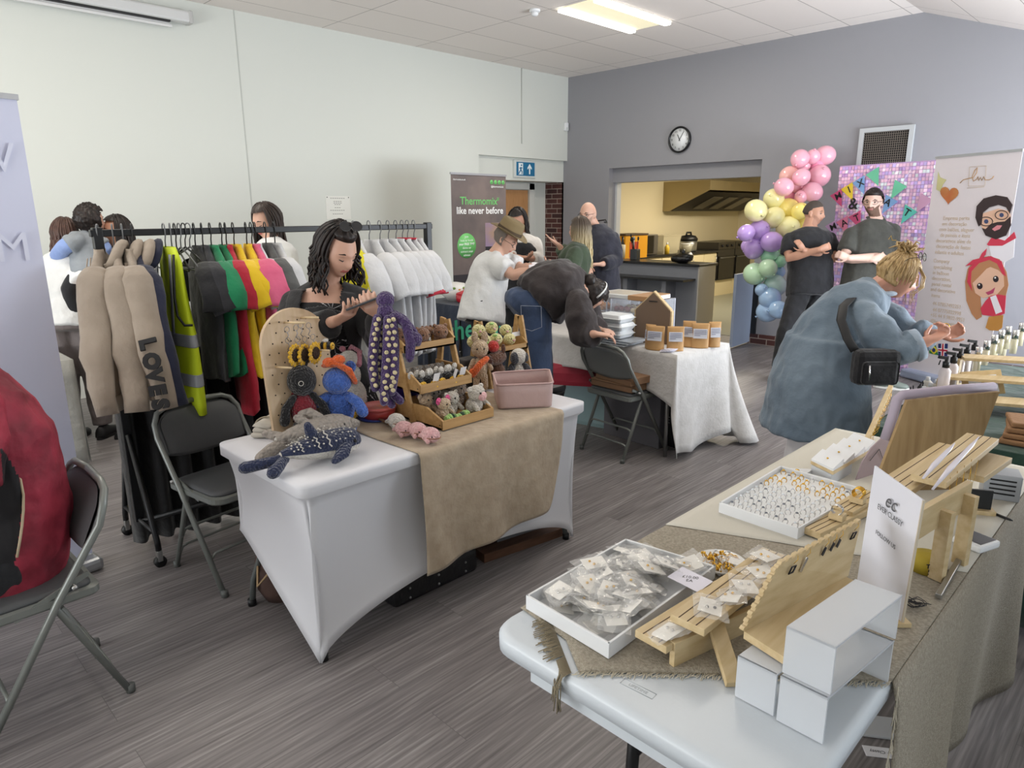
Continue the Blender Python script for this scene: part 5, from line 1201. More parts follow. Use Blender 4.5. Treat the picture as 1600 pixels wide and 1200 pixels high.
tb = bag_box('tote_bag','black tote bag with pale lettering under the bakery table','bag',p,(0.42,0.24,0.34),mat('tote_black','#131315',0.8),math.atan2(bx.y,bx.x)-PI/2,BLACKP)
text('REBE',0.07,frame(p-bx*0.130+V((0,0,0.20)),-by,(0,0,1)),mat('tote_print','#8f9092',0.8),tb)
p = BT+by*1.0+bx*0.35;p.z = 0
bag_box('shopping_bag','pale blue bag standing under the left half of the bakery table','bag',p,(0.42,0.3,0.36),mat('bag_blue','#8fa9ad',0.7),0.2)
p = BT+by*1.05+bx*0.10;p.z = 0.0
t = bag_box('red_bag','crumpled red bag on the blue bag below the bakery table','bag',V((p.x,p.y,0.36)),(0.40,0.24,0.16),mat('bag_red','#a62a3e',0.6),0.5)
p = BT+by*0.52+bx*0.10;p.z = 0.24
t = thing('storage_crate','dark felt storage panel standing below the bakery tablecloth','crate',(p.x,p.y,0))
mb = MB();mb.M = frame(V((p.x,p.y,0)),bx,by);mb.box((0.05,-0.30,0.0),(0.30,0.22,0.40),0.006);mb.build('box',mat('felt_grey','#66656b',0.95,bump=('noise',200,0.6,0.003)),t)
# ---- clothes rail
RX,RY0,RY1,RZ = -3.60,0.93,2.83,1.575
t = thing('clothes_rail','black wheeled clothes rail full of hanging garments','clothes rail',(RX,(RY0+RY1)/2,0))
mb = MB();mb.box((RX-0.016,RY0-0.03,RZ-0.016),(RX+0.016,RY1+0.03,RZ+0.016),0.004);mb.build('top_rail',BLACKM,t)
for y in (RY0,RY1):
 mb = MB();mb.box((RX-0.02,y-0.02,0.16),(RX+0.02,y+0.02,RZ+0.025),0.004);mb.build('upright',BLACKM,t)
 mb = MB();mb.tube([(RX-0.24,y,0.085),(RX-0.235,y,0.13),(RX-0.03,y,0.62)],0.014,10);mb.build('brace',BLACKM,t)
 mb = MB();mb.tube([(RX+0.25,y,0.085),(RX+0.245,y,0.13),(RX+0.03,y,0.62)],0.014,10);mb.build('brace',BLACKM,t)
 mb = MB();mb.tube([(RX-0.22,y,0.17),(RX+0.22,y,0.17)],0.012,8);mb.build('cross_bar',BLACKM,t)
 for sx in (-0.24,0.25):
  mb = MB();mb.tube([(RX+sx-0.012,y,0.028),(RX+sx+0.012,y,0.028)],0.028,16);wv_ = mb.build('castor',BLACKP,t)
  mb = MB();mb.box((RX+sx-0.016,y-0.012,0.03),(RX+sx+0.016,y+0.012,0.085),0.004);mb.build('castor_fork',STEEL,wv_)
mb = MB();mb.tube([(RX+0.05,RY0,0.17),(RX+0.05,RY1,0.17)],0.014,10);mb.build('base_bar',BLACKM,t)
mb = MB();mb.box((RX+0.0205,RY0-0.012,1.20),(RX+0.0215,RY0+0.012,1.212));mb.build('sticker',PAPER,t)
# hangers + garments. local: hook over the rail at (0,0,0); shoulders along x
HNB = mat('hanger_black','#1b1c1e',0.4);HNG = mat('hanger_grey','#6c6e70',0.4)
def hanger(y,m,rz=0.0,w=0.20,label='',grp='hangers on the clothes rail'):
 mb = MB();mb.M = Matrix.Translation((RX,y,RZ)) @ Matrix.Rotation(rz,4,'Z')
 hk = [(0.022*math.cos(a),0,0.022+0.022*math.sin(a)-0.004) for a in [PI*1.15-PI*1.15*k/8 for k in range(9)]]
 mb.tube(hk+[(0.018,0,-0.02),(0.004,0,-0.04),(0,0,-0.075)],0.0032,6)
 mb.tube([(0,0,-0.075),(-w*0.5,0,-0.115),(-w,0,-0.165),(-w*0.98,0,-0.18),(0,0,-0.178),(w*0.98,0,-0.18),(w,0,-0.165),(w*0.5,0,-0.115),(0,0,-0.075)],0.0045,6)
 return mb
def crease(mb,seed,a=0.010):
 o = V((seed*1.3,seed*0.7,0))
 for v in mb.bm.verts:
  c = v.co+o;k = abs(noise.noise(V((c.x*9+c.z*5,c.y*9,c.z*7))))-0.25;v.co += V((noise.noise(V((c.x*8,c.y*8,c.z*5))),-k*1.3,0))*a*1.4
def hang(kind,y,m,label,rz=0.0,L=0.62,w=0.21,hem=0.26,sl=0.18,hm=HNB,bulge=0.045,grp='clothes on the rail',trim=None,seed=0,slope=0.0,tilt=0.0,xs=0.0):
 o = hanger(y,hm,rz,w-0.01).build('clothes_hanger',hm);tag(o,('black' if hm is HNB else 'grey')+' hanger holding the '+label,'hanger','hangers on the clothes rail')
 t = thing(kind,label,kind.replace('_',' '),(RX,y,RZ-0.1),0,grp)
 rn = random.Random(seed);ph = rn.random()*6;M = Matrix.Translation((RX+xs,y,RZ)) @ Matrix.Rotation(rz,4,'Z')
 mb = MB();mb.M = M;rings = []
 zs = [-0.070,-0.085,-0.13,-0.185,-0.24,-0.33,-0.45,-0.6,-0.1-L]
 zs = [z for z in zs[:6]]+[lerp(-0.33,-0.1-L,f) for f in (0.25,0.5,0.75,0.97,1.0)]
 for i,z in enumerate(zs):
  f = (z+0.07)/(-0.03-L)
  if z > -0.09: hw = 0.075
  elif z > -0.20: hw = lerp(0.085,w+0.012,min((-0.085-z)/0.09,1))
  else: hw = lerp(w+0.005,hem,(f-0.15)/0.85)
  d = lerp(0.018,bulge,min(f*2.2,1))
  n = 28;R = []
  for k in range(n):
   a = 2*PI*k/n;fold = 1+0.35*math.sin(a*5+ph+f*2)*f
   x_ = math.cos(a)*hw*(1+0.02*math.sin(f*9+ph));y_ = math.sin(a)*d*fold+0.015*math.sin(f*4+ph)*f+tilt*f
   R.append(V((x_,y_,z+(0.02*math.cos(a*2+ph)*f if i > 7 else 0)+slope*x_*f)))
  rings.append(R)
 mb.loft(rings,cap=False);crease(mb,seed);b_ = mb.build('body_panel',m,t,thick=0.004)
 for sx in (-1,1):
  mb = MB();mb.M = M;pts = [V((sx*(w-0.05),0,-0.16)),V((sx*(w+0.01),0,-0.20)),V((sx*(w+0.03+sl*0.28),0.01,-0.20-sl*0.55)),V((sx*(w+0.02+sl*0.42),0.02+0.02*math.sin(ph),-0.20-sl))]
  r = [0.045,0.062,0.062,0.064] if sl < 0.4 else [0.05,0.066,0.055,0.042]
  q_ = [lerp(pts[i],pts[i+1],f/4) for i in range(3) for f in range(4)]+[pts[3]];r_ = [lerp(r[i],r[i+1],f/4) for i in range(3) for f in range(4)]+[r[3]]
  mb.tube(q_,r_,16,flat=0.55,cap=False,side=(0,1,0));crease(mb,seed+sx*3,0.014 if sl > 0.4 else 0.008);s_ = mb.build('sleeve',m,t,thick=0.004)
  if trim: mb = MB();mb.M = M;q = (pts[-1]-pts[-2]).normalized();mb.tube([pts[-1]-q*0.012,pts[-1]+q*0.006],0.0665,14,flat=0.55,cap=False,side=(0,1,0));mb.build('cuff',trim,s_,thick=0.004)
 if trim: mb = MB();mb.M = M;mb.tube([V((0.078*math.cos(a),0.024*math.sin(a),-0.072)) for a in [2*PI*k/18 for k in range(18)]],0.006,6,closed=True);mb.build('neck_trim',trim,t)
 return t
SAND = cloth('sweat_sand','#96897a','#a19485',8);NAVY = cloth('sweat_navy','#1c2036','#232840',8)
def YH(px): return PX(px,365-8*(px-137)/523,RX).y
def hoodie(y,m,label,rz,seed,letters=False,xs=0.0,hm=HNG):
 t = hang('hoodie',y,m,label,rz,L=0.64,w=0.215,hem=0.255,sl=0.54,hm=hm,bulge=0.055,seed=seed,xs=xs)
 M = Matrix.Translation((RX+xs,y,RZ)) @ Matrix.Rotation(rz,4,'Z');mb = MB();mb.M = M
 mb.tube([V((0.10*math.cos(a),0.035+0.05*math.sin(a),-0.105-0.045*math.cos(a*2))) for a in [PI*k/10-0.1 for k in range(11)]],[0.03,0.034,0.038,0.040,0.040,0.040,0.040,0.040,0.038,0.034,0.03],10,flat=0.6);mb.build('hood',m,t)
 mb = MB();mb.M = M;mb.loft([[V((q*1.0*math.cos(a),d_*math.sin(a),z)) for a in [2*PI*k/28 for k in range(28)]] for q,d_,z in ((0.250,0.058,-0.715),(0.243,0.056,-0.725),(0.238,0.052,-0.79))],cap=False);mb.build('hem_rib',m,t,thick=0.004)
 mb = MB();mb.M = M
 for sx in (-0.03,0.03): mb.tube([(sx,-0.05,-0.11),(sx*1.2,-0.062,-0.17),(sx*0.9,-0.06,-0.24)],0.003,5)
 mb.build('drawstring',m,t)
 if letters:
  R3 = M.to_3x3();pc = [V((0.250,0,-0.26)),V((0.396,0.01,-0.497)),V((0.462,0.02,-0.735))]
  for k,ch_ in enumerate('LOVES'):
   f = 0.92+k*0.25;i_ = min(int(f),1);c = lerp(pc[i_],pc[i_+1],f-i_);dn = (pc[i_+1]-pc[i_]).normalized();nl = V((-dn.z,-0.35,dn.x)).normalized();c = c+nl*0.052
   text(ch_,0.085,frame(M @ c,R3 @ dn,R3 @ nl.cross(dn)),INK,t,'printed_letter',bold=0.006,extr=0.006)
 return t
rzh = math.radians(-12)
hoodie(YH(153),SAND,'sand hoodie nearest the end of the clothes rail',rzh-0.25,1,xs=0.0)
hoodie(YH(176),SAND,'second sand hoodie from the near end of the clothes rail',rzh-0.1,2,xs=0.02)
hoodie(YH(191),SAND,'sand hoodie with black lettering down its sleeve on the rail',rzh,3,letters=True,xs=0.05)
hoodie(YH(206),NAVY,'navy blue hoodie beside the sand hoodies on the rail',rzh,4,xs=0.03,hm=HNB)
# hi-vis vest
HV = mat('hivis_yellow','#c9dd1c',0.7,emit=None);RFL = mat('reflective_grey','#9b9fa4',0.35)
yv = YH(256);o = hanger(yv,HNG,-0.08).build('clothes_hanger',HNG);tag(o,'grey hanger holding the high visibility vest','hanger','hangers on the clothes rail')
t = thing('high_visibility_vest','fluorescent yellow vest with grey reflective bands and black edging on the rail','vest',(RX,yv,1.4),0,'clothes on the rail')
M = Matrix.Translation((RX+0.04,yv,RZ)) @ Matrix.Rotation(-0.10,4,'Z')
def vest(z0,z1,infl,xr=None):
 mb = MB();mb.M = M;rings = []
 for i in range(13):
  z = lerp(z0,z1,i/12);
  if z > -0.13: hw = lerp(0.08,0.165,(-0.07-z)/0.06)
  elif z > -0.40: hw = lerp(0.165,0.215,((-0.13-z)/0.27)**2)
  else: hw = lerp(0.245,0.262,min((-0.40-z)/0.4,1))
  d = lerp(0.02,0.05,min(-z*1.6,1));rings.append([V(((hw+infl)*math.cos(a),(d+infl)*math.sin(a)*(1+0.12*math.sin(a*4)),z)) for a in [2*PI*k/32 for k in range(32)]])
 mb.loft(rings,cap=False);return mb
vest(-0.07,-0.86,0).build('body_panel',HV,t,thick=0.003)
for za,zb in ((-0.47,-0.53),(-0.66,-0.72)): vest(za,zb,0.004).build('reflective_band',RFL,t,thick=0.001)
for sx in (-1,1):
 mb = MB();mb.M = M;mb.grid(lambda u,v: V((sx*lerp(0.105,0.15,v),-(lerp(0.03,0.055,u)),lerp(-0.10,-0.47,u))),8,2);mb.build('reflective_band',RFL,t,thick=0.002)
 mb = MB();mb.M = M;mb.tube([(sx*0.155,-0.02,-0.10),(sx*0.168,-0.032,-0.2),(sx*0.175,-0.042,-0.30),(sx*0.20,-0.045,-0.38),(sx*0.245,-0.03,-0.42),(sx*0.262,0,-0.42)],0.006,6);mb.build('edging',BLACKP,t)
text('Cooke',0.06,frame(M @ V((-0.03,-0.058,-0.29)),M.to_3x3() @ V((1,0,0)),(0,0,1)),INK,t,'chest_print');text('ePr',0.085,frame(M @ V((0.01,-0.062,-0.36)),M.to_3x3() @ V((1,0,0)),(0,0,1)),INK,t,'chest_print',bold=0.002)
# empty grey hangers
for k in range(5):
 y = YH(266+7*k);o = hanger(y,HNG if k % 2 == 0 else HNB,-0.25+0.12*k).build('clothes_hanger',HNG if k % 2 == 0 else HNB)
 tag(o,['first','second','third','fourth','fifth'][k]+' empty '+('grey' if k % 2 == 0 else 'black')+' plastic hanger right of the high visibility vest','hanger','empty hangers on the rail')
C = lambda n,a,b: cloth(n,a,b,8)
TS = [(303,C('tee_black','#16171a','#1f2023'),'black t-shirt hanging between the vest and the green t-shirts',None),(315,C('tee_charcoal','#26272b','#303136'),'charcoal t-shirt hanging before the green t-shirts',None),
 (328,C('tee_green','#167a4f','#1c8a5b'),'green t-shirt, nearer of the two on the rail',None),(345,MATS['tee_green'],'green t-shirt, farther of the two on the rail',None),
 (352,C('tee_red','#a5142c','#b81a34'),'long red garment hanging between green and yellow t-shirts',None),(364,C('tee_yellow','#d9b312','#e6c21e'),'yellow t-shirt, nearer of the two on the rail',None),
 (384,MATS['tee_yellow'],'yellow t-shirt, farther of the two on the rail',None),(392,C('tee_pink','#d0567a','#dc678a'),'pink t-shirt hanging beside the yellow t-shirts',None),
 (398,C('tee_white','#c6c7c9','#d0d1d3'),'white t-shirt next to the pink one on the rail',None),(414,C('tee_grey','#4a4b4a','#565756'),'dark grey t-shirt in the middle of the rail',None),(428,MATS['tee_white'],'white t-shirt in front of the dark-haired stallholder on the rail',None)]
for i,(dy,m,lab,tr) in enumerate(TS):
 L = 0.62 if 'long' not in lab else 0.80
 hang('tshirt',YH(dy),m,lab,rzh+jit(0.05),L=L+jit(0.02),hem=0.235,sl=0.17,hm=HNB,seed=20+i,xs=0.02+jit(0.015))
CR_ = mat('trim_red','#b3273a',0.8)
WT = [(552,None,'grey'),(576,None,''),(593,None,''),(606,None,''),(618,None,''),(628,1,''),(636,1,''),(646,None,'')]
WL = ['white t-shirt just right of the dark-haired stallholder on the rail','second white t-shirt right of the stallholder','third white t-shirt right of the stallholder','fourth white t-shirt right of the stallholder','white t-shirt before the first red-trimmed one','white t-shirt with red neck and cuffs, nearer one','white t-shirt with red neck and cuffs, farther one','last white t-shirt at the far end of the rail']
for i,(dy,tr,_) in enumerate(WT):
 hang('tshirt',YH(dy),MATS['tee_white'],WL[i],rzh+0.05+jit(0.04),L=0.66+jit(0.02),hem=0.235,sl=0.19,hm=HNG,seed=50+i,trim=CR_ if tr else None,xs=0.02)
hang('tshirt',YH(540),mat('tee_lime','#d8cf2a',0.85),'bright yellow garment showing behind the stallholder on the rail',0,L=0.5,seed=70)
# dark skirt of long black garments below, behind the hoodies
mb = MB();mb.grid(lambda u,v: V((RX-0.06+0.05*math.sin(u*40)+0.22*math.sin(u*3)*0.2,lerp(RY0-0.02,RY0+0.75,u),lerp(1.0,0.03,v))),70,6)
t = mb.build('black_cloth',cloth('cloth_black','#0f0f11','#151517',10),None,thick=0.01);tag(t,'long black cloth hanging to the floor beneath the hoodies','cloth')
# ================================================================== TOYS ON THE WHITE TABLE
TT = 0.7465;TR = 0.7480
PINE = wood('pine_wood','#b8935f','#a5804d',1,6);MAPLE = wood('maple_board','#c9b193','#bfa582',2,5);PALEW = wood('pale_pine','#cdb890','#bca478',1,6)
YB_ = yarn('yarn_black','#141416');YR = yarn('yarn_red','#7c1626');YBL = yarn('yarn_blue','#3b5fae','#4a70c2');YW = yarn('yarn_white','#d2cdc4');YOR = yarn('yarn_orange','#e0642a');YNV = yarn('yarn_navy','#1e2848')
YG = yarn('yarn_grey','#9b948c','#aca59c');YPU = yarn('yarn_purple','#3a2354','#46305f');YCR = yarn('yarn_cream','#d3c49a');YBR = yarn('yarn_brown','#7b563f','#8c664d');YDB = yarn('yarn_dark_brown','#4a2b22')
YYE = yarn('yarn_yellow','#dfae22');YPK = yarn('yarn_pink','#d9a5a6','#e0b3b2');YHP = yarn('yarn_hot_pink','#d94f87');YPC = yarn('yarn_pale_chick','#d1c988','#ddd6a0');YBE = yarn('yarn_beige','#b9a083','#c7b196');YLG = yarn('yarn_lime','#a9d27c');YDG = yarn('yarn_dark_green','#20492f');YFL = yarn('yarn_fluffy','#c4bdb2');YDGY = yarn('yarn_dark_grey','#3d3f45')
EYE = mat('toy_eye','#08080a',0.1);TAGP = mat('tag_card','#e4e4e6',0.7)
LM = Matrix.Identity(4)
def toy(name,label,pos,rz,group=None,s=1.0,rx=0.0,cat=None):
 """parts are then added in local space (x right, y front, z up) through part()"""
 global LM
 t = thing(name,label,cat or 'soft toy',pos,0,group)
 LM = Matrix.Translation(pos) @ Matrix.Rotation(rz,4,'Z') @ Matrix.Rotation(rx,4,'X') @ Matrix.Diagonal((s,s,s,1));return t
def knit(mb,amp=0.0025):
 """rows of stitches as real relief"""
 return mb
def sp(name,m,t,c,r,rot=None,seg=20,ring=14):
 mb = MB();mb.M = LM;mb.sphere(c,r,seg,ring,rot);return mb.build(name,m,t)
def tb(name,m,t,pts,r,seg=10,flat=1.0):
 mb = MB();mb.M = LM;mb.tube(pts,r,seg,rnd=True,flat=flat);return mb.build(name,m,t)
def eyes(t,pts,r=0.006,m=None):
 for p in pts: sp('eye',m or EYE,t,p,r,seg=8,ring=6)
CF = math.atan2(-(0-(-2.6)),0-1.4)      # yaw that turns local +Y to the camera
def yaw_to(p,dx=0.0): return math.atan2(-(0-p[0]),0-p[1])+dx
# pegboard arch
b0 = V((-2.60,1.215,TT));b1 = V((-2.635,1.535,TT));pxd = (b1-b0).normalized();pn = V((pxd.y,-pxd.x,0));pu = (V((0,0,1))-pn*0.10).normalized()
t = thing('peg_board','arched pale wooden peg board with keyrings and sunflowers on the toy table','peg board',(b0+b1)/2)
W_ = (b1-b0).length;HB_ = 0.53;out = [b0]
for k in range(25):
 a = PI*k/24;out.append(b0+pxd*(W_/2-W_/2*math.cos(a))+pu*(HB_-0.15+0.15*math.sin(a)))
out.append(b1);mb = MB();mb.prism(out,0.018,tuple(-pn));mb.build('board',MAPLE,t)
PB = lambda x,z,o=0.001: b0+pxd*x+pu*z+pn*o
HOLE = mat('peg_hole','#2c2018',0.9)
for r in range(11):
 for c in range(7):
  x = 0.03+c*0.043+(0.0 if r % 2 else 0.021);z = 0.06+r*0.042
  if x < W_-0.01 and not (z > 0.40 and abs(x-W_/2) > 0.12): mb = MB();mb.cyl(PB(x,z,0.0),PB(x,z,0.0012),0.0033,8);mb.build('hole',HOLE,t)
DW = mat('dowel','#cdb68f',0.6)
for x,z,L,gl in ((0.12,0.475,0.14,1),(0.20,0.485,0.12,1),(0.05,0.30,0.11,1),(0.225,0.345,0.13,1)):
 mb = MB();mb.cyl(PB(x,z,0),PB(x,z,L)+V((0,0,0.012)),0.0045,8);mb.build('dowel_peg',DW,t)
KR = mat('keyring_steel','#8f8f92',0.3,metal=1.0)
def keyring(p,k):
 t = thing('keyring',['left end','second','third','right end'][k % 4]+' keyring chain of the '+('lower' if k > 3 else 'upper')+' row on the peg board','keyring',p,0,'keyrings on the peg board')
 mb = MB();mb.tube([p+pxd*(0.012*math.cos(a))+V((0,0,-0.012+0.012*math.sin(a))) for a in [2*PI*q/14 for q in range(14)]],0.0012,5,closed=True);mb.build('ring',KR,t)
 mb = MB();mb.tube([p+V((0,0,-0.024)),p+pxd*0.006+V((0,0,-0.036)),p-pxd*0.004+V((0,0,-0.05)),p+pxd*0.007+V((0,0,-0.062))],0.0018,5);mb.build('chain',KR,t)
for k in range(8): keyring(PB(0.11+(k % 4)*0.036,0.465-(0.05 if k > 3 else 0)+jit(0.006),0.03+jit(0.012)),k)
def sunflower(p,label):
 t = thing('crochet_sunflower',label,'crochet flower',p,0,'sunflowers on the peg board');n = (pn*0.9+pxd*0.35).normalized();a1 = n.cross(V((0,0,1))).normalized();a2 = a1.cross(n)
 for k in range(14):
  a = 2*PI*k/14;mb = MB();c = p+(a1*math.cos(a)+a2*math.sin(a))*0.036;mb.sphere(c,(0.010,0.006,0.013),8,6,Matrix((a1*-math.sin(a)+a2*math.cos(a),n,a1*math.cos(a)+a2*math.sin(a))).transposed());mb.build('petal',YYE,t)
 mb = MB();mb.sphere(p+n*0.002,(0.027,0.012,0.027),16,10,Matrix((a1,n,a2)).transposed());mb.build('centre',mat('yarn_choc','#3c2a1e',0.95,bump=('vor',150,1.0,0.006)),t)
sunflower(PB(0.115,0.345,0.05),'crochet sunflower with dark centre, left one of three');sunflower(PB(0.155,0.34,0.055),'crochet sunflower behind the front one on the peg board');sunflower(PB(0.195,0.345,0.075),'crochet sunflower with brown centre nearest the bee')
p = PB(0.255,0.365,0.07);t = toy('crochet_bee','small yellow and black crochet bee beside the sunflowers',p,yaw_to(p)+PI/2-0.3)
for k,m in enumerate((YYE,YB_,YYE,YB_,YYE)): sp('stripe',m,t,(0,-0.028+k*0.014,0),(0.024-0.003*abs(k-2),0.009,0.022-0.003*abs(k-2)))
sp('wing',YW,t,(0.0,0.0,0.024),(0.022,0.012,0.008));eyes(t,((0.012,0.034,0.006),(-0.012,0.034,0.006)),0.003)
# ladybird
p = G(478,678,TT);t = toy('ladybird_doll','black crochet doll with dark red body hanging from a hook on the peg board',p+V((0,0,0.0)),yaw_to(p,0.15))
sp('body',YR,t,(0,0,0.105),(0.055,0.045,0.075));sp('head',YB_,t,(0,0.005,0.235),(0.060,0.055,0.066))
for sx in (-1,1):
 tb('arm',YB_,t,[(sx*0.04,0.01,0.165),(sx*0.075,0.02,0.125),(sx*0.085,0.03,0.075)],[0.016,0.018,0.022]);tb('leg',YB_,t,[(sx*0.03,0.02,0.05),(sx*0.045,0.05,0.03),(sx*0.055,0.085,0.025)],[0.02,0.024,0.030])
 tb('antenna',YB_,t,[(sx*0.02,0,0.29),(sx*0.03,0,0.315)],0.006)
sp('wing_case',YR,t,(0.02,-0.04,0.115),(0.065,0.035,0.08));
mb = MB();mb.M = LM;mb.tube([(0.0,0,0.29),(-0.01,0.0,0.335),(0.0,0.0,0.36),(-0.015,0.0,0.375),(-0.03,0,0.365)],0.003,6);mb.build('hook',mat('hook_brown','#4e3a28',0.6),t)
mb = MB();mb.M = LM;mb.tube([(0.012+0.010*math.cos(a),0.060,0.235+0.010*math.sin(a)) for a in [2*PI*k/12 for k in range(12)]],0.0015,5,closed=True);mb.build('eye_ring',YW,t)
# blue elephant with orange bow
p = G(534,670,TT);t = toy('blue_plush','bright blue crochet animal with orange bow scarf next to the black doll',p,yaw_to(p,-0.25))
sp('body',YBL,t,(0,0,0.095),(0.062,0.055,0.085));sp('head',YBL,t,(0.0,0.02,0.22),(0.062,0.060,0.058));sp('ear',YBL,t,(-0.05,-0.02,0.272),(0.024,0.012,0.026))
for sx in (-1,1): tb('arm',YBL,t,[(sx*0.045,0.02,0.15),(sx*0.085,0.04,0.13),(sx*0.105,0.045,0.155 if sx > 0 else 0.09)],[0.022,0.024,0.026]);tb('foot',YBL,t,[(sx*0.035,0.02,0.035),(sx*0.05,0.075,0.028)],[0.03,0.034]);sp('sole',YW,t,(sx*0.054,0.098,0.028),(0.030,0.012,0.028))
mb = MB();mb.M = LM;mb.tube([(-0.07,0.02,0.22),(-0.055,0.04,0.27),(-0.01,0.045,0.298),(0.04,0.04,0.29)],[0.02,0.026,0.026,0.018],10,flat=0.5,rnd=True);mb.sphere((0.02,0.05,0.305),(0.030,0.018,0.022));mb.sphere((-0.02,0.05,0.318),(0.028,0.018,0.020));mb.build('bow',YOR,t)
# cream toy with pink mane
p = G(556,648,TT);t = toy('cream_plush','cream crochet duck wearing a pink bonnet behind the blue animal',p,yaw_to(p,-0.9))
sp('body',YW,t,(0,0,0.09),(0.055,0.055,0.08));sp('neck',YW,t,(0,0.01,0.19),(0.042,0.042,0.06));sp('head',YW,t,(0,0.02,0.265),(0.045,0.048,0.042));
tb('bonnet',yarn('yarn_dusty_pink','#b97784'),t,[(-0.045,0.0,0.245),(-0.03,-0.02,0.30),(0.01,-0.01,0.318),(0.045,0.0,0.27)],0.013);sp('bow',MATS['yarn_dusty_pink'],t,(0.04,0.02,0.31),(0.02,0.012,0.014))
sp('beak',YYE,t,(0.0,0.075,0.205),(0.022,0.020,0.022));sp('wing',YW,t,(0.06,0.02,0.10),(0.018,0.035,0.05));sp('foot',YYE,t,(0.045,0.065,0.02),(0.026,0.034,0.02));sp('foot',YYE,t,(-0.045,0.065,0.02),(0.026,0.034,0.02));eyes(t,((-0.02,0.062,0.27),(0.025,0.06,0.27)),0.005)
p = G(573,640,TT);t = toy('yellow_plush','small yellow crochet chick beside the red tub',p,yaw_to(p))
sp('body',YYE,t,(0,0,0.04),(0.025,0.025,0.045));sp('beak',YOR,t,(0,0.026,0.05),0.006)
# whale shark
W0 = G(440,735,TT);W1_ = G(560,703,TT);d = W1_-W0;d.z = 0;Lw = d.length;rz = math.atan2(-d.x,d.y)
t = toy('whale_shark_plush','navy crochet whale shark with white spots at the corner of the toy table',V((W0.x,W0.y,TT)),rz)
def fish(mB,mW,w,L,h0,spots=False,dots=None):
 prof = [(0.0,0.012),(0.08,0.020),(0.2,0.034),(0.38,0.050),(0.6,0.060),(0.8,0.060),(0.93,0.050),(0.985,0.032),(1.0,0.012)]
 def shell(infl,a0,a1):
  mb = MB();mb.M = LM;rings = []
  for f,r in prof:
   rings.append([V(((r+infl)*1.0*math.cos(a0+(a1-a0)*k/16),f*L,h0+0.008*(1-f)+(r*0.86+infl)*math.sin(a0+(a1-a0)*k/16))) for k in range(17)])
  mb.loft(rings,cap=False,close=False);return mb
 mb = MB();mb.M = LM;mb.loft([[V((r*math.cos(a),f*L,h0+0.008*(1-f)+r*0.86*math.sin(a))) for a in [2*PI*k/24 for k in range(24)]] for f,r in prof]);mb.build('belly',mW,t)
 return shell
sh_ = fish(YNV,YW,0.05,Lw,0.050);sh_(0.003,-0.12,PI+0.12).build('back',YNV,t)
for f in (0.22,0.40,0.52): mb = MB();mb.M = LM;r = 0.034+0.10*(f-0.2);mb.tube([(1.04*(r+0.003)*math.cos(a),f*Lw+0.004*(-1)**k,0.056+(r*0.86+0.004)*math.sin(a)) for k,a in enumerate([0.2+(PI-0.4)*q/14 for q in range(15)])],0.0028,5);mb.build('white_stripe',YW,t)
rn = random.Random(3)
for f in (0.12,0.17,0.29,0.34,0.46,0.59,0.66,0.73,0.80,0.87):
 r = 0.02+0.062*min(f/0.6,1)**0.8 if f < 0.6 else 0.061-0.05*max(0,f-0.8)
 for a in (0.55,0.95,1.35,1.8,2.3): a += jit(0.08);sp('spot',YW,t,((r*0.98+0.003)*math.cos(a),f*Lw+jit(0.005),0.053+(r*0.86+0.002)*math.sin(a)),(0.0045,0.0035,0.003),seg=8,ring=6)
tb('fin',YNV,t,[(0.0,0.42*Lw,0.095),(0.0,0.38*Lw,0.125),(0.0,0.36*Lw,0.145)],[0.026,0.020,0.015],flat=1.0);tb('fin',YNV,t,[(0.055,0.72*Lw,0.055),(0.09,0.62*Lw,0.035),(0.098,0.52*Lw,0.022)],[0.030,0.028,0.018],flat=0.5);tb('fin',YNV,t,[(-0.05,0.70*Lw,0.05),(-0.09,0.6*Lw,0.03)],[0.028,0.02],flat=0.5)
tb('tail_fin',YNV,t,[(0,0.04*Lw,0.04),(-0.02,-0.05,0.035),(-0.045,-0.115,0.028)],[0.020,0.020,0.022]);tb('tail_fin',YNV,t,[(0,0.04*Lw,0.04),(0.03,-0.02,0.03),(0.055,-0.055,0.022)],[0.018,0.020,0.024])
eyes(t,((0.056,0.86*Lw,0.062),(-0.056,0.86*Lw,0.062)),0.008)
# grey dolphin
D0 = G(433,712,TT);D1_ = G(545,682,TT);d = D1_-D0;d.z = 0;Ld = d.length;rz = math.atan2(-d.x,d.y)
t = toy('dolphin_plush','chunky grey and white crochet dolphin lying behind the whale shark',V((D0.x,D0.y,TT)),rz)
sh_ = fish(YG,YW,0.05,Ld,0.055);YGC = mat('yarn_chunky_grey','#9b948c',0.95,bump=('vor',60,1.0,0.014));sh_(0.004,-0.15,PI+0.15).build('back',YGC,t)
tb('snout',YGC,t,[(0,0.95*Ld,0.062),(0.005,1.10*Ld,0.052)],[0.034,0.020]);tb('fin',YGC,t,[(-0.01,0.62*Ld,0.10),(-0.05,0.55*Ld,0.125),(-0.08,0.5*Ld,0.115)],[0.024,0.022,0.018]);tb('fin',YGC,t,[(0.0,0.45*Ld,0.09),(-0.03,0.35*Ld,0.12)],[0.022,0.016])
tb('tail_fin',YGC,t,[(0,0.05,0.05),(0.01,-0.03,0.03),(0.03,-0.08,0.02)],[0.024,0.026,0.022]);tb('tail_fin',YGC,t,[(0,0.05,0.055),(-0.05,0.03,0.06),(-0.10,0.01,0.065)],[0.022,0.020,0.016]);eyes(t,((0.05,0.84*Ld,0.075),),0.008)
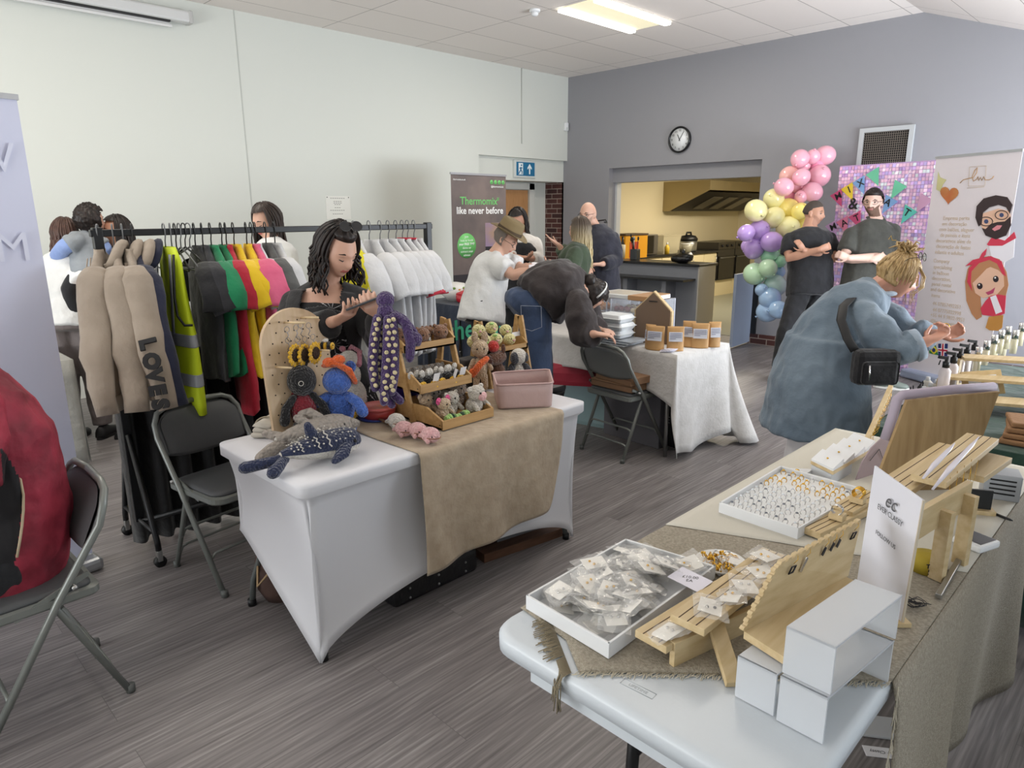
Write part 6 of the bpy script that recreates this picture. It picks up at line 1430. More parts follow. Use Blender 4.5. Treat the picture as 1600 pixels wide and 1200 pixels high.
# rolled cloth
p = G(425,675,TT);t = thing('rolled_cloth_bag','folded off-white canvas bag tied with string on the toy table','bag',p);LM = Matrix.Translation(p) @ Matrix.Rotation(-0.9,4,'Z')
CAN = mat('canvas','#c3beb2',0.9,bump=('noise',60,0.4,0.003))
for k,(y,z,h) in enumerate(((0,0.010,0.05),(0.004,0.032,0.046),(0.0,0.052,0.044))):
 mb = MB();mb.M = LM;mb.loft([[V((x,y+0.055*math.cos(a)*(1-0.1*k),z+0.013*math.sin(a)+0.004*math.sin(3*a+k))) for a in [2*PI*q/20 for q in range(20)]] for x in (-0.08,-0.03,0.03,0.08)]);mb.build('fold',CAN,t)
mb = MB();mb.M = LM;mb.tube([(0.02,0.062*math.cos(a),0.034+0.040*math.sin(a)) for a in [2*PI*q/20 for q in range(20)]],0.0035,6,closed=True);mb.build('string',mat('string','#a39a86',0.9),t)
# tub
p = G(592,652,TR);t = thing('lidded_tub','round red plastic tub with translucent lid standing on a blue lid','tub',p)
mb = MB();mb.lathe([(0.072,0.004),(0.078,0.05),(0.0,0.05)][:2],p,28);mb.build('tub',mat('tub_red','#b5423f',0.35),t)
mb = MB();mb.lathe([(0.082,0.046),(0.083,0.058),(0.070,0.060),(0.066,0.056)],p,28);mb.build('lid',mat('lid_red','#cf6660',0.3),t)
mb = MB();mb.lathe([(0.085,0.0),(0.085,0.006),(0.07,0.008)],p+V((-0.01,-0.005,0)),28);tag(mb.build('blue_disc_lid',mat('lid_blue','#2a3a86',0.4)),'blue round plastic disc under the red tub','disc')
p = G(628,636,TR)-V((0.04,-0.05,0));t = thing('round_tub','purple sweet tub with printed sides behind the display crate','tub',p)
mb = MB();mb.lathe([(0.085,0.0),(0.105,0.10),(0.107,0.105)],p,28);mb.build('tub',mat('tub_purple','#3d2a86',0.35),t)
mb = MB();mb.lathe([(0.109,0.100),(0.110,0.112),(0.100,0.112)],p,28);mb.build('rim',mat('tub_purple',''),t)
for k in range(14): a = k*2*PI/14;mb = MB();mb.sphere(p+V((0.097*math.cos(a),0.097*math.sin(a),0.055+0.02*(k % 2))),(0.012,0.012,0.009),8,6);mb.build('printed_sweet',mat('sweet_print','#b9a6c9',0.5),t)
# pink whales and rope
WP = [((620,669),-0.5,YW,'pale crochet whale, farthest of the row of four'),((632,682),-0.6,YPK,'pink crochet whale next to the pale one'),((653,684),-0.6,YPK,'pink crochet whale, third of the row'),((673,692),-0.7,YPK,'pink crochet whale nearest the display crate corner')]
for (px,py),r_,m,lab in WP:
 p = G(px,py,TR);t = toy('whale_plush',lab,p,yaw_to(p,0.9),'small crochet whales on the runner',1.0)
 sp('body',m,t,(0,0,0.034),(0.034,0.042,0.033));tb('tail',m,t,[(0,-0.036,0.03),(0.0,-0.055,0.022)],[0.012,0.008]);sp('fin',m,t,(0.033,0.01,0.018),(0.006,0.012,0.012));eyes(t,((0.026,0.028,0.036),(-0.026,0.028,0.036)),0.003)
 mb = MB();mb.M = LM;mb.tube([(0.0352*math.cos(a),0.0432*math.sin(a),0.026+0.004*math.cos(a)) for a in [0.2+PI*0.8*k/10 for k in range(11)]],0.0022,5);mb.build('mouth_line',mat('thread_brown','#8a6248',0.9),t)
mb = MB();P = [G(585,652,TR+0.006),G(610,664,TR+0.007),G(640,678,TR+0.006),G(668,688,TR+0.006)]
for k in range(4): mb.tube([p+V((0.008*math.cos(k*1.6+i),0.008*math.sin(k*1.6+i),0.002*k)) for i,p in enumerate(P)],0.004,6)
tag(mb.build('twine_bundle',mat('twine','#8c6a4c',0.9,bump=('noise',200,0.6))),'brown twine bundle lying beside the crochet whales','twine')
# ---- display crates
def crate(name,label,y0,y1,tiers,legs,cat='display stand'):
 t = thing(name,label,cat,(tiers[0][0],(y0+y1)/2,TR))
 for (xb,xf,z,h,sl) in tiers:
  tr = None
  mb = MB();mb.prism([(xb,y0,z),(xf,y0,z),(xf,y0,z+0.008),(xb,y0,z+0.008)],y1-y0,(0,1,0));tr = mb.build('tray_floor',PINE,t)
  mb = MB();mb.box((xf-0.010,y0,z),(xf,y1,z+h*0.62));mb.build('front_rail',PINE,t)
  mb = MB();mb.box((xb,y0,z),(xb+0.010,y1,z+h*0.9));mb.build('back_rail',PINE,t)
  for y in (y0,y1-0.010):
   mb = MB();mb.prism([(xb,y,z),(xf,y,z),(xf,y,z+h*0.62),(lerp(xf,xb,0.28),y,z+h*1.25),(xb,y,z+h*1.25)],0.010,(0,1,0));sd_ = mb.build('side_panel',PINE,t)
   for sx in (xf-0.02,xb+0.02):
    mb = MB();yy = y-0.001 if y == y0 else y+0.011;mb.cyl((sx,yy-0.001,z+0.02),(sx,yy+0.001,z+0.02),0.003,8);mb.build('screw',mat('screw_dark','#4c3a26',0.5),sd_)
 for (xa,za,xc,zc) in legs:
  for y in (y0-0.012,y1):
   mb = MB();mb.bar((xa,y+0.006,za),(xc,y+0.006,zc),0.012,0.034,(1,0,0.3));mb.build('leg',PINE,t)
 return t
cy0,cy1 = 1.775,2.075
crate('display_stand','three-tier wooden display stand full of crochet animals',cy0,cy1,[(-2.585,-2.20,TR+0.002,0.065,0),(-2.60,-2.345,0.885,0.062,0),(-2.62,-2.455,1.052,0.055,0)],[(-2.40,TR,-2.52,1.165),(-2.62,TR,-2.55,1.17)])
by0,by1 = 2.425,2.72
crate('ladder_stand','pine ladder-shaped display stand with pale chicks behind the rabbit',by0,by1,[(-2.735,-2.60,0.925,0.05,0)],[(-2.585,TR,-2.665,1.10),(-2.75,TR,-2.685,1.10)])
tgl = lambda t,p,rz: None
def tagcard(t,p,w=0.034,h=0.042,rz=0.0,rx=0.5):
 mb = MB();mb.M = Matrix.Translation(p) @ Matrix.Rotation(rz,4,'Z') @ Matrix.Rotation(rx,4,'Y');mb.box((-0.0006,-w/2,-h/2),(0.0006,w/2,h/2));mb.build('tag_card',TAGP,t)
# brown bears on the top tier
nm = ['brown crochet bear at the left of the top tier','brown crochet bear behind the left one on the top tier','brown crochet bear in the middle of the top tier','brown crochet bear at the back right of the top tier','brown crochet bear at the right end of the top tier']
for k,(x,y,sc_) in enumerate(((-2.50,1.815,1.1),(-2.575,1.84,0.95),(-2.50,1.915,1.0),(-2.575,2.0,0.85),(-2.505,2.025,1.0))):
 p = V((x,y,1.062));t = toy('bear_plush',nm[k],p,-PI/2-0.3+jit(0.3),'brown bears on the top tier',sc_)
 sp('head',YBR,t,(0,0.0,0.052),(0.036,0.034,0.034));sp('body',YBR,t,(0,-0.01,0.02),(0.030,0.028,0.022));eyes(t,((0.016,0.030,0.054),(-0.016,0.030,0.054)),0.004)
 for sx in (-1,1): sp('ear',YBR,t,(sx*0.026,-0.004,0.080),(0.010,0.007,0.010),seg=10,ring=8)
for (x,y,m,nm_,lb) in ((-2.545,1.868,YYE,'yellow_plush','tiny yellow crochet animal between the bears'),(-2.545,1.965,YDG,'turtle_plush','tiny dark green crochet turtle between the bears')):
 p = V((x,y,1.062));t = toy(nm_,lb,p,-PI/2);sp('body',m,t,(0,0,0.035),(0.026,0.024,0.035));sp('head',YW,t,(0,0.02,0.02),(0.016,0.016,0.014));eyes(t,((0.006,0.034,0.024),(-0.006,0.034,0.024)),0.0025)
# bees on the middle tier
for k in range(5):
 p = V((-2.40+0.01*(k % 2),1.81+k*0.055,0.893));t = toy('bee_plush',['black and yellow crochet bee with white wings, leftmost in the middle tier','crochet bee with a white tag, second in the middle tier','crochet bee at the centre of the middle tier','crochet bee with a tag turned sideways, fourth in the middle tier','crochet bee with large white tag at the right of the middle tier'][k],p,-PI/2+0.2,'crochet bees on the middle tier')
 sp('body',YB_,t,(0,-0.01,0.028),(0.026,0.034,0.026));sp('stripe',YYE,t,(0,0.022,0.018),(0.024,0.012,0.018));sp('face',YYE,t,(0,0.036,0.010),(0.016,0.010,0.012))
 for sx in (-1,1): sp('wing',YW,t,(sx*0.020,-0.030,0.060),(0.017,0.010,0.020),Matrix.Rotation(sx*0.4,3,'Y'))
 if k in (1,3,4): tagcard(t,p+V((0.035,0.008,0.050)),rz=0.0 if k != 3 else 1.2,rx=0.35)
for k in range(4):
 p = V((-2.52,1.81+k*0.068,0.893));t = toy('elephant_plush',['grey crochet elephant at the left behind the bees','grey crochet elephant second behind the bees','grey crochet elephant third behind the bees','grey crochet elephant at the right behind the bees'][k],p,-PI/2,'grey elephants behind the bees')
 sp('head',YG,t,(0,0,0.045),(0.026,0.026,0.026));sp('body',YG,t,(0,-0.01,0.015),(0.022,0.022,0.018))
 for sx in (-1,1): sp('ear',YG,t,(sx*0.030,-0.004,0.052),(0.014,0.006,0.018))
# bottom tier animals
def small(name,label,x,y,m,ear,s=1.0,rz=-1.35,snout=None,grp='animals in the bottom tray',earm=None):
 p = V((x,y,TR+0.011));t = toy(name,label,p,rz,grp,s);sp('body',m,t,(0,-0.008,0.030),(0.034,0.032,0.032));sp('head',m,t,(0,0.004,0.078),(0.034,0.032,0.030));eyes(t,((0.015,0.032,0.084),(-0.015,0.032,0.084)),0.0042)
 for sx in (-1,1): sp('ear',earm or m,t,(sx*0.034,-0.002,0.098),ear);tb('arm',m,t,[(sx*0.028,0.012,0.045),(sx*0.034,0.032,0.028)],0.010)
 if snout: sp('snout',snout,t,(0,0.030,0.070),(0.022,0.012,0.018))
 return t
small('mouse_plush','beige crochet mouse with hot pink ears in the bottom tray',-2.295,1.86,YBE,(0.018,0.006,0.018),0.95,earm=YHP)
small('mouse_plush','beige crochet mouse beside the caterpillar at the back left of the bottom tray',-2.40,1.84,YBE,(0.014,0.006,0.014),1.0)
small('sheep_plush','cream crochet sheep in the centre of the bottom tray',-2.33,1.935,YFL,(0.012,0.006,0.010),1.05)
small('koala_plush','grey crochet koala at the back of the bottom tray',-2.45,1.91,YG,(0.016,0.008,0.016),1.1)
small('mouse_plush','small greyish crochet mouse behind the sheep',-2.43,1.975,YFL,(0.012,0.006,0.012),0.9)
small('koala_plush','fluffy brownish crochet koala at the back right of the bottom tray',-2.40,2.03,yarn('yarn_taupe','#8b7a6c','#9a8a7c'),(0.018,0.008,0.018),1.25)
small('cow_plush','pale crochet cow with round pink snout at the right of the bottom tray',-2.27,2.03,YFL,(0.016,0.007,0.010),1.25,snout=YPK)
p = V((-2.235,1.83,TR+0.030));t = thing('caterpillar_plush','lime and dark green striped crochet caterpillar in the bottom tray','soft toy',p);LM = Matrix.Translation(p)
for k in range(8):
 m = YDG if k in (2,5) else YLG;sp('segment',m,t,(0.0-0.004*math.sin(k),k*0.0165,0.004*math.sin(k*1.3)),(0.022,0.011 if m is YLG else 0.008,0.021))
# octopus
p = G(612,640,TR);cxo = J(602,475,2.75);
t = thing('octopus_plush','large purple crochet octopus with cream ruffled tentacles hung on the display stand','soft toy',J(604,500,2.72));o_ = J(602,468,2.72);LM = Matrix.Translation(o_)
SC = 2.72/FOC
def P2(px,py,dd=0.0): return J(px,py,2.72+dd)-o_
sp('head',YPU,t,P2(602,469),(0.036,0.036,0.036));tb('neck',YPU,t,[P2(602,482),P2(602,495)],[0.031,0.036])
TE = [[(590,498),(585,530),(582,570),(586,606)],[(598,500),(594,540),(591,580),(588,600)],[(606,500),(606,540),(603,590),(600,628)],[(613,498),(616,540),(615,585),(612,612)],[(618,494),(634,505),(642,535),(640,560)],[(616,492),(630,500),(645,520),(652,535)],[(595,500),(590,540),(594,600),(612,632)],[(610,500),(612,560),(608,610),(625,626)]]
for k,pts in enumerate(TE):
 q = [P2(x,y,(-0.03,0.0,-0.035,-0.03,-0.02,0.01,0.03,0.02)[k]) for x,y in pts];w_ = tb('tentacle',YPU,t,q,[0.020,0.021,0.021,0.017],12)
 if k in (0,2,3,1):
  mb = MB();mb.M = LM;off = (V((0,0,0))-o_).normalized();off = V((o_.x,o_.y,0)).normalized()*-0.018
  for i in range(13):
   f = i/12*2.85;a_ = int(min(f,2));c = lerp(q[a_],q[a_+1],f-a_)+off;mb.sphere(c+RT*(0.004*(-1)**i),(0.0105,0.009,0.0085),8,6,Matrix.Rotation(0.5*(-1)**i,3,'Y'))
  mb.build('ruffle',YCR,w_)
sp('curl',YPU,t,P2(648,530,0.0),(0.030,0.030,0.030))
# chicks on the ladder stand
for k,(px,py) in enumerate(((748,516),(768,512),(757,532),(775,530),(790,516),(796,530),(740,534))):
 p = PX(px,py,-2.66 if k not in (1,4) else -2.70);t = toy('chick_plush',['pale yellow crochet chick at upper left of the ladder stand','pale chick with green leaf in the upper row of the ladder stand','pale chick lower left on the ladder stand tray','pale chick with lime flower in the middle of the tray','pale chick at the upper right of the ladder stand','pale chick at the right end of the ladder stand tray','pale chick half hidden behind the rabbit'][k],p-V((0,0,0.02)),-1.6+jit(0.5),'pale chicks on the ladder stand')
 sp('body',YPC,t,(0,0,0.02),(0.036,0.034,0.033));sp('beak',YPK,t,(0,0.034,0.018),(0.008,0.008,0.006));eyes(t,((0.014,0.030,0.028),(-0.014,0.030,0.028)),0.0032)
 if k in (1,3): sp('leaf',YLG,t,(0.01,0.02,0.045),(0.014,0.010,0.008))
mb = MB();p = PX(806,522,-2.66);mb.M = Matrix.Translation(p);mb.box((-0.001,-0.03,-0.012),(0.001,0.03,0.012));tag(mb.build('price_card',TAGP),'small blank white price card on the ladder stand beside the chicks','card')
# rabbit
p = G(742,610,TR);p = V((-2.60,2.36,TR));t = toy('rabbit_plush','tall beige crochet rabbit with orange scarf right of the display stand',p,yaw_to(p,0.1),s=1.0)
sp('head',YBE,t,(0,0,0.225),(0.045,0.040,0.048));sp('body',YBE,t,(0,0,0.12),(0.038,0.032,0.060))
for sx in (-1,1): sp('ear',YBE,t,(sx*0.026,-0.004,0.285),(0.018,0.012,0.030));tb('leg',YBE,t,[(sx*0.02,0,0.08),(sx*0.022,0.005,0.02)],[0.019,0.018]);tb('arm',YBE,t,[(sx*0.035,0,0.16),(sx*0.055,0.012,0.12)],[0.014,0.013])
eyes(t,((0.018,0.036,0.228),(-0.018,0.036,0.228)),0.005)
tb('scarf',YOR,t,[(-0.03,0.03,0.175),(0.0,0.042,0.155),(0.025,0.042,0.125),(0.04,0.035,0.095)],[0.016,0.018,0.020,0.016]);sp('scarf_end',YOR,t,(0.045,0.04,0.11),(0.018,0.012,0.020))
# brown deer with red pompom
p = V((-2.59,2.475,TR));t = toy('reindeer_plush','dark brown crochet reindeer with big red pompom nose up',p,yaw_to(p,-0.4))
YMB = yarn('yarn_mid_brown','#5a3b2c','#6a4936')
sp('body',YMB,t,(0,0,0.07),(0.045,0.04,0.07));tb('head',YMB,t,[(-0.01,0.0,0.165),(0.01,0.045,0.16)],[0.040,0.036]);sp('muzzle',YDB,t,(0.022,0.075,0.155),(0.030,0.022,0.034));sp('pompom',yarn('yarn_pompom','#b5281f'),t,(0.01,0.03,0.225),(0.032,0.032,0.032));sp('ear',YMB,t,(-0.035,0.0,0.21),(0.012,0.010,0.026));sp('leaf',YLG,t,(0.035,0.035,0.24),(0.018,0.012,0.010))
# black and white dog
p = V((-2.56,2.60,TR));t = toy('panda_plush','black and white crochet panda sitting right of the reindeer',p,yaw_to(p,0.3))
sp('body',YW,t,(0,0,0.06),(0.042,0.040,0.06));sp('head',YW,t,(0,0.01,0.155),(0.045,0.042,0.044));sp('patch',YDGY,t,(0.026,0.030,0.150),(0.026,0.024,0.034));sp('patch',YDGY,t,(-0.036,0.020,0.150),(0.018,0.022,0.026))
for sx in (-1,1): tb('arm',YDGY,t,[(sx*0.035,0.01,0.10),(sx*0.065,0.03,0.06)],[0.020,0.020]);sp('foot',YDGY,t,(sx*0.04,0.05,0.02),(0.022,0.026,0.02))
# dark jacket boxes behind
mb = MB();mb.box((-2.75,2.30,TR),(-2.65,2.42,TR+0.16),0.01);tag(mb.build('dark_pouch',cloth('pouch_dark','#24201f','#2c2827',12)),'dark fabric pouch standing behind the rabbit','pouch')
# basket
t = thing('fabric_basket','blush pink translucent fabric basket at the end of the runner','basket',(-2.24,2.30,TT))
cB = [G(778,640,TR),G(863,636,TR),G(856,618,TR)+V((-0.05,0.06,0)),G(775,620,TR)+V((-0.03,0.01,0))]
def rq(z,k=1.0,r=0.02):
 c = sum(cB,V())/4;P = []
 for i in range(4):
  a,b_,c2 = cB[i-1],cB[i],cB[(i+1) % 4]
  for f in (0.14,0.06): P.append(lerp(b_,a,f))
  for f in (0.06,0.14): P.append(lerp(b_,c2,f))
 return [V((lerp(c,q,k).x,lerp(c,q,k).y,z)) for q in P]
BSK = mat('basket_pink','#c5aaa6',0.6,alpha=0.86,bump=('noise',20,0.5,0.01))
mb = MB();mb.loft([rq(TR+0.001,0.97),rq(TR+0.012,0.98),rq(TR+0.07,1.0),rq(TR+0.118,1.02)],cap=False);mb.build('side',BSK,t,thick=0.003)
mb = MB();mb.face([mb._v(q) for q in rq(TR+0.002,0.97)]);mb.build('bottom',BSK,t,thick=0.002)
mb = MB();mb.tube(rq(TR+0.119,1.025),0.0045,8,closed=True);mb.build('rim',mat('basket_rim','#b99c99',0.7),t)
# small dice-like erasers inside; below table
t = thing('wooden_board','brown wooden board lying on the floor under the toy table','board',(-2.35,2.25,0))
mb = MB();A_ = G(757,880);B_ = G(884,836);dd = (B_-A_).normalized();nn = V((-dd.y,dd.x,0));mb.prism([A_,B_,B_+nn*0.35,A_+nn*0.35],0.045);mb.build('plank',wood('walnut','#5d4030','#6f4f3c',1,5),t)
t = thing('clear_box','clear plastic storage box on the wooden board under the toy table','storage box',(-2.35,2.3,0.045))
mb = MB();q = A_+nn*0.05+dd*0.10;pr = [q,q+dd*0.33,q+dd*0.33+nn*0.24,q+nn*0.24];c = sum(pr,V())/4;mb.loft([[V((lerp(c,p_,k).x,lerp(c,p_,k).y,z)) for p_ in pr] for k,z in ((0.86,0.046),(1.0,0.15))],sm=False);mb.build('box',mat('box_clear','#b9bcc4',0.2,alpha=0.5),t)
mb = MB();mb.loft([[V((lerp(c,p_,k).x,lerp(c,p_,k).y,z)) for p_ in pr] for k,z in ((1.03,0.15),(1.03,0.165))],sm=False);mb.build('lid',mat('box_lid','#c9ccd4',0.3,alpha=0.7),t)
for k,(y0,y1,x0,x1,h,lb) in enumerate(((1.42,1.92,-2.62,-2.30,0.26,'black studded case lying under the toy table'),(1.50,1.98,-2.60,-2.22,0.12,'flat black studded case nearest the front under the toy table'))):
 t = thing('studded_case',lb,'case',((x0+x1)/2,(y0+y1)/2,0.13 if k == 0 else 0),0,'black cases under the toy table')
 z0 = 0.125 if k == 0 else 0.0;mb = MB();mb.box((x0,y0,z0+0.002),(x1,y1,z0+(0.10 if k == 0 else h)),0.02);mb.build('body',mat('case_black','#151417',0.4,bump=('noise',30,0.4)),t)
 for q in range(3):
  for r in range(2): mb = MB();mb.sphere((x1+0.001,y0+0.08+q*0.16,z0+0.03+r*0.045),0.006,8,6);mb.build('stud',STEEL,t)
p = G(412,925)
t = thing('brown_bag','brown bag with blue top standing behind the left end of the toy table','bag',p);c = V((-2.69,1.22,0))
mb = MB();mb.lathe([(0.07,0),(0.10,0.06),(0.10,0.18),(0.08,0.24)],c,18);mb.build('body',mat('bag_brown','#57413a',0.7,bump=('noise',20,0.6,0.02)),t)
mb = MB();mb.lathe([(0.088,0.235),(0.075,0.30),(0.03,0.33)],c,18);mb.build('blue_top',mat('bag_top_blue','#3c4c9a',0.6),t)
mb = MB();mb.tube([c+V((0.0,-0.09,0.22)),c+V((0.06,-0.13,0.12)),c+V((0.10,-0.07,0.2))],0.006,6);mb.build('strap',mat('strap_tan','#a98f6c',0.8),t)
# sunflower shopping bag under the rail
p = G(225,770);t = thing('shopping_bag','pink and sunflower printed shopping bag standing under the clothes rail','bag',(-3.55,1.40,0))
SP = mat('bag_pink','#a3204f',0.6,bump=('noise',12,0.5,0.02));SD = mat('bag_maroon','#4c1420',0.6)
L0 = G(205,778)+V((0,0,0));L1 = G(238,783);L2 = G(277,772)
hgt = 0.34
mb = MB();mb.grid(lambda u,v: lerp(L0,L1,u)+V((0.012*math.sin(v*4),0.01*math.sin(u*5+v*3),v*hgt)),8,10);mb.build('side_panel',SD,t,thick=0.003)
mb = MB();mb.grid(lambda u,v: lerp(L1,L2,u)+V((0.014*math.sin(v*5+u*3),0.012*math.sin(u*6+v*2),v*hgt*1.08)),10,10);mb.build('front_panel',SP,t,thick=0.003)
mb = MB();mb.grid(lambda u,v: lerp(L2,L0+(L2-L1),u)+V((0.0,0.0,v*hgt)),6,6);mb.build('side_panel',SP,t,thick=0.003)
n_ = (L1-L0).cross(V((0,0,1))).normalized();cS = lerp(L0,L1,0.55)+V((0,0,0.20))+n_*0.006
if n_.dot(V((0,0,1.65))-cS+V((0,0,0))) < 0: n_ = -n_;cS += n_*0.012
a1 = (L1-L0).normalized();mb = MB()
for k in range(18): a = 2*PI*k/18;rd = a1*math.cos(a)+V((0,0,math.sin(a)));mb.bar(cS+n_*0.012+rd*0.03,cS+n_*0.012+rd*0.085,0.022,0.002,n_)
mb.build('printed_sunflower',mat('print_yellow','#d2b81e',0.6),t)
mb = MB();mb.cyl(cS+n_*0.008,cS+n_*0.018,0.036,18);mb.build('flower_centre',mat('print_brown','#2f1a10',0.7),t)
n2 = (L2-L1).cross(V((0,0,1))).normalized();
if n2.dot(-L1) < 0: n2 = -n2
c = lerp(L1,L2,0.62)+V((0,0,0.25))+n2*0.022;a2 = (L2-L1).normalized()
mb = MB();mb.M = frame(c,a2,(0,0,1));mb.box((-0.035,-0.035,-0.001),(0.035,0.035,0.001));mb.build('logo_square',mat('logo_blue','#1d3a86',0.6),t)
mb = MB();mb.M = frame(c,a2,(0,0,1));mb.cyl((0,0,0.0),(0,0,0.002),0.031,20);mb.build('logo_disc',mat('logo_yellow','#e8d022',0.6),t)
text('LiDL',0.028,frame(c+n2*0.0028,a2,(0,0,1)),mat('logo_blue',''),t,bold=0.001)
text('Tragetasche\nfrisch & gut',0.022,frame(c+n2*0.003-V((0,0,0.075)),a2,(0,0,1)),mat('print_pale','#d7a9bd',0.7),t)
# ================================================================== BANNERS, BALLOONS, BAKERY
# keyring labels
# ---- shimmer wall
A_ = V((-3.03,8.13,0));B_ = V((-2.02,7.90,0));d_ = (B_-A_).normalized();n_ = V((d_.y,-d_.x,0));Wb = (B_-A_).length;Hb = 2.135
t = thing('shimmer_wall','iridescent pink and lilac shimmer tile backdrop behind the two standing people','backdrop',(A_+B_)/2)
IR = []
for k,(c,em) in enumerate((('#f0c4e6',0),('#dcb6f2',0),('#f6d8ee',0),('#d0bdf6',0),('#f6cbe4',0),('#e9f2f8',0))): IR.append(mat('shimmer_%s' % ['pink','violet','blush','lilac','rose','mint'][k],c,0.3,metal=0.1))
rn = random.Random(5);mb = MB();nx,ny = 30,58
for i in range(nx):
 for k in range(ny):
  x0,x1 = Wb*(i+0.05)/nx,Wb*(i+0.93)/nx;z0,z1 = 0.02+(Hb-0.03)*(k+0.05)/ny,0.02+(Hb-0.03)*(k+0.92)/ny
  tl,tx = rn.gauss(0,0.0025),rn.gauss(0,0.0022);mb.mi = rn.choice((0,0,1,1,2,2,3,4,4,5 if k > 30 else 1))
  mb.poly([A_+d_*x0+n_*(0.012+tl-tx)+V((0,0,z0)),A_+d_*x1+n_*(0.012+tl+tx)+V((0,0,z0)),A_+d_*x1+n_*(0.012-tl+tx)+V((0,0,z1)),A_+d_*x0+n_*(0.012-tl-tx)+V((0,0,z1))])
mb.build('shimmer_tiles',IR,t)
mb = MB();mb.prism([A_+V((0,0,0.01)),B_+V((0,0,0.01)),B_+V((0,0,Hb)),A_+V((0,0,Hb))],0.008,tuple(n_));mb.build('backing_panel',mat('backing_mauve','#c3a3d0',0.6),t)
for x in (0.0,Wb): mb = MB();p = A_+d_*x-n_*0.02;mb.cyl(p,p+V((0,0,Hb)),0.014,10);mb.build('pole',PLAST_W,t)
for x in (0.015,Wb-0.015): mb = MB();p = A_+d_*x;mb.bar(p-n_*0.15+V((0,0,0.012)),p+n_*0.30+V((0,0,0.012)),0.03,0.02);mb.build('foot',PLAST_W,t)
def SW_(px,py,o=0.03):
 r = ray(px,py);q = A_+n_*o;return CAMPOS+r*((q-CAMPOS).dot(n_)/r.dot(n_))
def pennant(px,py,col,letter,cname,rot=-0.55,s=1.0,label=''):
 c = SW_(px,py);t = thing('bunting_pennant',label,'pennant',c,0,'bunting pennants on the shimmer wall')
 x = d_*math.cos(rot)+V((0,0,-math.sin(rot)));y = n_.cross(x)*-1;y = x.cross(n_)*-1
 if y.z < 0: y = -y
 mb = MB();M = frame(c,x,y);mb.M = M;mb.prism([(-0.085*s,0.085*s,0),(0.085*s,0.085*s,0),(0,-0.115*s,0)],0.002);mb.build('flag',mat('felt_'+cname,col,0.85),t)
 if letter: text(letter,0.115*s,frame(c+n_*0.006+V((0,0,0.022)),x,y),INK,t,'letter',bold=0.001)
for q in ((1310,310,'#c9547f','M','pink','pink pennant with black M on the shimmer wall'),(1327,300,'#e0c53c','I','yellow','yellow pennant with black I on the shimmer wall'),(1345,290,'#7fa6d6','X','blue','blue pennant with black X on the shimmer wall'),
  (1367,277,'#6fc4a0','','green','plain green pennant above the blue X pennant'),(1401,297,'#6fc4a0','','green','plain green pennant right of the bearded person'),(1387,320,'#7fa6d6','A','blue','blue pennant half hidden behind the bearded person'),
  (1417,336,'#5fc0b2','T','teal','teal pennant with black T at the right of the shimmer wall'),(1441,318,'#c79ab8','','mauve','plain mauve pennant at the right edge of the shimmer wall'),
  (1302,358,'#c8a2d2','M','lilac','lilac pennant with black M in the lower row'),(1319,352,'#dd7fa0','A','rose','rose pennant with black A in the lower row'),(1339,344,'#c9547f','T','pink','pink pennant with black T in the lower row')):
 pennant(q[0],q[1],q[2],q[3],q[4],rot=-0.50 if q[0] < 1380 else 0.5,s=0.9,label=q[5])
t = thing('ampersand_cutout','black ampersand sign fixed between the bunting rows on the shimmer wall','sign',SW_(1333,319));text('&',0.17,frame(SW_(1333,319,0.03),d_,(0,0,1)),INK,t,'ampersand',bold=0.002,extr=0.002)
for k,pts in enumerate((((1296,316),(1330,292),(1372,262)),((1295,368),(1320,345),(1348,330)),((1380,305),(1410,285),(1425,262)))):
 mb = MB();mb.tube([SW_(*p,0.026) for p in pts],0.002,5);tag(mb.build('bunting_string',mat('string_white','#e0dbe0',0.8)),['string of the upper row of bunting pennants','string of the lower row of bunting pennants','string of the right-hand bunting pennants'][k],'string')
# ---- balloons
BLN = dict(pink=('#f4b4c6','pink'),salmon=('#f5bcb6','pale salmon'),hot=('#f7a3c2','bright pink'),yellow=('#f6efae','pale yellow'),gold=('#f7e480','warm yellow'),purple=('#c9a6ea','lilac'),green=('#b2ecc4','mint green'),pgreen=('#cdf0c8','pale green'),aqua=('#d2f0e8','pale aqua'),blue=('#b2d4fa','pale blue'))
def bmat(k): return mat('balloon_'+k,BLN[k][0],0.22,sub=0.0,coat=0.4,spec=0.6)
BA = [(1250,248,14,'pink'),(1289,243,15,'pink'),(1270,245,11,'pink'),(1256,259,10,'pink'),(1233,274,14,'salmon'),(1252,277,13,'pink'),(1276,259,11,'hot'),(1280,275,17,'pink'),(1225,292,14,'pink'),(1245,291,10,'pink'),(1233,306,9,'hot'),(1252,307,10,'pink'),(1269,300,15,'pink'),
 (1209,311,16,'yellow'),(1181,329,17,'yellow'),(1209,340,16,'yellow'),(1231,327,17,'gold'),(1250,330,13,'gold'),(1231,356,18,'yellow'),(1256,352,16,'gold'),(1166,364,13,'purple'),(1186,360,16,'purple'),(1178,388,16,'purple'),(1206,378,16,'purple'),(1168,384,10,'purple'),
 (1203,400,14,'green'),(1219,409,9,'green'),(1222,395,11,'pgreen'),(1179,428,17,'pgreen'),(1200,419,14,'pgreen'),(1216,425,10,'blue'),(1211,446,17,'aqua'),(1190,453,10,'blue'),(1203,466,17,'blue'),(1200,486,17,'blue'),(1216,484,14,'blue')]
used = {}
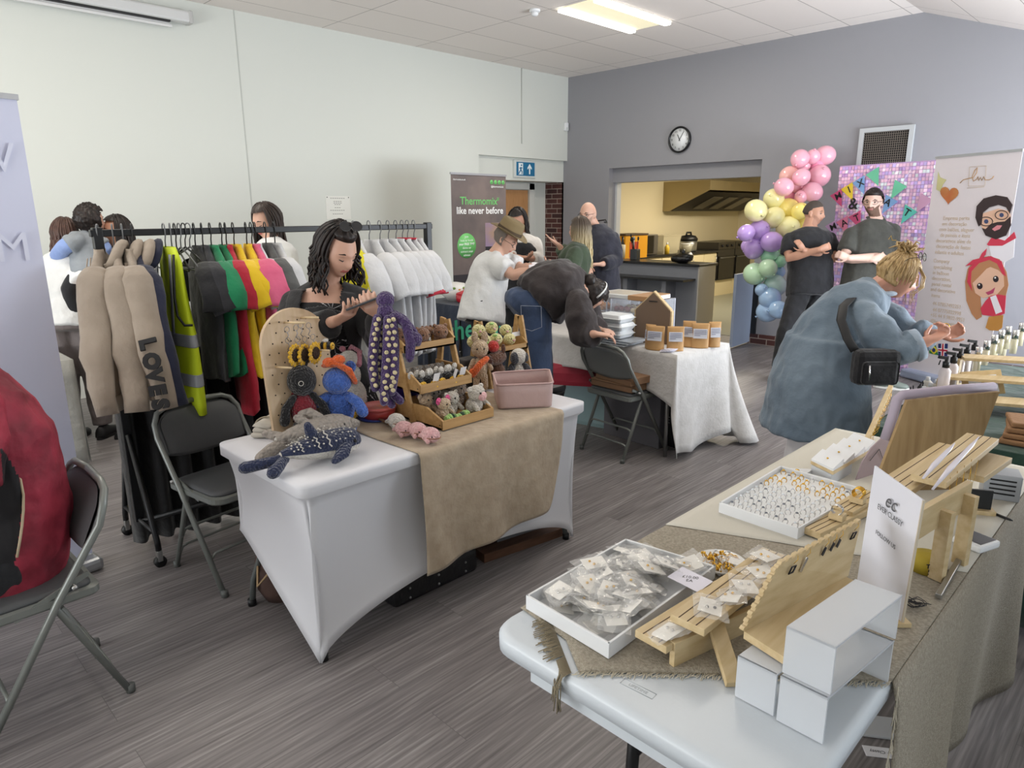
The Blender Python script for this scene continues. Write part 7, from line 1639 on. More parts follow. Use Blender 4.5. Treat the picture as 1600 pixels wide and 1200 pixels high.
for i,(px,py,r,k) in enumerate(BA):
 Db = 7.55+0.10*math.sin(i*2.1)+(0.12 if r < 12 else 0)-(0.0 if k != 'blue' else 0.0);c = J(px,py,Db);R_ = r*Db/FOC
 where = 'top of arch' if py < 265 else ('upper arch' if py < 320 else ('mid arch' if py < 395 else 'lower arch'))
 side = 'at px' ;size = 'small' if r < 12 else 'large'
 nb = min([b for b in BA if b is not BA[i]],key=lambda b: (b[0]-px)**2+(b[1]-py)**2)
 rel = ('left of' if px < nb[0]-5 else 'right of' if px > nb[0]+5 else 'above' if py < nb[1] else 'below')
 lab = '%s %s balloon, %s, %s a %s one' % (size,BLN[k][1],where,rel,('small ' if nb[2] < 12 else 'large ')+BLN[nb[3]][1])
 used[lab] = used.get(lab,0)+1
 if used[lab] > 1: lab = lab.replace(' balloon,',' balloon, %s of two,' % ('lower' if used[lab] == 2 else 'lowest'))
 t = thing('balloon',lab,'balloon',c,0,'pastel balloon arch');ax = V((math.sin(i*1.7),0.5+0.3*math.cos(i),math.cos(i*1.3)*0.6)).normalized()
 q = ax.to_track_quat('Z','Y').to_matrix();mb = MB();mb.sphere(c,(R_,R_,R_*1.08),24,18,q)
 mb.build('skin',bmat(k),t)
 mb = MB();e_ = c-ax*R_*1.08;mb.tube([e_,e_-ax*0.018],[0.006,0.014],8);mb.build('knot',bmat(k),t)
# ---- roll-up banners
def rollup(name,label,a,b_,zt,fabric,base_m,base_h=0.10):
 t = thing(name,label,'banner',(V(a)+V(b_))/2);a = V(a);b_ = V(b_);d = (b_-a).normalized();n = V((d.y,-d.x,0))
 if n.dot(-a) < 0: n = -n
 mb = MB();mb.prism([a+V((0,0,base_h)),b_+V((0,0,base_h)),b_+V((0,0,zt)),a+V((0,0,zt))],0.002,tuple(n));mb.build('printed_sheet',fabric,t)
 mb = MB();mb.bar(a-d*0.005+V((0,0,zt+0.008)),b_+d*0.005+V((0,0,zt+0.008)),0.022,0.022);mb.build('top_rail',mat('rail_silver','#b6b8bb',0.3,metal=0.6),t)
 mb = MB();mb.bar(a-d*0.02+V((0,0,base_h*0.5)),b_+d*0.02+V((0,0,base_h*0.5)),0.16,base_h*0.9,bev=0.02);mb.build('base',base_m,t)
 mb = MB();c = (a+b_)/2-n*0.03;mb.cyl(c+V((0,0,0.08)),c+V((0,0,zt)),0.010,8);mb.build('pole',STEEL,t)
 return t,a,d,n
TB,a,d,n = rollup('rollup_banner','dark brown roll-up banner with green and white slogan by the left wall',(-6.0,5.06,0),(-6.0,5.90,0),2.075,mat('banner_brown','#5b5250',0.55,var=('#766863',3)),mat('base_silver','#9b9da0',0.35,metal=0.5))
F_ = lambda u,z,o=0.004: a+d*u+V((0,0,z))+n*o
def ftext(s_,sz,u,z,m,root,bold=0.0,sx=1.0,al='CENTER',shear=0.0): return text(s_,sz,frame(F_(u,z),d,(0,0,1)),m,root,bold=bold,sx=sx,align=al,shear=shear)
GRN = mat('print_green','#6cc06a',0.5);WHT = mat('print_white','#f0f0ee',0.5)
ftext('Thermomix',0.120,0.41,1.790,GRN,TB,0.001);ftext('®',0.05,0.71,1.815,GRN,TB);ftext('like never before',0.108,0.43,1.685,WHT,TB,0.0015,0.97);ftext('thermomix.co.uk',0.026,0.12,2.02,WHT,TB);ftext('@thermomixuki',0.030,0.70,1.955,WHT,TB)
for k in range(4):
 mb = MB();c = F_(0.61+k*0.062,2.005,0.003);mb.cyl(c,c+n*0.001,0.024,20);ic = mb.build('social_icon',GRN,TB);text('dfpo'[k],0.03,frame(c+n*0.002,d,(0,0,1)),mat('banner_ink','#3c3533',0.5),TB,'icon_mark')
mb = MB();c = F_(0.21,1.30,0.003);mb.tube([c,c+n*0.001],0.14,32,cap=True);mb.build('green_disc',GRN,TB)
for k,s_ in enumerate(('Join','host to book','your FREE TM7','demo or','contact your','advisor')): ftext(s_,0.036,0.21,1.40-k*0.041,WHT,TB,0.0008 if k == 2 else 0)
# printed kitchen picture: counter, bowl, food
mb = MB()
def pq(mb,u0,z0,u1,z1,o): mb.poly([F_(u0,z0,o),F_(u1,z0,o),F_(u1,z1,o),F_(u0,z1,o)])
mb = MB();pq(mb,0.0,0.12,0.84,0.70,0.003);mb.build('printed_worktop',mat('print_wood','#9a6b48',0.5,var=('#7d5436',4)),TB)
mb = MB();pq(mb,0.0,0.70,0.55,0.98,0.0031);mb.build('printed_cabinet',mat('print_dark','#2f2a2e',0.5),TB)
mb = MB();pq(mb,0.50,0.90,0.80,1.28,0.0034);mb.build('printed_machine',mat('print_black','#1f1c20',0.5),TB)
mb = MB();pq(mb,0.50,1.25,0.84,1.55,0.0032);mb.build('printed_glow',mat('print_glow','#a08472',0.5,var=('#8d7a9a',5)),TB)
mb = MB();mb.loft([[F_(0.16+r*math.cos(q),0.60+r*0.28*math.sin(q)+zz,0.0035) for q in [2*PI*k/24 for k in range(24)]] for r,zz in ((0.20,-0.05),(0.19,0.0))]);mb.build('printed_plate',mat('print_plate','#26221f',0.5),TB)
mb = MB();mb.sphere(F_(0.10,0.66,0.004),(0.002,0.11,0.055));mb.build('printed_bun',mat('print_bun','#c98d4a',0.5),TB)
mb = MB();mb.sphere(F_(0.25,0.64,0.004),(0.002,0.06,0.035));mb.build('printed_salad',mat('print_salad','#5f7d34',0.5),TB)
# bm banner
BB,a,d,n = rollup('rollup_banner','pale balloon decorator banner with cartoon couple at the right end',(-2.00,7.72,0),(-1.255,7.31,0),2.135,mat('banner_white','#dcd6da',0.5),mat('base_blue','#a9b4cc',0.35,metal=0.3))
GD = mat('print_gold','#b8946a',0.4);GL = mat('print_pale_gold','#cdbba6',0.5);HM_ = Matrix.Identity(4)
def BF(px,py,o=0.004):
 r = ray(px,py);q = a+n*o;return CAMPOS+r*((q-CAMPOS).dot(n)/r.dot(n))
for w_ in (((1500,286),(1505,281),(1513,279),(1521,277),(1526,270),(1527,262),(1523,266),(1519,276),(1521,283),(1526,280),(1528,276),(1529,282),(1532,277),(1534,282),(1537,276),(1539,281),(1545,281),(1550,279),(1553,275)),): mb = MB();mb.tube([BF(*p) for p in w_],0.004,5);mb.build('script_logo',GD,BB)
for pts in (((1515,261),(1541,259),(1539,290),(1513,291)),):
 mb = MB();mb.tube([BF(*p) for p in pts],0.0022,4,closed=True);mb.build('logo_frame',GL,BB)
mb = MB();mb.tube([BF(1511,294),BF(1538,292)],0.002,4);mb.build('logo_underline',GL,BB)
def flat(name,pts,m,o=0.004,th=0.001,root=None):
 mb = MB();P = [BF(x,y,o) for x,y in pts];mb.prism(P,th,tuple(n));return mb.build(name,m,root or BB)
flat('printed_star',[(1466,268),(1469,277),(1479,281),(1473,289),(1470,300),(1463,296)],mat('print_star','#d3d09a',0.3,metal=0.3),0.004)
mb = MB();hp = []
for k in range(28):
 q = 2*PI*k/28;hx = 16*math.sin(q)**3;hy = 13*math.cos(q)-5*math.cos(2*q)-2*math.cos(3*q)-math.cos(4*q);hp.append((1483+hx*0.90+hy*0.10,304-hy*0.95+hx*0.08))
flat('printed_heart',hp,mat('print_heart','#d29a62',0.25,metal=0.4,var=('#c9784a',6)),0.006)
lines = [('Empresa perita',1494,341),('em decoração',1491,350),('com balões, aluguer',1494,359),('de paineis e itens',1492,368),('decorativos além de',1489,377),('decoração de festas',1489,386),('infantis e adultos',1483,395),('Company',1471,408),('specializing',1473,418),('in balloon',1470,427),('decoration,',1471,436),('panel rental',1471,445),('and decorative',1473,454),('items',1462,462),('44 07857492251',1479,477),('44 07775022998',1479,487),('+55 44 9 9832-9951',1480,496),('@bmdecorations',1476,505)]
for s_,px,py in lines: text(s_,0.050,frame(BF(px,py),d,(0,0,1)),GL,BB,sx=0.92)
SKC = mat('print_skin','#e2b9a0',0.5);HRC = mat('print_hair_dark','#35282a',0.5);RDC = mat('print_red','#cf3c55',0.5);WTC = mat('print_shirt','#e9e8f0',0.5);TNC = mat('print_tan_hair','#b9855f',0.5);PTC = mat('print_trousers','#c08a45',0.5)
flat('cartoon_shirt',[(1545,382),(1566,368),(1586,372),(1584,402),(1570,410),(1550,404)],WTC,0.0042);flat('cartoon_jacket',[(1542,382),(1550,370),(1570,376),(1585,362),(1588,372),(1566,384),(1545,384)],RDC,0.0054)
flat('cartoon_face',[(1531,335),(1560,326),(1578,330),(1580,350),(1570,366),(1552,370),(1538,362),(1531,348)],SKC,0.0060)
flat('cartoon_hair',[(1524,340),(1526,322),(1537,310),(1556,305),(1574,308),(1582,320),(1578,334),(1572,324),(1560,320),(1546,324),(1536,332),(1534,350),(1529,354)],HRC,0.0072)
flat('cartoon_beard',[(1534,356),(1540,358),(1548,350),(1558,347),(1570,346),(1579,338),(1580,352),(1572,368),(1556,374),(1540,368)],HRC,0.0072);flat('cartoon_mouth',[(1550,358),(1558,352),(1566,352),(1562,358),(1554,361)],mat('print_mouth','#d98a93',0.5),0.0084)
for cx_,cy_ in ((1541,346),(1565,336)):
 mb = MB();mb.tube([BF(cx_+10*math.cos(q),cy_+7*math.sin(q),0.0095) for q in [2*PI*k/18 for k in range(18)]],0.0035,5,closed=True);mb.build('cartoon_glasses',HRC,BB)
 flat('cartoon_eye',[(cx_+3.4*math.cos(q),cy_+3.4*math.sin(q)) for q in [2*PI*k/12 for k in range(12)]],mat('print_eye','#3c4a72',0.5),0.0084)
flat('cartoon_hair_long',[(1508,440),(1512,420),(1524,405),(1545,400),(1562,405),(1573,425),(1576,445),(1570,470),(1545,465),(1532,460),(1534,495),(1526,500),(1518,490),(1510,470)],TNC,0.0044)
flat('cartoon_face',[(1519,440),(1530,425),(1550,416),(1568,425),(1569,447),(1558,460),(1536,466),(1524,458)],SKC,0.0060);flat('cartoon_fringe',[(1516,448),(1516,425),(1530,408),(1550,404),(1566,412),(1570,432),(1560,422),(1545,416),(1532,430),(1520,442)],TNC,0.0068)
flat('cartoon_headscarf',[(1519,455),(1511,440),(1514,420),(1527,405),(1548,400),(1565,408),(1572,432),(1566,428),(1558,412),(1546,406),(1530,411),(1518,424),(1517,440)],RDC,0.0080);flat('cartoon_bow',[(1508,416),(1520,406),(1530,404),(1534,396),(1542,388),(1540,398),(1532,407),(1522,413)],RDC,0.0088)
for cx_,cy_ in ((1531,447),(1556,436)): flat('cartoon_eye',[(cx_+4.5*math.cos(q),cy_+5*math.sin(q)) for q in [2*PI*k/12 for k in range(12)]],mat('print_eye_dark','#2a2228',0.5),0.0078);flat('eye_highlight',[(cx_-1+1.4*math.cos(q),cy_-2+1.4*math.sin(q)) for q in [2*PI*k/8 for k in range(8)]],WHT,0.0092)
flat('cartoon_mouth',[(1540,457),(1548,454),(1555,449),(1552,458),(1544,461)],mat('print_mouth_red','#b3446a',0.5),0.0078)
flat('cartoon_jacket',[(1540,470),(1548,462),(1560,460),(1572,462),(1570,490),(1558,495),(1535,492),(1532,482)],RDC,0.0066);flat('cartoon_shirt',[(1547,464),(1556,461),(1566,487),(1556,491)],WTC,0.0076);flat('cartoon_trousers',[(1545,495),(1568,492),(1566,512),(1560,517),(1546,516),(1540,512)],PTC,0.0070)
flat('flag_green',[(1451,537),(1462,539),(1466,555),(1452,552)],mat('flag_green','#2f7d3e',0.5));flat('flag_diamond',[(1452,546),(1459,540),(1466,548),(1459,554)],mat('flag_yellow','#d8c53a',0.5),0.0055);flat('flag_disc',[(1459+2.6*math.cos(q),547+3.2*math.sin(q)) for q in [2*PI*k/12 for k in range(12)]],mat('flag_blue','#26356f',0.5),0.007)
flat('flag_blue_field',[(1466,537),(1481,537),(1480,558),(1466,555)],mat('flag_blue',''),0.004);flat('flag_white_cross',[(1471,537),(1476,537),(1475,557),(1470,556)],WHT,0.0052);flat('flag_white_bar',[(1466,544),(1481,545),(1480,551),(1466,549)],WHT,0.0052);flat('flag_red_cross',[(1472.3,537),(1474.7,537),(1473.7,557),(1471.4,556)],mat('flag_red','#b8263f',0.5),0.0066);flat('flag_red_bar',[(1466,545.6),(1481,546.6),(1480,549.4),(1466,547.6)],mat('flag_red',''),0.0066)
# second pale banner at the right edge
p0 = V((-0.98,5.35,0))
# ---- thermomix table
NVC = cloth('cloth_navy','#1c2434','#232c3e',6)
c0 = G(700,447,0.74);tx0,tx1,ty0,ty1 = -6.0,-5.30,4.55,5.75
t = thing('demo_table','table with navy cloth in front of the dark roll-up banner','table',(-5.6,5.1,0))
mb = MB()
def edgew(u): return 0.012*math.sin(u*40)
for (pa,pb,nn) in ((V((tx1,ty0,0)),V((tx1,ty1,0)),V((1,0,0))),(V((tx0,ty0,0)),V((tx1,ty0,0)),V((0,-1,0)))):
 mb.grid(lambda u,v: lerp(pa,pb,u)+nn*(0.004+edgew(u)*v+0.03*v)+V((0,0,0.74-0.70*v)),50,8)
mb.build('cloth_skirt',NVC,t,thick=0.003)
mb = MB();mb.box((tx0,ty0,0.715),(tx1,ty1,0.742),0.004);mb.build('tabletop',NVC,t)
for x in (tx0+0.06,tx1-0.06):
 for y in (ty0+0.06,ty1-0.06): mb = MB();mb.cyl((x,y,0),(x,y,0.715),0.014);mb.build('leg',LEGG,t)
text('thermomix',0.29,frame((tx1+0.045,4.98,0.50),(0,1,0),(0,0,1)),mat('print_mint','#3fae86',0.6),t,bold=0.004,align='CENTER')
p = G(718,462,0.742);t = thing('cooking_pot','small red casserole pot on the navy table','pot',V((-5.55,4.78,0.742)))
p = V((-5.50,4.80,0.742));mb = MB();mb.lathe([(0.08,0),(0.10,0.02),(0.105,0.09)],p,20);mb.build('pot',mat('pot_red','#b8222f',0.25,coat=0.5),t);mb = MB();mb.lathe([(0.107,0.09),(0.10,0.105),(0.05,0.125),(0.015,0.13),(0.018,0.15)],p,20);mb.build('lid',mat('pot_red',''),t)
p = V((-5.66,4.80,0.742));t = thing('round_dish','white domed dish with coloured pattern behind the red pot','dish',p);mb = MB();mb.lathe([(0.06,0),(0.15,0.07),(0.16,0.12),(0.10,0.19),(0.02,0.205)],p,24);mb.build('dish',mat('dish_white','#dcdad6',0.4),t)
for k in range(7): a_ = -1.2+k*0.4;mb = MB();mb.sphere(p+V((0.14*math.cos(a_),0.14*math.sin(a_),0.13+0.02*(k % 2))),(0.014,0.018,0.014),8,6);mb.build('pattern_spot',mat('spot_%s' % ['orange','green'][k % 2],['#c98b3a','#6d8f3c'][k % 2],0.5),t)
p = V((-5.36,4.75,0.742));t = toy('clear_bag','clear crinkled plastic bag beside the white t-shirts on the navy table',p,0,cat='bag');o_ = sp('bag',mat('bag_clear','#d6d8dc',0.2,alpha=0.55,bump=('noise',20,1.0,0.03)),t,(0,0,0.07),(0.09,0.10,0.08))
t = thing('tablet','pale blue tablet propped up on the navy table behind the white t-shirt','tablet',(-5.45,5.45,0.742));mb = MB();mb.M = frame((-5.42,5.55,0.83),(0.05,1,0),(-0.4,0,1));mb.box((-0.13,-0.09,-0.006),(0.13,0.09,0.006),0.004);mb.build('body',mat('tablet_edge','#26282c',0.4),t)
mb = MB();mb.M = frame((-5.415,5.55,0.833),(0.05,1,0),(-0.4,0,1));mb.box((-0.12,-0.08,0.006),(0.12,0.08,0.008));mb.build('screen',mat('screen_blue','#6fb4dc',0.3,emit=('#7cc4ee',0.5)),t)
# ---- bakery items
BZ = 0.7465;ux = by*-1;
def BKP(x,y,z=0.0): return V((x,y,BZ+z))
ACR = mat('acrylic_clear','#e6ecf6',0.08,alpha=0.20,spec=0.9);ACE = mat('acrylic_edge','#dfe6f4',0.15,alpha=0.75)
def case(x0,x1,y0,y1,h,cols,label):
 t = thing('display_case',label,'display case',((x0+x1)/2,(y0+y1)/2,BZ))
 for q in (((x0,y0,0),(x1,y0+0.003,h)),((x0,y1-0.003,0),(x1,y1,h)),((x0,y0,0),(x0+0.003,y1,h)),((x1-0.003,y0,0),(x1,y1,h)),((x0,y0,h-0.003),(x1,y1,h))):
  mb = MB();mb.box(V(q[0])+V((0,0,BZ)),V(q[1])+V((0,0,BZ)));mb.build('panel',ACR,t)
 for (x,y) in ((x0,y0),(x1,y0),(x0,y1),(x1,y1)): mb = MB();mb.box((x-0.004,y-0.004,BZ),(x+0.004,y+0.004,BZ+h));mb.build('corner_strip',ACE,t)
 for k in range(3):
  z = BZ+0.02+k*(h-0.03)/3;mb = MB();mb.box((x0+0.006,y0+0.006,z),(x1-0.006,y1-0.006,z+0.006));mb.build('shelf',ACE,t)
  nx = int((x1-x0-0.03)/0.05);nyy = int((y1-y0-0.03)/0.05)
  for i in range(nx):
   for q in range(nyy):
    if (i+q*3+k) % 9 == 8: continue
    c = V((x0+0.03+i*0.05,y0+0.03+q*0.05,z+0.022));cc = cols[k][(q//2+i//3) % len(cols[k])]
    g = tag_sweet(c,cc,k,label)
SWC = dict(berry=('#7a2c3e','berry red'),cream=('#d9c7a0','cream'),choc=('#3c241c','dark chocolate'),milk=('#8a5f3a','milk chocolate'),orange=('#cf8a34','orange caramel'),cookie=('#b8a080','cookie crumb'))
PROTO = {}
def tag_sweet(c,k,lv,label):
 if k not in PROTO:
  mb = MB();mb.sphere((0,0,0),(0.021,0.021,0.019),10,8)
  for v in mb.bm.verts: v.co *= 1+0.10*noise.noise(v.co*90)
  PROTO[k] = mb.build('truffle',mat('sweet_'+k,SWC[k][0],0.5));o = PROTO[k]
 else: o = PROTO[k].copy();COL.objects.link(o)
 o.location = c;return tag(o,SWC[k][1]+' truffle on the '+['bottom','middle','top'][lv]+' shelf of the '+('right' if 'right' in label else 'left')+' acrylic case','truffle','truffles in the acrylic cases')
case(-3.10,-2.78,4.14,4.50,0.285,[['milk','choc'],['choc','cream'],['berry','cream']],'clear acrylic case of truffles, right one of two on the bakery table')
case(-3.50,-3.20,4.22,4.52,0.255,[['cookie','cream'],['milk'],['orange']],'clear acrylic case of truffles, left one behind the bending person')
cl = BZ+0.287
t = thing('flat_box','flat white box lying on top of the acrylic truffle case','box',(-3.02,4.32,cl));mb = MB();mb.box((-3.30,4.18,cl),(-2.97,4.50,cl+0.028),0.004);mb.build('box',mat('box_white','#d4d6d6',0.6),t);mb = MB();mb.box((-3.27,4.21,cl+0.028),(-3.0,4.47,cl+0.030));mb.build('window',mat('box_window','#c4beb2',0.3),t)
t = thing('flat_box','small kraft and white box on the acrylic case beside the flat white box','box',(-2.88,4.3,cl));mb = MB();mb.box((-2.96,4.15,cl),(-2.79,4.45,cl+0.035),0.003);mb.build('box',mat('box_kraft','#a9825a',0.7),t);mb = MB();mb.box((-2.785,4.16,cl+0.004),(-2.783,4.44,cl+0.031));mb.build('label_band',PAPER,t)
STY = mat('foam_white','#dfe3e6',0.5)
cst = V((-2.93,4.0,BZ));zz = BZ+0.045
t = thing('stacked_lids','clear plastic trays stacked under the white foam boxes','tray',cst,0)
for k in range(3): mb = MB();z = BZ+0.004+k*0.014;mb.box((-3.09+0.01*k,3.84+0.015*k,z),(-2.76+0.02*k,4.08,z+0.008),0.003);mb.build('tray',mat('tray_clear','#c9d0d8',0.2,alpha=0.6),t)
for k in range(3):
 z = zz+k*0.055;mb = MB();t = thing('foam_box',['white foam food box at the bottom of the stack of three','white foam food box in the middle of the stack of three','white foam food box on top of the stack of three'][k],'food box',(-2.93,3.97,z),0,'white foam boxes')
 cx_,cy_ = -2.935+0.01*(k % 2),3.97;ring = lambda w,h_,zc: [V((cx_+w*sx_*1.0,cy_+h_*sy_,zc)) for sx_,sy_ in ((-1,-0.9),(-0.9,-1),(0.9,-1),(1,-0.9),(1,0.9),(0.9,1),(-0.9,1),(-1,0.9))]
 mb.loft([ring(0.095,0.075,z),ring(0.112,0.092,z+0.026),ring(0.12,0.10,z+0.028)],sm=False);mb.build('base',STY,t)
 mb = MB();mb.loft([ring(0.12,0.10,z+0.029),ring(0.112,0.092,z+0.032),ring(0.098,0.078,z+0.053)],sm=False);mb.build('lid',STY,t)
# house shaped board
t = thing('house_board','house-shaped brown board with pale edge standing behind the kraft pouches','board',(-2.72,4.16,BZ));hb = G(1003,520,BZ);
P0 = V((-2.84,4.09,BZ+0.0));P1 = V((-2.60,4.16,BZ));dh = (P1-P0).normalized();nh = V((dh.y,-dh.x,0));Wd = (P1-P0).length
prof = [(0,0),(Wd,0),(Wd,0.235),(Wd*0.5,0.36),(0,0.235)]
mb = MB();mb.prism([P0+dh*x+V((0,0,z)) for x,z in prof],0.006,tuple(nh));mb.build('back_panel',mat('board_brown','#6b5848',0.7),t)
for k in range(5):
 (xa,za),(xb,zb) = prof[k],prof[(k+1) % 5];mb = MB();mb.bar(P0+dh*xa+V((0,0,za))-nh*0.02,P0+dh*xb+V((0,0,zb))-nh*0.02,0.045,0.010,tuple(V((0,0,1)) if k not in (1,4) else dh)) if False else mb.prism([P0+dh*xa+V((0,0,za)),P0+dh*xb+V((0,0,zb)),P0+dh*xb+V((0,0,zb))-nh*0.05,P0+dh*xa+V((0,0,za))-nh*0.05],0.010,tuple((V((0,0,1)) if k == 0 else (dh if k == 1 else (-dh if k == 4 else V((0,0,1)))))) );mb.build('edge_strip',PALEW,t)
mb = MB();c = P0+dh*Wd*0.5+V((0,0,0.30))+nh*0.008;mb.bar(c-dh*0.03,c+dh*0.03,0.004,0.006);mb.build('hanger_bracket',BLACKP,t)
KRF = mat('kraft_paper','#bb925f',0.6,bump=('noise',25,0.3,0.01));LBL = mat('pouch_label','#cdd0da',0.6)
def pouch(pa,pb,h,label,lab=True):
 pa = V(pa);pb = V(pb);dd = (pb-pa).normalized();nn = V((dd.y,-dd.x,0));w_ = (pb-pa).length;t = thing('kraft_pouch',label,'pouch',(pa+pb)/2,0,'kraft pouches on the bakery table')
 rings = []
 for f in (0,0.04,0.3,0.6,0.85,0.93,1.0):
  dpt = 0.028*(1-f)**0.6+0.0015;rings.append([lerp(pa,pb,0.5)+dd*(w_/2*math.cos(q)*(1 if abs(math.cos(q)) > 0 else 1))*(1.0)+nn*(dpt*math.sin(q))+V((0,0,h*f)) for q in [2*PI*k/20 for k in range(20)]])
 mb = MB();mb.loft(rings);mb.build('pouch',KRF,t)
 if lab:
  mb = MB();c = (pa+pb)/2+nn*0.025+V((0,0,h*0.60));tl = (nn*0.02*0.6)
  mb.prism([c-dd*w_*0.40-V((0,0,h*0.20))+nn*0.003,c+dd*w_*0.40-V((0,0,h*0.20))+nn*0.003,c+dd*w_*0.40+V((0,0,h*0.18))-nn*0.006,c-dd*w_*0.40+V((0,0,h*0.18))-nn*0.006],0.001,tuple(nn));lb = mb.build('label',LBL,t)
  for k in range(4): mb = MB();z = h*(0.13-0.07*k);mb.bar(c-dd*w_*0.34+V((0,0,z))+nn*(0.0015-0.0235*z/h*1.0+0.0016),c+dd*w_*(0.34 if k < 3 else 0.0)+V((0,0,z))+nn*(0.0031-0.0235*z/h),0.002,0.004);mb.build('label_text',mat('label_ink','#8a8ca0',0.7),lb)
def PXY(x,y): return V((x,y,BZ+0.001))
pouch(PXY(-2.66,3.955),PXY(-2.585,3.965),0.165,'kraft pouch at the left, half hidden by the next pouch')
pouch(PXY(-2.625,3.915),PXY(-2.505,3.95),0.165,'kraft pouch with wide lined label, left of the cards')
pouch(PXY(-2.495,3.965),PXY(-2.405,4.03),0.165,'kraft pouch with plain label behind the small cards')
pouch(PXY(-2.50,4.17),PXY(-2.42,4.20),0.18,'kraft pouch standing behind the right-hand pouches')
pouch(PXY(-2.435,4.175),PXY(-2.335,4.235),0.17,'kraft pouch at the front of the right-hand group')
pouch(PXY(-2.36,4.27),PXY(-2.30,4.33),0.175,'kraft pouch at the far right end of the bakery table')
for k in range(5): mb = MB();c = V((-2.47+0.006*k,3.925+0.004*k,BZ+0.002+k*0.004));mb.M = Matrix.Translation(c) @ Matrix.Rotation(0.5+k*0.25,4,'Z');mb.box((-0.042,-0.027,0),(0.042,0.027,0.003));tag(mb.build('business_card',mat('card_lilac','#d6d4e0',0.5)),['lowest','second','middle','fourth','topmost'][k]+' card in the small pile beside the kraft pouches','card','cards on the bakery table')
# pizza boxes on the chair
M2c = ch2.matrix_basis.copy() if False else (Matrix.Translation(ch2.location) @ Matrix.Rotation(ch2.rotation_euler[2],4,'Z'))
for k in range(2):
 z = 0.475+k*0.052;t = thing('kraft_box',['brown cardboard box lying on the folding chair seat','brown cardboard box on top of the one on the chair'][k],'box',M2c @ V((0,0.25,z)),0,'boxes on the chair');mb = MB();mb.M = M2c @ Matrix.Rotation(0.05-0.1*k,4,'Z');mb.box((-0.17+0.02*k,0.07,z),(0.19,0.42,z+0.05),0.003);mb.build('carton',mat('carton_brown_plain','#85654a',0.75),t)
 mb = MB();mb.M = M2c @ Matrix.Rotation(0.05-0.1*k,4,'Z');mb.box((-0.172+0.02*k,0.068,z+0.036),(0.192,0.071,z+0.040));mb.build('lid_seam',mat('carton_seam','#5f4632',0.8),t)
# ================================================================== JEWELLERY TABLE (nearest)
def over(px,py,b):
 r = ray(px,py);q = V((b.x-CAMPOS.x,b.y-CAMPOS.y));h = V((r.x,r.y));return CAMPOS+r*(q.dot(h)/h.length_squared)
Z = V((0,0,1));JX0,JX1,JY0,JY1 = -1.02,-0.31,0.93,3.0;Z0 = 0.7465
def rrect(x0,x1,y0,y1,r,z,n=6):
 return [V((cx+r*math.cos(a0+PI/2*k/n),cy+r*math.sin(a0+PI/2*k/n),z)) for cx,cy,a0 in ((x1-r,y1-r,0),(x0+r,y1-r,PI/2),(x0+r,y0+r,PI),(x1-r,y0+r,1.5*PI)) for k in range(n+1)]
t = thing('folding_table','white plastic folding table in the foreground under the jewellery','table',(-0.66,1.9,0));TPL = mat('table_plastic','#c9d0d6',0.38,bump=('noise',140,0.12,0.002))
mb = MB();mb.loft([rrect(JX0+0.02,JX1-0.02,JY0+0.02,JY1-0.02,0.05,0.690),rrect(JX0+0.002,JX1-0.002,JY0+0.002,JY1-0.002,0.065,0.696),rrect(JX0,JX1,JY0,JY1,0.07,0.728),rrect(JX0+0.008,JX1-0.008,JY0+0.008,JY1-0.008,0.065,0.7385),rrect(JX0+0.02,JX1-0.02,JY0+0.02,JY1-0.02,0.06,0.7400)]);mb.build('tabletop',TPL,t)
mb = MB();mb.box((-0.90,0.95,0.655),(-0.43,2.95,0.692));mb.build('under_rib',TPL,t)
for y in (1.07,2.8):
 for x in (-0.70,-0.42): mb = MB();mb.tube([(x,y,0.69),(x-0.01,y,0.45),(x-0.02,y-0.03 if y < 2 else y+0.03,0.0)],0.014,10);mb.build('leg',BLACKM,t)
 mb = MB();mb.tube([(-0.72,y,0.40),(-0.42,y,0.40)],0.010,8);mb.build('cross_bar',BLACKM,t)
mb = MB();mb.tube([(-0.70,1.07,0.52),(-0.66,1.18,0.60),(-0.60,1.35,0.68)],0.010,8);mb.build('brace',BLACKM,t)
EMB = mat('emboss_grey','#a3abb1',0.5);c = G(997,1076,0.7402);f_ = frame(c,G(1014,1085,0.74)-G(980,1068,0.74),G(1005,1065,0.74)-G(990,1090,0.74));text('LIFETIME',0.011,f_,EMB,t,extr=0.0002)
mb = MB();mb.M = f_;mb.tube([(-0.036,-0.009,0),(0.036,-0.009,0),(0.036,0.009,0),(-0.036,0.009,0)],0.0007,4,closed=True);mb.build('logo_frame',EMB,t)
# cloths
HES = mat('hessian','#8f8778',0.95,bump=('noise',320,0.9,0.004),var=('#aaa292',150));CRM = mat('cream_cloth','#c8c4b8',0.95,bump=('noise',260,0.5,0.002))
def ydiag(x):
 P = [(-1.02,1.04),(-0.86,1.02),(-0.77,0.955),(-0.585,1.128),(-0.303,1.37)]
 for (a,b_),(c2,d2) in zip(P,P[1:]):
  if x <= c2: return lerp(b_,d2,(x-a)/(c2-a))
 return 1.37
cl_ = thing('hessian_cloth','coarse grey beige cloth with frayed edge lying across the white folding table','tablecloth',(-0.66,1.9,0.74))
mb = MB();mb.grid(lambda u,v: V((lerp(-1.018,-0.308,u),lerp(ydiag(lerp(-1.018,-0.308,u)),2.98,v),0.7435+0.0012*noise.noise(V((u*12,v*20,0))))),40,60);mb.build('top_panel',HES,cl_,thick=0.002)
mb = MB();mb.grid(lambda u,v: V((-0.306+0.012*math.sin(min(v*8,1)*PI/2)+(0.03*math.sin(u*9)+0.02*math.sin(u*23+1))*v,lerp(1.37+0.05*v,2.98,u),0.7435-0.72*v)),60,20);mb.build('side_drape',HES,cl_,thick=0.003)
rn = random.Random(9);mb = MB()
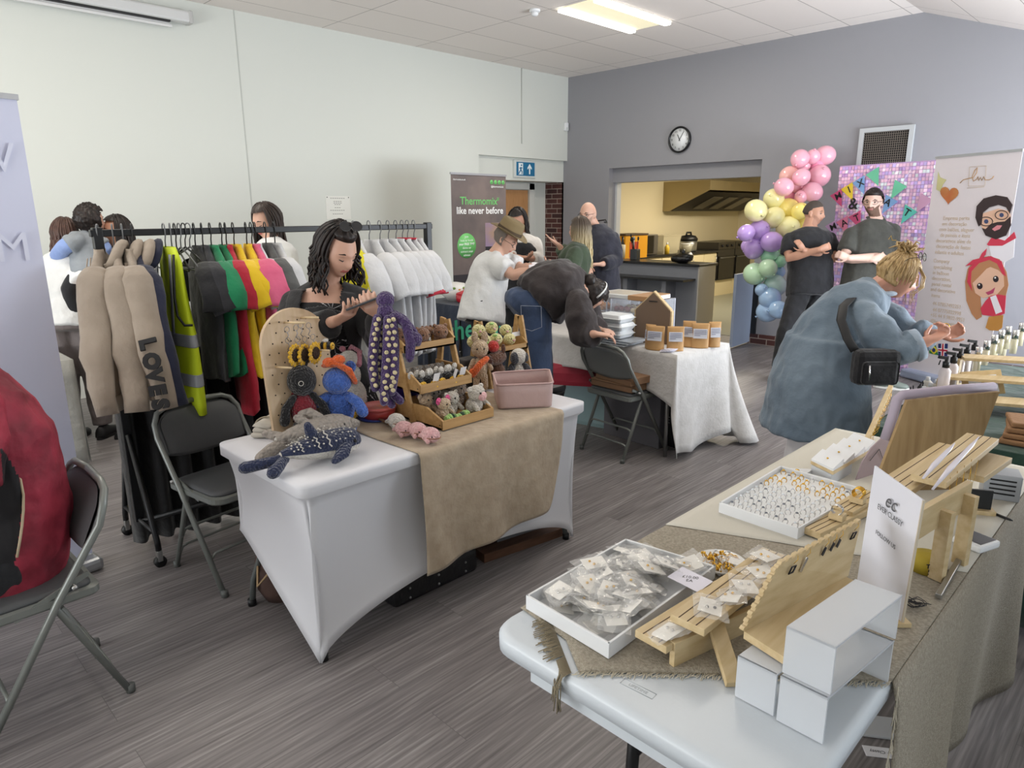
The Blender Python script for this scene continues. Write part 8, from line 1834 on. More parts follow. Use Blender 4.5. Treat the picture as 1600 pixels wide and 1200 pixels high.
for k in range(210):
 x = lerp(-0.77,-0.306,k/210);y = ydiag(x);mb.tube([(x,y,0.7445),(x+rn.uniform(-.004,.004),y-0.008,0.7445),(x+rn.uniform(-.007,.007),y-0.014-rn.random()*0.01,0.743)],0.0009,4)
for k in range(110): z = 0.735-0.70*k/110;mb.tube([(-0.296,1.372+0.05*(0.74-z),z),(-0.29+rn.uniform(-.004,.004),1.352+rn.uniform(-.01,.006)+0.05*(0.74-z),z-0.01)],0.0011,4)
mb.build('frayed_edge',mat('fray_cream','#bdb5a2',0.9),cl_)
mb = MB()
for k in range(70):
 f = k/70;p = lerp(G(858,962,0.744),G(893,1052,0.744),f);o_ = (G(830,985,0.744)-G(862,975,0.744)).normalized()
 if f < 0.72: mb.tube([p,p+o_*0.02+V((0,rn.uniform(-.006,.006),0)),p+o_*(0.035+rn.random()*0.012)+V((0,rn.uniform(-.012,.012),-0.001))],0.0014,4)
 else: mb.tube([p,p+V((-0.006,-0.02,-0.004)),p+V((rn.uniform(-.012,.004),-0.032,-0.03)),p+V((rn.uniform(-.016,.006),-0.034,-0.065-rn.random()*0.02))],0.0015,4)
mb.build('tassels',mat('tassel','#857b66',0.9),cl_)
t = thing('cream_cloth','smooth cream table runner over the far half of the jewellery table','tablecloth',(-0.66,2.4,0.745))
mb = MB();mb.grid(lambda u,v: V((lerp(-1.019,-0.308,u),lerp(1.66+0.30*u,2.98,v),0.7462+0.001*noise.noise(V((u*9,v*14,3))))),24,40);mb.build('panel',CRM,t,thick=0.001)
# white trays
TRW = mat('tray_white','#dcdee0',0.45)
def tray(name,label,cs,h,wall=0.006):
 cs = [V((p.x,p.y,Z0)) for p in cs];t = thing(name,label,'tray',sum(cs,V())/4)
 mb = MB();mb.prism(cs,0.005);mb.build('tray_floor',TRW,t)
 for i in range(4): a,b_ = cs[i],cs[(i+1) % 4];e = (b_-a).normalized();mb = MB();mb.bar(a-e*wall/2+Z*h/2,b_+e*wall/2+Z*h/2,wall,h,bev=0.001);mb.build('wall',TRW,t)
 return t
c1 = [G(953,1024,Z0),G(1120,893,Z0),G(975,862,Z0+0.0),G(826,955,Z0)];c1 = [V((-0.752,1.03,Z0)),V((-0.758,1.475,Z0)),V((-1.005,1.44,Z0)),V((-1.0,1.045,Z0))]
tray('packet_tray','open white tray heaped with clear jewellery packets at the near table corner',c1,0.036)
c2 = [V((-0.70,1.84,Z0)),V((-0.665,2.27,Z0)),V((-0.95,2.285,Z0)),V((-0.945,1.85,Z0))]
tray('ring_tray','open white tray with rows of rings on padded foam',c2,0.034)
mb = MB();mb.prism([lerp(p,sum(c2,V())/4,0.03)+Z*0.006 for p in c2],0.012);tag(mb.build('foam_pad',mat('foam_pad','#e2e3e3',0.8)),'white foam pad lining the ring tray','pad')
# packets
CEL = mat('cellophane','#f4f4f2',0.08,alpha=0.16,spec=1.0,bump=('noise',40,0.5,0.004));CARD = mat('earring_card','#f0ede6',0.7)
def packet_proto(m,i):
 t = thing('jewellery_packet','x','packet',(0,0,0));rn = random.Random(i)
 mb = MB();mb.grid(lambda u,v: V(((u-0.5)*0.072,(v-0.5)*0.095,0.006*math.sin(PI*u)*math.sin(PI*v)+0.006*noise.noise(V((u*5+i*7,v*6,i))))),10,12,False);mb.build('bag',CEL,t,thick=0.0006)
 mb = MB();mb.M = Matrix.Rotation(rn.uniform(-.3,.3),4,'Z');mb.box((-0.024,-0.032,-0.001),(0.024,0.026,0.0));mb.build('card',CARD,t)
 for sx in (-1,1): mb = MB();mb.M = Matrix.Rotation(0.2,4,'Z');mb.sphere((sx*0.008,0.004,0.002),(0.0038,0.0038,0.003),8,6);mb.build('earring',m,t)
 return t
DKM = mat('gunmetal','#3a3a3e',0.3,metal=0.9);PR = [packet_proto(GOLD,1),packet_proto(SILVER,2),packet_proto(DKM,3)];LB = ['clear packet holding a card with gold earrings','clear packet holding a card with silver earrings','clear packet holding a card with dark earrings']
rn = random.Random(21);n_p = 0
def put_packet(p,k,rot,where):
 global n_p
 o = PR[k] if PR[k]['label'] == 'x' else dup(PR[k]);o.location = p;o.rotation_euler = rot;o['label'] = LB[k]+where;o['group'] = 'jewellery packets';n_p += 1
for k in range(54):
 u,v = rn.uniform(0.14,0.86),rn.uniform(0.10,0.90);q = lerp(lerp(c1[3],c1[0],u),lerp(c1[2],c1[1],u),v);q.z = Z0+0.012+0.0008*k+0.010*math.sin(PI*u)*math.sin(PI*v)
 put_packet(q,rn.choice((0,0,1,1,2)),(rn.uniform(-.35,.35),rn.uniform(-.35,.35),rn.uniform(0,6.28)),' heaped in the white tray')
# rings
def ring_proto(m,st):
 t = thing('ring','x','ring',(0,0,0));mb = MB();mb.tube([(0.0085*math.cos(a),0,0.004+0.0085*math.sin(a)) for a in [2*PI*k/14 for k in range(14)]],0.0014,5,closed=True);mb.build('band',m,t)
 mb = MB();mb.sphere((0,0,0.0135),(0.0048,0.0045,0.003),8,6);mb.build('stone',st,t);return t
RP = [ring_proto(SILVER,mat('stone_clear','#d9dde2',0.1)),ring_proto(GOLD,GOLD),ring_proto(SILVER,mat('stone_grey','#6f747c',0.15))]
RL = ['silver ring with pale stone standing in the padded ring tray','gold ring standing in the padded ring tray','silver ring with grey stone standing in the padded ring tray']
for i in range(8):
 for k in range(12):
  if rn.random() < 0.06: continue
  u,v = 0.09+i*0.117+jit(0.008),0.07+k*0.078+jit(0.006);q = lerp(lerp(c2[3],c2[0],u),lerp(c2[2],c2[1],u),v);q.z = Z0+0.020
  kk = 1 if (v > 0.62 and rn.random() < 0.7) else rn.choice((0,0,2));o = RP[kk] if RP[kk]['label'] == 'x' else dup(RP[kk]);o.location = q;o.rotation_euler = (rn.uniform(-.35,.1),0,rn.uniform(-.3,.3)+0.75);o['label'] = RL[kk];o['group'] = 'rings in the padded tray'
# plate of gold rings
pc = V((*G(1126,884,Z0)[:2],Z0));t = thing('ring_dish','round white dish heaped with gold rings on the grey beige cloth','dish',pc)
mb = MB();mb.lathe([(0.040,0.0),(0.060,0.006),(0.066,0.014),(0.063,0.014),(0.05,0.007),(0.001,0.006)],pc,32);mb.build('dish',mat('porcelain','#dddcd8',0.25),t)
for k in range(46):
 a,r = rn.uniform(0,6.28),0.046*math.sqrt(rn.random());o = dup(RP[1 if rn.random() < 0.75 else 0],loc=pc+V((r*math.cos(a),r*math.sin(a),0.010+0.018*(1-r/0.05)*rn.random())),rot=(rn.uniform(0,3),rn.uniform(0,3),rn.uniform(0,6)),scale=1.05);o['label'] = 'ring lying in the heap on the white round dish';o['group'] = 'heap of rings on the dish'
# slotted wooden stands
ENDG = mat('pine_dark_groove','#4a3524',0.8)
def plank(t,a,b_,w,h,grooves=3,name='slotted_plank'):
 mb = MB();mb.bar(a,b_,w,h,bev=0.0015);o = mb.build(name,PALEW,t);d = (b_-a).normalized();x = d.cross(Z).normalized();up = x.cross(d)
 for k in range(grooves): off = x*(w*((k+1)/(grooves+1)-0.5));mb = MB();mb.bar(a+off+up*(h/2+0.0002)+d*0.001,b_+off+up*(h/2+0.0002)-d*0.001,0.0022,0.0006,tuple(up));mb.build('groove',ENDG,o)
 return o
t = thing('earring_stand','two-level slotted pine stand with crossed leg beside the packet tray','display stand',V((*G(1145,1074,0.744)[:2],0.744)))
plank(t,G(1016,1003,0.79),G(1185,893,0.79),0.080,0.017);plank(t,G(1073,977,0.83),G(1215,868,0.83),0.080,0.017)
mb = MB();mb.bar(G(1050,1022,0.772),G(1238,935,0.772),0.014,0.055,bev=0.001);mb.build('side_board',PALEW,t)
mb = MB();mb.bar(G(1110,950,0.815),G(1148,1070,0.748),0.034,0.016,bev=0.001);mb.build('leg',PALEW,t);mb = MB();mb.bar(G(1190,930,0.80),G(1225,962,0.75),0.034,0.016,bev=0.001);mb.build('leg',PALEW,t)
for k,(px,py,z) in enumerate(((1110,948,0.842),(1140,930,0.842),(1165,915,0.844),(1190,893,0.842),(1045,985,0.806),(1195,868,0.85),(1160,880,0.80))): put_packet(G(px,py,z),(2,0,1,0,1,0,1)[k],(rn.uniform(-.2,.2),rn.uniform(-.2,.2),rn.uniform(0,6)),' lying on the two-level pine stand')
t = thing('price_card','lilac card reading £10.00 EA lying between the tray and dish','card',G(1075,905,0.80));c = G(1078,905,0.80);f_ = frame(c,G(1098,915,0.80)-c,G(1095,885,0.80)-c+Z*0.01);mb = MB();mb.M = f_;mb.box((-0.045,-0.028,-0.0006),(0.045,0.028,0.0006));mb.build('card',mat('card_lilac',''),t);text('£10.00\nEA',0.014,f_ @ Matrix.Translation((0,0,0.0008)) @ Matrix.Rotation(0.5,4,'Z'),INK,t,extr=0.0001)
# frosted risers
FRO = mat('frosted_acrylic','#dfe3e8',0.45,trans=0.2,alpha=0.80);FEDG = mat('frosted_edge','#b9bec6',0.3)
def riser(label,a,b_,far,z,h,th=0.004):
 a,b_,far = [V((p.x,p.y,z)) for p in (a,b_,far)];dv = far-b_;t = thing('acrylic_riser',label,'riser',(a+far)/2);nrm = dv.normalized()
 for nm_,p,q,L in (('front_face',a,b_,0),('back_face',a+dv,far,0)): mb = MB();mb.prism([p,q,q+Z*h,p+Z*h],th,tuple(nrm if nm_ == 'front_face' else -nrm));mb.build(nm_,FRO,t)
 mb = MB();mb.prism([a+Z*(h-th),b_+Z*(h-th),far+Z*(h-th),a+dv+Z*(h-th)],th);mb.build('top_face',FRO,t)
 for p in (b_,): mb = MB();mb.bar(p+Z*h,p+dv+Z*h,0.002,0.002);mb.build('edge',FEDG,t)
 return t
ra,rb,rf = G(1213,1122,Z0),G(1285,1160,Z0),G(1388,1064,Z0);riser('lower frosted acrylic riser at the near right corner of the table',ra,rb,rf,0.7425,0.094)
riser('upper frosted acrylic riser stacked on another, highest in the foreground',ra+V((-0.002,0.01,0)),rb+V((0.0,0.01,0)),rf+V((0,0.01,0)),0.8375,0.094)
riser('frosted acrylic riser carrying the zigzag-edged pine board',G(1148,1084,Z0),G(1208,1116,Z0),G(1330,1010,Z0),0.7425,0.088)
# zigzag-edged board with earrings
t = thing('zigzag_board','pine stand with notched upright board hung with dark earrings','display stand',G(1250,960,0.835))
A0,A1,B0 = G(1162,992,0.842),G(1224,1032,0.842),G(1325,905,0.842);dv = (B0-A0);dv.z = 0;hw_ = A1-A0;hw_.z = 0;mb = MB();mb.prism([A0-Z*0.008,A1-Z*0.008,A1+dv*0.98-Z*0.008,A0+dv*0.98-Z*0.008],0.016);mb.build('base_board',PALEW,t)
T0 = over(1217,884,A0+dv*0.02);T1 = over(1348,815,A0+dv);
T0 = J(1217,884,(R_ := (A0-CAMPOS).dot(_fw))+0.03);T1 = J(1346,814,(A0+dv-CAMPOS).dot(_fw)+0.03);nn = (T0-A0).cross(dv).normalized();nn = nn if nn.dot(CAMPOS-A0) > 0 else -nn
mb = MB();mb.prism([A0+Z*0.008,A0+dv+Z*0.008,T1,T0],0.010,tuple(-nn));up_b = mb.build('upright_board',PALEW,t)
for k in range(13): p = lerp(T0,T1,(k+0.25)/13);q = lerp(T0,T1,(k+0.75)/13);mb = MB();mb.prism([p,q,q+(T0-A0).normalized()*0.006,p+(T0-A0).normalized()*0.006],0.010,tuple(-nn));mb.build('notch_tooth',PALEW,up_b)
for k in range(9): p = lerp(A0+Z*0.008,T0,(k+0.25)/9);q = lerp(A0+Z*0.008,T0,(k+0.7)/9);mb = MB();mb.prism([p,q,q-dv.normalized()*0.006,p-dv.normalized()*0.006],0.010,tuple(-nn));mb.build('notch_tooth',PALEW,up_b)
EN = ['square black framed earring','long silver drop earring','black angular earring','dark narrow earring','grey drop earring','square black framed earring']
for k,f in enumerate((0.16,0.30,0.52,0.62,0.70,0.90)):
 p = lerp(T0,T1,f)+nn*0.006;dn = -(T0-A0).normalized();e = thing('earring',EN[k]+(', nearest on the notched board' if k == 0 else ', second' if k == 1 else ', farthest' if k == 5 else ' in the middle')+' of the notched pine board','earring',p,0,'earrings on the notched board')
 mb = MB();mb.tube([p-dn*0.008,p+nn*0.004,p+dn*0.012],0.0007,5);mb.build('hook',GOLD,e)
 mb = MB();c = p+dn*0.024+nn*0.003;dx = dv.normalized()
 if k in (0,5): mb.tube([c-dx*0.007-dn*0.008,c+dx*0.007-dn*0.008,c+dx*0.007+dn*0.008,c-dx*0.007+dn*0.008],0.0019,6,closed=True)
 else: mb.bar(c-dn*0.012,c+dn*(0.022 if k == 1 else 0.008),0.007,0.002,tuple(nn))
 mb.build('drop',DKM if k != 1 else SILVER,e)
# sign
t = thing('acrylic_sign','upright white acrylic sign with slanted dark lettering behind the frosted risers','sign',G(1408,978,Z0));BR_ = G(1408,978,Z0);TR_ = over(1442,782,BR_);BL_s = G(1330,905,Z0);TL_ = over(1362,727,BL_s)
TL_ = TL_+(BL_s-BL_s);hS = TR_.z-BR_.z;wx = (BR_-TR_+TR_-V((TL_.x,TL_.y,BR_.z)));wx.z = 0;BLs = BR_-wx;TLs = BLs+(TR_-BR_);TLs.z = TL_.z;n_s = (BR_-BLs).cross(Z).normalized();n_s = n_s if n_s.dot(CAMPOS-BR_) > 0 else -n_s
SGN = mat('sign_acrylic','#dedfe8',0.25);mb = MB();mb.prism([BLs+Z*0.004,BR_+Z*0.004,TR_,TLs],0.004,tuple(-n_s));mb.build('panel',SGN,t);mb = MB();mb.bar(BR_+Z*0.004-n_s*0.002,TR_-n_s*0.002,0.003,0.005,tuple(n_s));mb.build('edge',mat('sign_edge','#c3b7a2',0.4),t)
mb = MB();e_ = (BR_-BLs).normalized();mb.bar(BLs+e_*0.02-n_s*0.002+Z*0.004,BR_+e_*0.006-n_s*0.002+Z*0.004,0.035,0.010);mb.build('wooden_foot',PALEW,t)
def ontS(px,py): r = ray(px,py);q = BR_+n_s*0.0012;return CAMPOS+r*((q-CAMPOS).dot(n_s)/r.dot(n_s))
INKG = mat('sign_ink','#55565c',0.6);xs_ = (ontS(1413,822)-ontS(1368,788)).normalized();ys_ = V((0,0,1));wS = (ontS(1413,822)-ontS(1368,788)).length
text('EVER CLASSY',wS*0.155,frame(ontS(1390,805),xs_,ys_),INKG,t,extr=0.0002,sx=0.95);text('FOLLOW US',wS*0.125,frame(ontS(1383,843),xs_,ys_),INKG,t,extr=0.0002)
text('ec',wS*0.42,frame(ontS(1391,785),xs_,ys_),INKG,t,'monogram',extr=0.0002,shear=0.4)
# tall slotted stand, big leaning board
t = thing('slotted_stand','tall slotted pine stand on two posts behind the acrylic sign','display stand',G(1463,905,Z0));Lg1 = G(1463,905,Z0);Lg2 = G(1499,880,Z0);H1 = over(1466,795,Lg1);H2 = over(1500,770,Lg2)
mb = MB();mb.bar(Lg1,V((Lg1.x,Lg1.y,H1.z)),0.034,0.020,(0.3,1,0),0.001);mb.build('post',PALEW,t);mb = MB();mb.bar(Lg2,V((Lg2.x,Lg2.y,H2.z)),0.034,0.020,(0.3,1,0),0.001);mb.build('post',PALEW,t)
zt = H1.z;plank(t,G(1395,765,zt+0.005),G(1490,700,zt+0.005),0.085,0.018);plank(t,G(1450,752,zt+0.035),G(1535,685,zt+0.035),0.085,0.018);mb = MB();mb.bar(G(1428,822,zt-0.01),G(1512,772,zt-0.01),0.016,0.075,bev=0.001);mb.build('side_board',PALEW,t)
mb = MB();mb.bar(G(1515,745,zt-0.01),G(1560,715,zt-0.01),0.07,0.018,bev=0.001);mb.build('arm_board',PALEW,t)
for k,(a,b_) in enumerate((((1442,748),(1492,692)),((1457,765),(1530,682)))): mb = MB();pa,pb = G(*a,zt+0.055),G(*b_,zt+0.095);mb.tube([pa,lerp(pa,pb,0.35)+Z*0.004,lerp(pa,pb,0.8),pb],[0.003,0.008,0.006,0.001],8,flat=0.3);tag(mb.build('hair_clip',mat('clip_lilac','#cfcbd6',0.3)),['pale blade-shaped hair clip at the left on the tall slotted stand','pale blade-shaped hair clip at the right on the tall slotted stand'][k],'hair clip')
for k in range(4): mb = MB();p = G(1485+k*11,745-k*9,zt+0.05);mb.tube([p,p+V((0.004,0,-0.05)),p+V((0.008,0.0,-0.09)),p+V((0.014,0,-0.05)),p+V((0.014,0.01,0.0))],0.0007,4);tag(mb.build('necklace',GOLD),['first','second','third','fourth'][k]+' thin gold necklace from the left on the tall slotted stand','necklace','necklaces on the tall stand')
bA,bB = V((-0.665,2.36,Z0)),V((-0.455,2.58,Z0));bT0,bT1 = over(1418,626,bA+V((-0.02,0.05,0))),over(1562,612,bB+V((0.03,0.12,0)))
mb = MB();nB = (bB-bA).cross(bT0-bA).normalized();nB = nB if nB.dot(CAMPOS-bA) > 0 else -nB;mb.prism([bA,bB,bT1,bT0],0.014,tuple(-nB));tag(mb.build('leaning_board',wood('pine_panel','#a98f66','#927750',2,5)),'large plain pine board leaning upright behind the tall slotted stand','board')
PAD = mat('pad_mauve','#a59aa8',0.7);t = thing('padded_bust','mauve padded display edge rising behind the leaning pine board','display pad',bA+nB*-0.03);mb = MB();q = -nB*0.030;mb.tube([lerp(bA,bT0,0.55)+q-(bB-bA)*0.02,lerp(bA,bT0,0.8)+q-(bB-bA)*0.03,bT0+q-(bB-bA)*0.05+Z*0.0,bT0+q+Z*0.012,lerp(bT0,bT1,0.5)+q+Z*0.014,bT1+q+Z*0.010],0.016,10);mb.build('pad',PAD,t)
t = thing('arch_panel','mauve arched card panel with black cut line left of the leaning board','panel',G(1345,748,Z0));aA,aB = G(1338,750,Z0),G(1385,735,Z0);hA = over(1385,675,aB).z-Z0;dA = aB-aA;mb = MB();mb.prism([aA,aB,aB+Z*hA,aB-dA*0.3+Z*hA*0.93,aB-dA*0.62+Z*hA*0.74,aA+dA*0.12+Z*hA*0.42],0.004,tuple(dA.cross(Z).normalized()*-1));mb.build('card',mat('card_mauve','#a08f94',0.7),t)
mb = MB();o_ = dA.cross(Z).normalized()*0.003;o_ = o_ if o_.dot(-aA) > 0 else -o_;mb.tube([aA+dA*0.35+Z*hA*0.42+o_,aA+dA*0.62+Z*hA*0.66+o_,aA+dA*0.8+Z*hA*0.35+o_],0.0012,4);mb.build('cut_line',INK,t)
# necklace bar
t = thing('necklace_bar','slanting pine bar hung with fine gold chains at the far end of the table','necklace stand',G(1352,700,Z0));p0 = G(1352,692,0.80);p1 = J(1392,604,(p0-CAMPOS).dot(_fw)+0.30);mb = MB();mb.bar(p0,p1,0.018,0.014,bev=0.001);mb.build('bar',PALEW,t);mb = MB();mb.bar(V((p0.x,p0.y,Z0)),p0,0.016,0.016,(0,1,0));mb.build('foot',PALEW,t)
for k in range(15):
 mb = MB();p = lerp(p0,p1,(k+0.7)/16);L_ = 0.035+0.02*rn.random();mb.tube([p+V((-0.008,0,0.006)),p+V((-0.010,0,-L_)),p+V((0.0,0,-L_*1.25)),p+V((0.010,0,-L_)),p+V((0.010,0,0.006))],0.0009,4);mb.build('chain',GOLD,t)
# wedge displays
t = thing('wedge_display','white foam wedges with earrings on a pine strip over a frosted riser','display stand',G(1285,765,Z0));w0,w1 = G(1284,728,0.80),G(1352,690,0.80);hv = (G(1302,733,0.80)-G(1267,716,0.80));hv.z = 0;mb = MB();mb.prism([w0-hv/2-Z*0.012,w0+hv/2-Z*0.012,w1+hv/2-Z*0.012,w1-hv/2-Z*0.012],0.012);mb.build('strip',PALEW,t)
for k in range(4):
 a = lerp(w0,w1,k/4.1);b_ = lerp(w0,w1,(k+0.92)/4.1);mb = MB();mb.prism([a-hv/2*0.95,a-hv/2*0.95+Z*0.008,b_-hv/2*0.95+Z*0.024,b_-hv/2*0.95],1.0,tuple(hv*0.95));w_ = mb.build('wedge',TRW,t)
 mb = MB();c = lerp(a,b_,0.5)+Z*0.018;mb.sphere(c,(0.004,0.004,0.003),8,6);mb.build('earring',GOLD,w_)
mb = MB();rz_ = [w0-hv/2*0.9,w0+hv/2*0.9,w0+hv/2*0.9+(w1-w0)*0.45,w0-hv/2*0.9+(w1-w0)*0.45];mb.prism([V((p.x,p.y,Z0)) for p in rz_],0.04);mb.build('riser_block',FRO,t)
p = G(1245,742,Z0);t = thing('wedge_pad','small white wedge pad with gold flower earring beside the ring tray','pad',p);mb = MB();mb.M = Matrix.Translation(p);mb.prism([(-0.04,-0.03,0),(0.04,-0.03,0),(0.04,-0.03,0.022),(-0.04,-0.03,0.004)],0.07,(0,1,0));mb.build('pad',TRW,t);mb = MB();mb.sphere(p+Z*0.018,(0.008,0.008,0.004),10,6);mb.build('flower_earring',GOLD,t)
# small slotted blocks with bracelets
for k,(a,b_,z,lb) in enumerate((((1265,832),(1348,792),0.762,'small slotted pine block nearest the ring tray with silver bracelet'),((1315,800),(1362,772),0.775,'small slotted pine block with gold cuff behind the silver one'))):
 t = thing('slotted_block',lb,'display block',G(*a,Z0));plank(t,G(*a,z),G(*b_,z),0.065,0.020);c = G((a[0]+b_[0])/2+2,(a[1]+b_[1])/2-6,z+0.022);mb = MB();mb.bar(c-V((0.02,0,0)),c+V((0.02,0,0)),0.034,0.018,bev=0.001);mb.build('block',PALEW,t)
 mb = MB();m_ = GOLD if k else SILVER
 for q in range(6 if k else 3): mb.tube([c+V((0.016*math.cos(a_),-0.012+q*0.005,0.022+0.015*math.sin(a_))) for a_ in [2*PI*w/16 for w in range(16)]],0.0013,5,closed=True)
 mb.build('bracelet',m_,t)
# small things at the right
p = G(1524,852,Z0);t = thing('card_reader','white card reader with black screen on the cloth','card reader',p);mb = MB();mb.M = Matrix.Translation(p) @ Matrix.Rotation(-0.35,4,'Z');mb.box((-0.040,-0.045,0),(0.040,0.045,0.022),0.007);mb.build('body',PLAST_W,t);mb = MB();mb.M = Matrix.Translation(p) @ Matrix.Rotation(-0.35,4,'Z');mb.box((-0.031,-0.032,0.0205),(0.031,0.036,0.0228));mb.build('screen',mat('screen_dark','#14151d',0.15),t)
p = G(1447,890,Z0);t = thing('ticket_roll','yellow raffle ticket roll standing behind the pine post','ticket roll',p);TKT = mat('ticket_yellow','#b09a2c',0.7);mb = MB();mb.lathe([(0.012,0),(0.038,0),(0.038,0.042),(0.012,0.042)],p,28);mb.build('roll',TKT,t);text('TICKET',0.016,frame(p+V((0.028,-0.028,0.030)),(0.7,0.7,0),(0,0,1)),INK,t,bold=0.0004,extr=0.0005);text('KEEP THIS\nCOUPON',0.009,frame(p+V((0.028,-0.028,0.013)),(0.7,0.7,0),(0,0,1)),INK,t,bold=0.0003,extr=0.0005)
mb = MB();mb.bar(G(1466,932,Z0+0.008),G(1500,872,Z0+0.010),0.014,0.012,bev=0.002);tag(mb.build('silver_bar',STEEL),'shiny silver metal bar lying on the cloth by the pine posts','bar')
for k in range(6): mb = MB();c = G(1428+jit(12),938+jit(12),Z0+0.004+0.003*k);mb.tube([c+V((0.018*math.cos(a_)*(1+0.3*math.sin(a_*3+k)),0.012*math.sin(a_),0.004*math.sin(a_*2+k))) for a_ in [2*PI*w/18 for w in range(18)]],0.001,4,closed=True);tag(mb.build('chain_bracelet',DKM),'thin dark chain bracelet in the tangle right of the acrylic sign','bracelet','tangle of dark chains')
p = G(1560,775,Z0);t = thing('grey_speaker','small pale grey slotted box at the right of the table','box',p);mb = MB();mb.M = Matrix.Translation(p) @ Matrix.Rotation(0.3,4,'Z');mb.box((-0.05,-0.04,0),(0.05,0.05,0.085),0.003);mb.build('case',mat('box_pale','#a9adb2',0.5),t)
for k in range(4): mb = MB();mb.M = Matrix.Translation(p) @ Matrix.Rotation(0.3,4,'Z');mb.box((-0.035,-0.0415,0.02+k*0.015),(0.035,-0.040,0.025+k*0.015));mb.build('slot',INK,t)
p = G(1520,800,Z0);t = thing('black_display','small black slate on a pine foot beside the grey slotted box','slate',p);mb = MB();mb.M = Matrix.Translation(p) @ Matrix.Rotation(0.5,4,'Z');mb.box((-0.045,-0.004,0.01),(0.045,0.004,0.075));mb.build('slate',BLACKP,t);mb = MB();mb.M = Matrix.Translation(p) @ Matrix.Rotation(0.5,4,'Z');mb.box((-0.055,-0.02,0),(0.055,0.02,0.014));mb.build('foot',PALEW,t)
mb = MB();mb.tube([G(1548,800,Z0+0.004),G(1578,812,Z0+0.004),G(1583,814,Z0+0.003)],[0.004,0.004,0.001],8);tag(mb.build('pen',BLACKP),'black pen lying on the cloth right of the slate','pen')
# floor litter under the table
mb = MB();c = G(1385,1140);mb.M = Matrix.Translation(c) @ Matrix.Rotation(0.6,4,'Z');mb.box((-0.09,-0.05,0.001),(0.09,0.05,0.012),0.004);tag(mb.build('paper_bag',mat('paper_pale','#b9bcc0',0.7)),'white folded paper bag on the floor under the foreground table','bag')
t = thing('small_card','small white card lying upside down on the floor under the table','card',G(1381,1177));c = G(1381,1177)+Z*0.002;f_ = frame(c,G(1356,1174)-G(1406,1180),G(1380,1187)-G(1382,1167));mb = MB();mb.M = f_;mb.box((-0.058,-0.022,-0.001),(0.058,0.022,0.001));mb.build('card',PAPER,t);text('Ever Classy',0.018,f_ @ Matrix.Translation((0,0,0.0015)),INKG,t,extr=0.0002)
# ---- perfume table behind
t = thing('side_table','table with dark green cloth behind the denim-dressed person','table',(-0.55,4.1,0));GC = cloth('cloth_green','#17332a','#1f4034',8);x0,x1,y0,y1 = -0.93,-0.1,3.15,5.0
mb = MB();mb.box((x0,y0,0.72),(x1,y1,0.742),0.003);mb.build('tabletop',GC,t);mb = MB();P_ = [V((x0,y1,0)),V((x0,y0,0)),V((x1,y0,0)),V((x1,y1,0))]
for a,b_ in zip(P_,P_[1:]): mb.grid(lambda u,v: lerp(a,b_,u)+(b_-a).cross(Z).normalized()*(0.004+0.014*math.sin(u*30)*v+0.02*v)+Z*(0.742-0.70*v),40,6)
mb.build('cloth_skirt',GC,t,thick=0.003)
t = thing('step_shelf','stepped pine shelf carrying rows of bottles at the right','shelf',(-0.6,3.8,0.742))
for k,(y,z,dpt) in enumerate(((3.62,0.80,0.14),(3.80,0.87,0.12),(3.98,0.94,0.12))):
 a,b_ = V((-0.86+0.03*k,y,z)),V((-0.16,y+0.30,z));mb = MB();mb.bar(a,b_,dpt,0.014,bev=0.001);mb.build('shelf_board',PALEW,t)
 for q in (a,b_): mb = MB();mb.bar(V((q.x,q.y,0.742)),V((q.x,q.y,z-0.007)),0.018,dpt*0.9,(0,1,0));mb.build('side',PALEW,t)
def bottle(px,py,z,kind,label,s=1.0):
 p = G(px,py,z);t = thing(kind+'_bottle',label,'bottle',p,0,kind+' bottles on the side table')
 body,capm,pr,cp = {'spray': (mat('bottle_blush','#d9cfcf',0.35),BLACKP,[(0.024,0),(0.026,0.004),(0.026,0.105),(0.012,0.125)],[(0.016,0.122),(0.016,0.150),(0.009,0.152),(0.009,0.175)]),
 'perfume': (mat('glass_amber','#ded6b6',0.08,alpha=0.6,spec=0.8),SILVER,[(0.020,0),(0.021,0.09),(0.010,0.10)],[(0.018,0.095),(0.018,0.155)]),'small': (mat('bottle_cream','#d9d3c6',0.4),PLAST_W,[(0.022,0),(0.024,0.03),(0.015,0.04)],[(0.012,0.04),(0.010,0.06)])}[kind]
 mb = MB();mb.M = Matrix.Diagonal((1,1,1,1));mb.lathe([(r*s,h*s) for r,h in pr],p,16);mb.build('bottle',body,t);mb = MB();mb.lathe([(r*s,h*s) for r,h in cp],p,14);cpo = mb.build('cap',capm,t)
 if kind == 'spray': mb = MB();mb.bar(p+Z*0.168*s,p+Z*0.168*s-RT*0.04*s+Z*0.006,0.016*s,0.014*s);mb.tube([p+Z*0.158*s-RT*0.03*s,p+Z*0.135*s-RT*0.036*s],0.003*s,5);mb.build('trigger',BLACKP,cpo)
od = ['nearest','second','third','fourth','farthest']
for k,(px,py) in enumerate(((1472,612),(1484,604),(1494,597),(1505,589),(1517,581))): bottle(px,py,0.807,'spray',od[k]+' blush spray bottle with black trigger on the stepped shelf',0.98)
for k,(px,py,z) in enumerate(((1524,582,0.85),(1537,570,0.85),(1549,560,0.86),(1560,552,0.88),(1571,545,0.88),(1552,562,0.80),(1566,556,0.80),(1582,552,0.88),(1592,540,0.90))): bottle(px,py,z,'perfume','%s clear perfume bottle with silver cap from the left at the right edge' % ['first','second','third','fourth','fifth','sixth','seventh','eighth','ninth'][k],0.85)
for k,(px,py) in enumerate(((1442,622),(1452,616),(1462,611),(1448,606))): bottle(px,py,0.744,'small',['first','second','third','fourth'][k]+' small cream pump bottle beside the blush spray bottles',1.0)
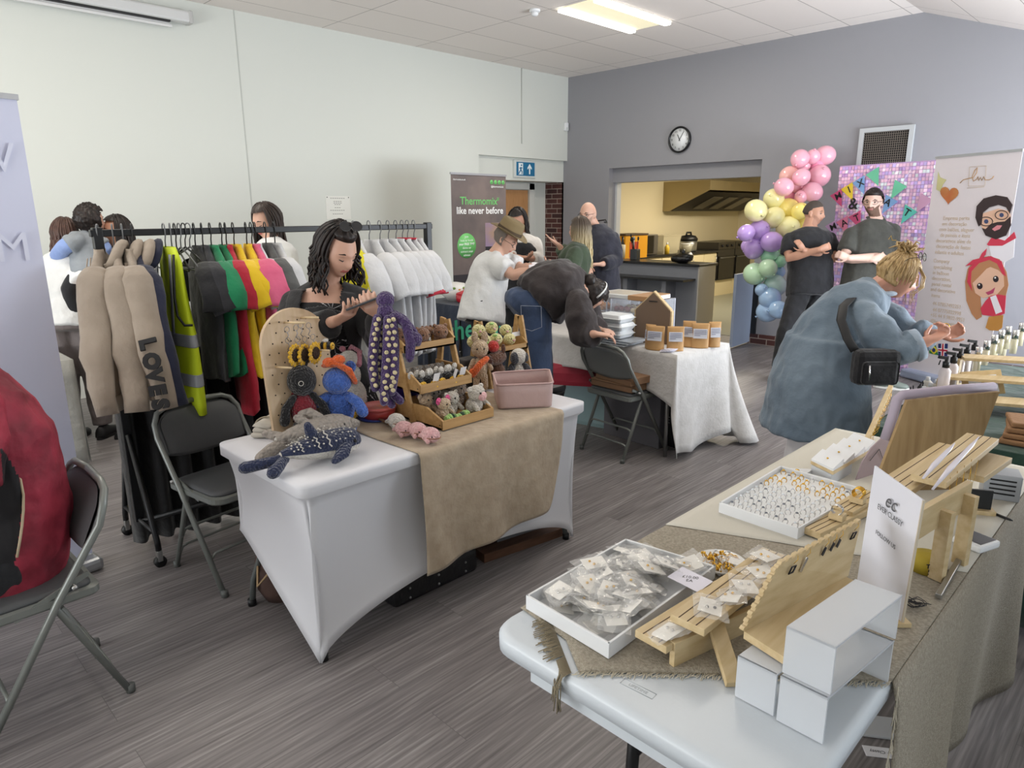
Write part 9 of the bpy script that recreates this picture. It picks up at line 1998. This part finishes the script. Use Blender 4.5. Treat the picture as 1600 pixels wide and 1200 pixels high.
for k in range(7): mb = MB();p = G(1424+k*3,622-k*2,0.75);mb.cyl(p,p+V((jit(.01),jit(.01),0.05+0.01*rn.random())),0.003,6);tag(mb.build('black_vial',BLACKP),'thin black vial standing left of the cream pump bottles','vial','thin black vials')
t = thing('booklet_holder','tilted kraft holder with printed cards in front of the bottles','card holder',G(1535,610,0.80));c = G(1535,598,0.84);f_ = frame(c,V((0.75,0.55,0.1)),V((-0.3,0.4,1)));mb = MB();mb.M = f_;mb.box((-0.09,-0.06,-0.004),(0.09,0.06,0.004),0.002);mb.build('back',wood('kraft_board','#cdb384','#bfa472',1,5),t);mb = MB();mb.M = f_
for sx in (-1,1): mb.box((sx*0.035-0.028,-0.05,0.005),(sx*0.035+0.028,0.035,0.008))
mb.build('cards',PAPER,t)
for k in range(4): mb = MB();c = V((-0.36,3.32+0.02*k,0.745+0.022*k));mb.M = Matrix.Translation(c) @ Matrix.Rotation(0.1*k,4,'Z');mb.box((-0.12,-0.09,0),(0.12,0.09,0.020),0.006);tag(mb.build('paper_bag',mat('bag_kraft','#8f6a48',0.8,bump=('noise',40,0.6))),['lowest','second','third','topmost'][k]+' brown paper bag in the stack at the right edge','bag','stacked brown paper bags')
# ================================================================== LEFT EDGE
LBN = mat('banner_lilac','#c9cde2',0.5);TBn,a,d,n = rollup('rollup_banner','pale lilac roll-up banner at the left edge beside the clothes rail',(-3.59,0.705,0),(-3.47,-0.125,0),2.12,LBN,mat('base_silver',''),0.07)
for s_,z in (('W',1.88),('COSM',1.52)): text(s_,0.17,frame(V((-3.575,0.665,z))+n*0.004,(V((-3.58,0.72,0))-V((-3.46,-0.11,0))) if n.x > 0 else d,(0,0,1)),mat('banner_pale_print','#d0d4e6',0.5),TBn,align='RIGHT')
t = thing('display_table','table with grey cloth at the far left behind the lilac banner','table',(-5.8,0.6,0));GRC = cloth('cloth_grey','#86857f','#93928c',6);mb = MB();mb.box((-6.5,-0.4,0.71),(-5.15,1.08,0.742),0.003);mb.build('tabletop',GRC,t);mb = MB();mb.grid(lambda u,v: V((-5.148+0.015*math.sin(u*40)*v,lerp(-0.4,1.08,u),0.742-0.71*v)),50,6);mb.grid(lambda u,v: V((lerp(-6.5,-5.148,u),1.082+0.015*math.sin(u*40)*v,0.742-0.71*v)),50,6);mb.build('cloth_skirt',GRC,t,thick=0.003)
t = thing('boxed_doll','cardboard box printed with a large-eyed doll face on the grey table','box',G(85,530,0.745));c = G(84,528,0.745);f_ = frame(c+Z*0.11,RT,Z);mb = MB();mb.M = f_;mb.box((-0.07,-0.11,-0.05),(0.07,0.11,0),0.003);mb.build('box',mat('box_dark_print','#3a3134',0.6),t)
for nm_,c_,r_,m_ in (('hair',(0,0.035,0.001),(0.062,0.055,0.003),mat('doll_hair','#8c4a3c',0.7)),('face',(0,0.015,0.003),(0.045,0.045,0.003),mat('doll_skin','#d9ad90',0.6)),('eye',(-0.018,0.015,0.006),(0.010,0.012,0.002),INK),('eye',(0.018,0.015,0.006),(0.010,0.012,0.002),INK),('mouth',(0,-0.012,0.006),(0.010,0.004,0.002),mat('doll_lip','#b84a52',0.5)),('body',(0,-0.07,0.002),(0.035,0.035,0.003),PAPER)): mb = MB();mb.M = f_;mb.sphere(c_,r_,14,8);mb.build('printed_'+nm_,m_,t)
p = G(8,545,0.745);t = thing('dried_grass_vase','dried beige grasses in a wooden box at the left edge','vase',p);mb = MB();mb.box(p+V((-0.10,-0.08,0)),p+V((0.10,0.08,0.16)),0.003);mb.build('label_box',mat('box_print','#b9a58c',0.7),t)
for k in range(26): mb = MB() if k == 0 else mb;a_ = k*0.7;mb.tube([p+V((0.03*math.cos(a_),0.03*math.sin(a_),0.16)),p+V((0.06*math.cos(a_),0.06*math.sin(a_),0.32)),p+V((0.10*math.cos(a_),0.08*math.sin(a_),0.42))],[0.003,0.012,0.003],6)
mb.build('dried_grass',mat('grass_beige','#a3886a',0.9),t)
# seated person in red
j = stand((-2.62,0.30,0),(0.03,-1,0),1.74,sw=0.2)
for k_,v in dict(hip=(-2.62,.33,.55),waist=(-2.62,.37,.72),chest=(-2.60,.36,.95),neck=(-2.60,.25,1.20),head=(-2.61,.20,1.34),sL=(-2.40,.30,1.13),sR=(-2.80,.30,1.13),eL=(-2.33,.22,.86),eR=(-2.88,.2,.86),wL=(-2.42,.0,.76),wR=(-2.78,.0,.76),hL=(-2.52,.30,.54),hR=(-2.72,.30,.54),kL=(-2.50,-.12,.53),kR=(-2.74,-.12,.53),aL=(-2.50,-.12,.09),aR=(-2.74,-.12,.09)).items(): j[k_] = V(v)+V((-0.13,-0.04,0))
MR,HM = person('person','seated person in patterned dark red shirt with black side panel at the left edge',j,SK2,sc_prof(BODY_M,1.1,1.15),hf=(0.05,-1,-0.1),vox=0.009)
RDS = mat('shirt_red','#6d1526',0.7,var=('#9c2a3f',9),bump=('noise',9,0.55,0.03));BKP = mat('shirt_black','#121014',0.7)
def mfr(c): return 1 if (c.x > -2.66 and abs(c.y-0.255-0.05*math.sin((c.z-0.6)*6)) < 0.034*min(1,(1.0-c.z)*6) and 0.55 < c.z < 1.0) else 0
garment(MR,'shirt',j,RDS,[(-0.6,0.19,0.15),(0,0.20,0.16),(0.5,0.20,0.155),(1,0.195,0.15),(2,0.20,0.145),(2.4,0.20,0.13),(2.7,0.17,0.11),(2.92,0.085,0.08)],0.014,sleeves=0.85,sl_r=1.45,amp=0.013,seed=77,vox=0.0055,nm=[RDS,BKP],mf=mfr)
garment(MR,'trousers',j,TRK,None,0.02,legs=1.95,leg_r=1.1,amp=0.006,vox=0.012);hair_cap(MR,HM,HB,lambda u: 0.3 if u[1] < 0.3 or u[2] > 0.5 else -0.1,0.014)
mb = MB();mb.tube([(-2.523,0.255+0.05*math.sin((z-0.6)*6)+0.036*min(1,(1.0-z)*6),z) for z in (0.99,0.95,0.9,0.85,0.8,0.75,0.7,0.65,0.6)],0.004,6);mb.build('piping',mat('piping_cream','#b9a98c',0.7),MR)
for q in 'RL': shoe(MR,j['a'+q],V((0,-1,0)),SHOE_B,SOLE_B)
# stallholders at the right edge
def vendor(label,x,y,h,m,seed,fx=(-1,0.1,0)):
 j = stand((x,y,0),fx,h,sw=0.19);r_,HM = person('person',label,j,SK1,BODY_M,vox=0.010,hf=V(fx)+V((0,0,-0.5)));garment(r_,'jumper',j,m,BODY_M[1:-1],0.03,sleeves=1.9,sl_r=1.2,amp=0.010,seed=seed,vox=0.012);garment(r_,'trousers',j,TRK,[(-0.4,0.15,0.12),(0,0.18,0.13)],0.014,legs=1.95,leg_r=1.15,vox=0.012)
 hair_cap(r_,HM,HB,lambda u: 0.3 if u[1] < 0.3 or u[2] > 0.5 else -0.1,0.014)
 for q in 'RL': shoe(r_,j['a'+q],V(fx),SHOE_B,SOLE_W)
vendor('stallholder in navy jumper and white-soled shoes standing right of the jewellery table',0.02,2.62,1.66,cloth('jumper_navy','#1b1c28','#232433',10),91)
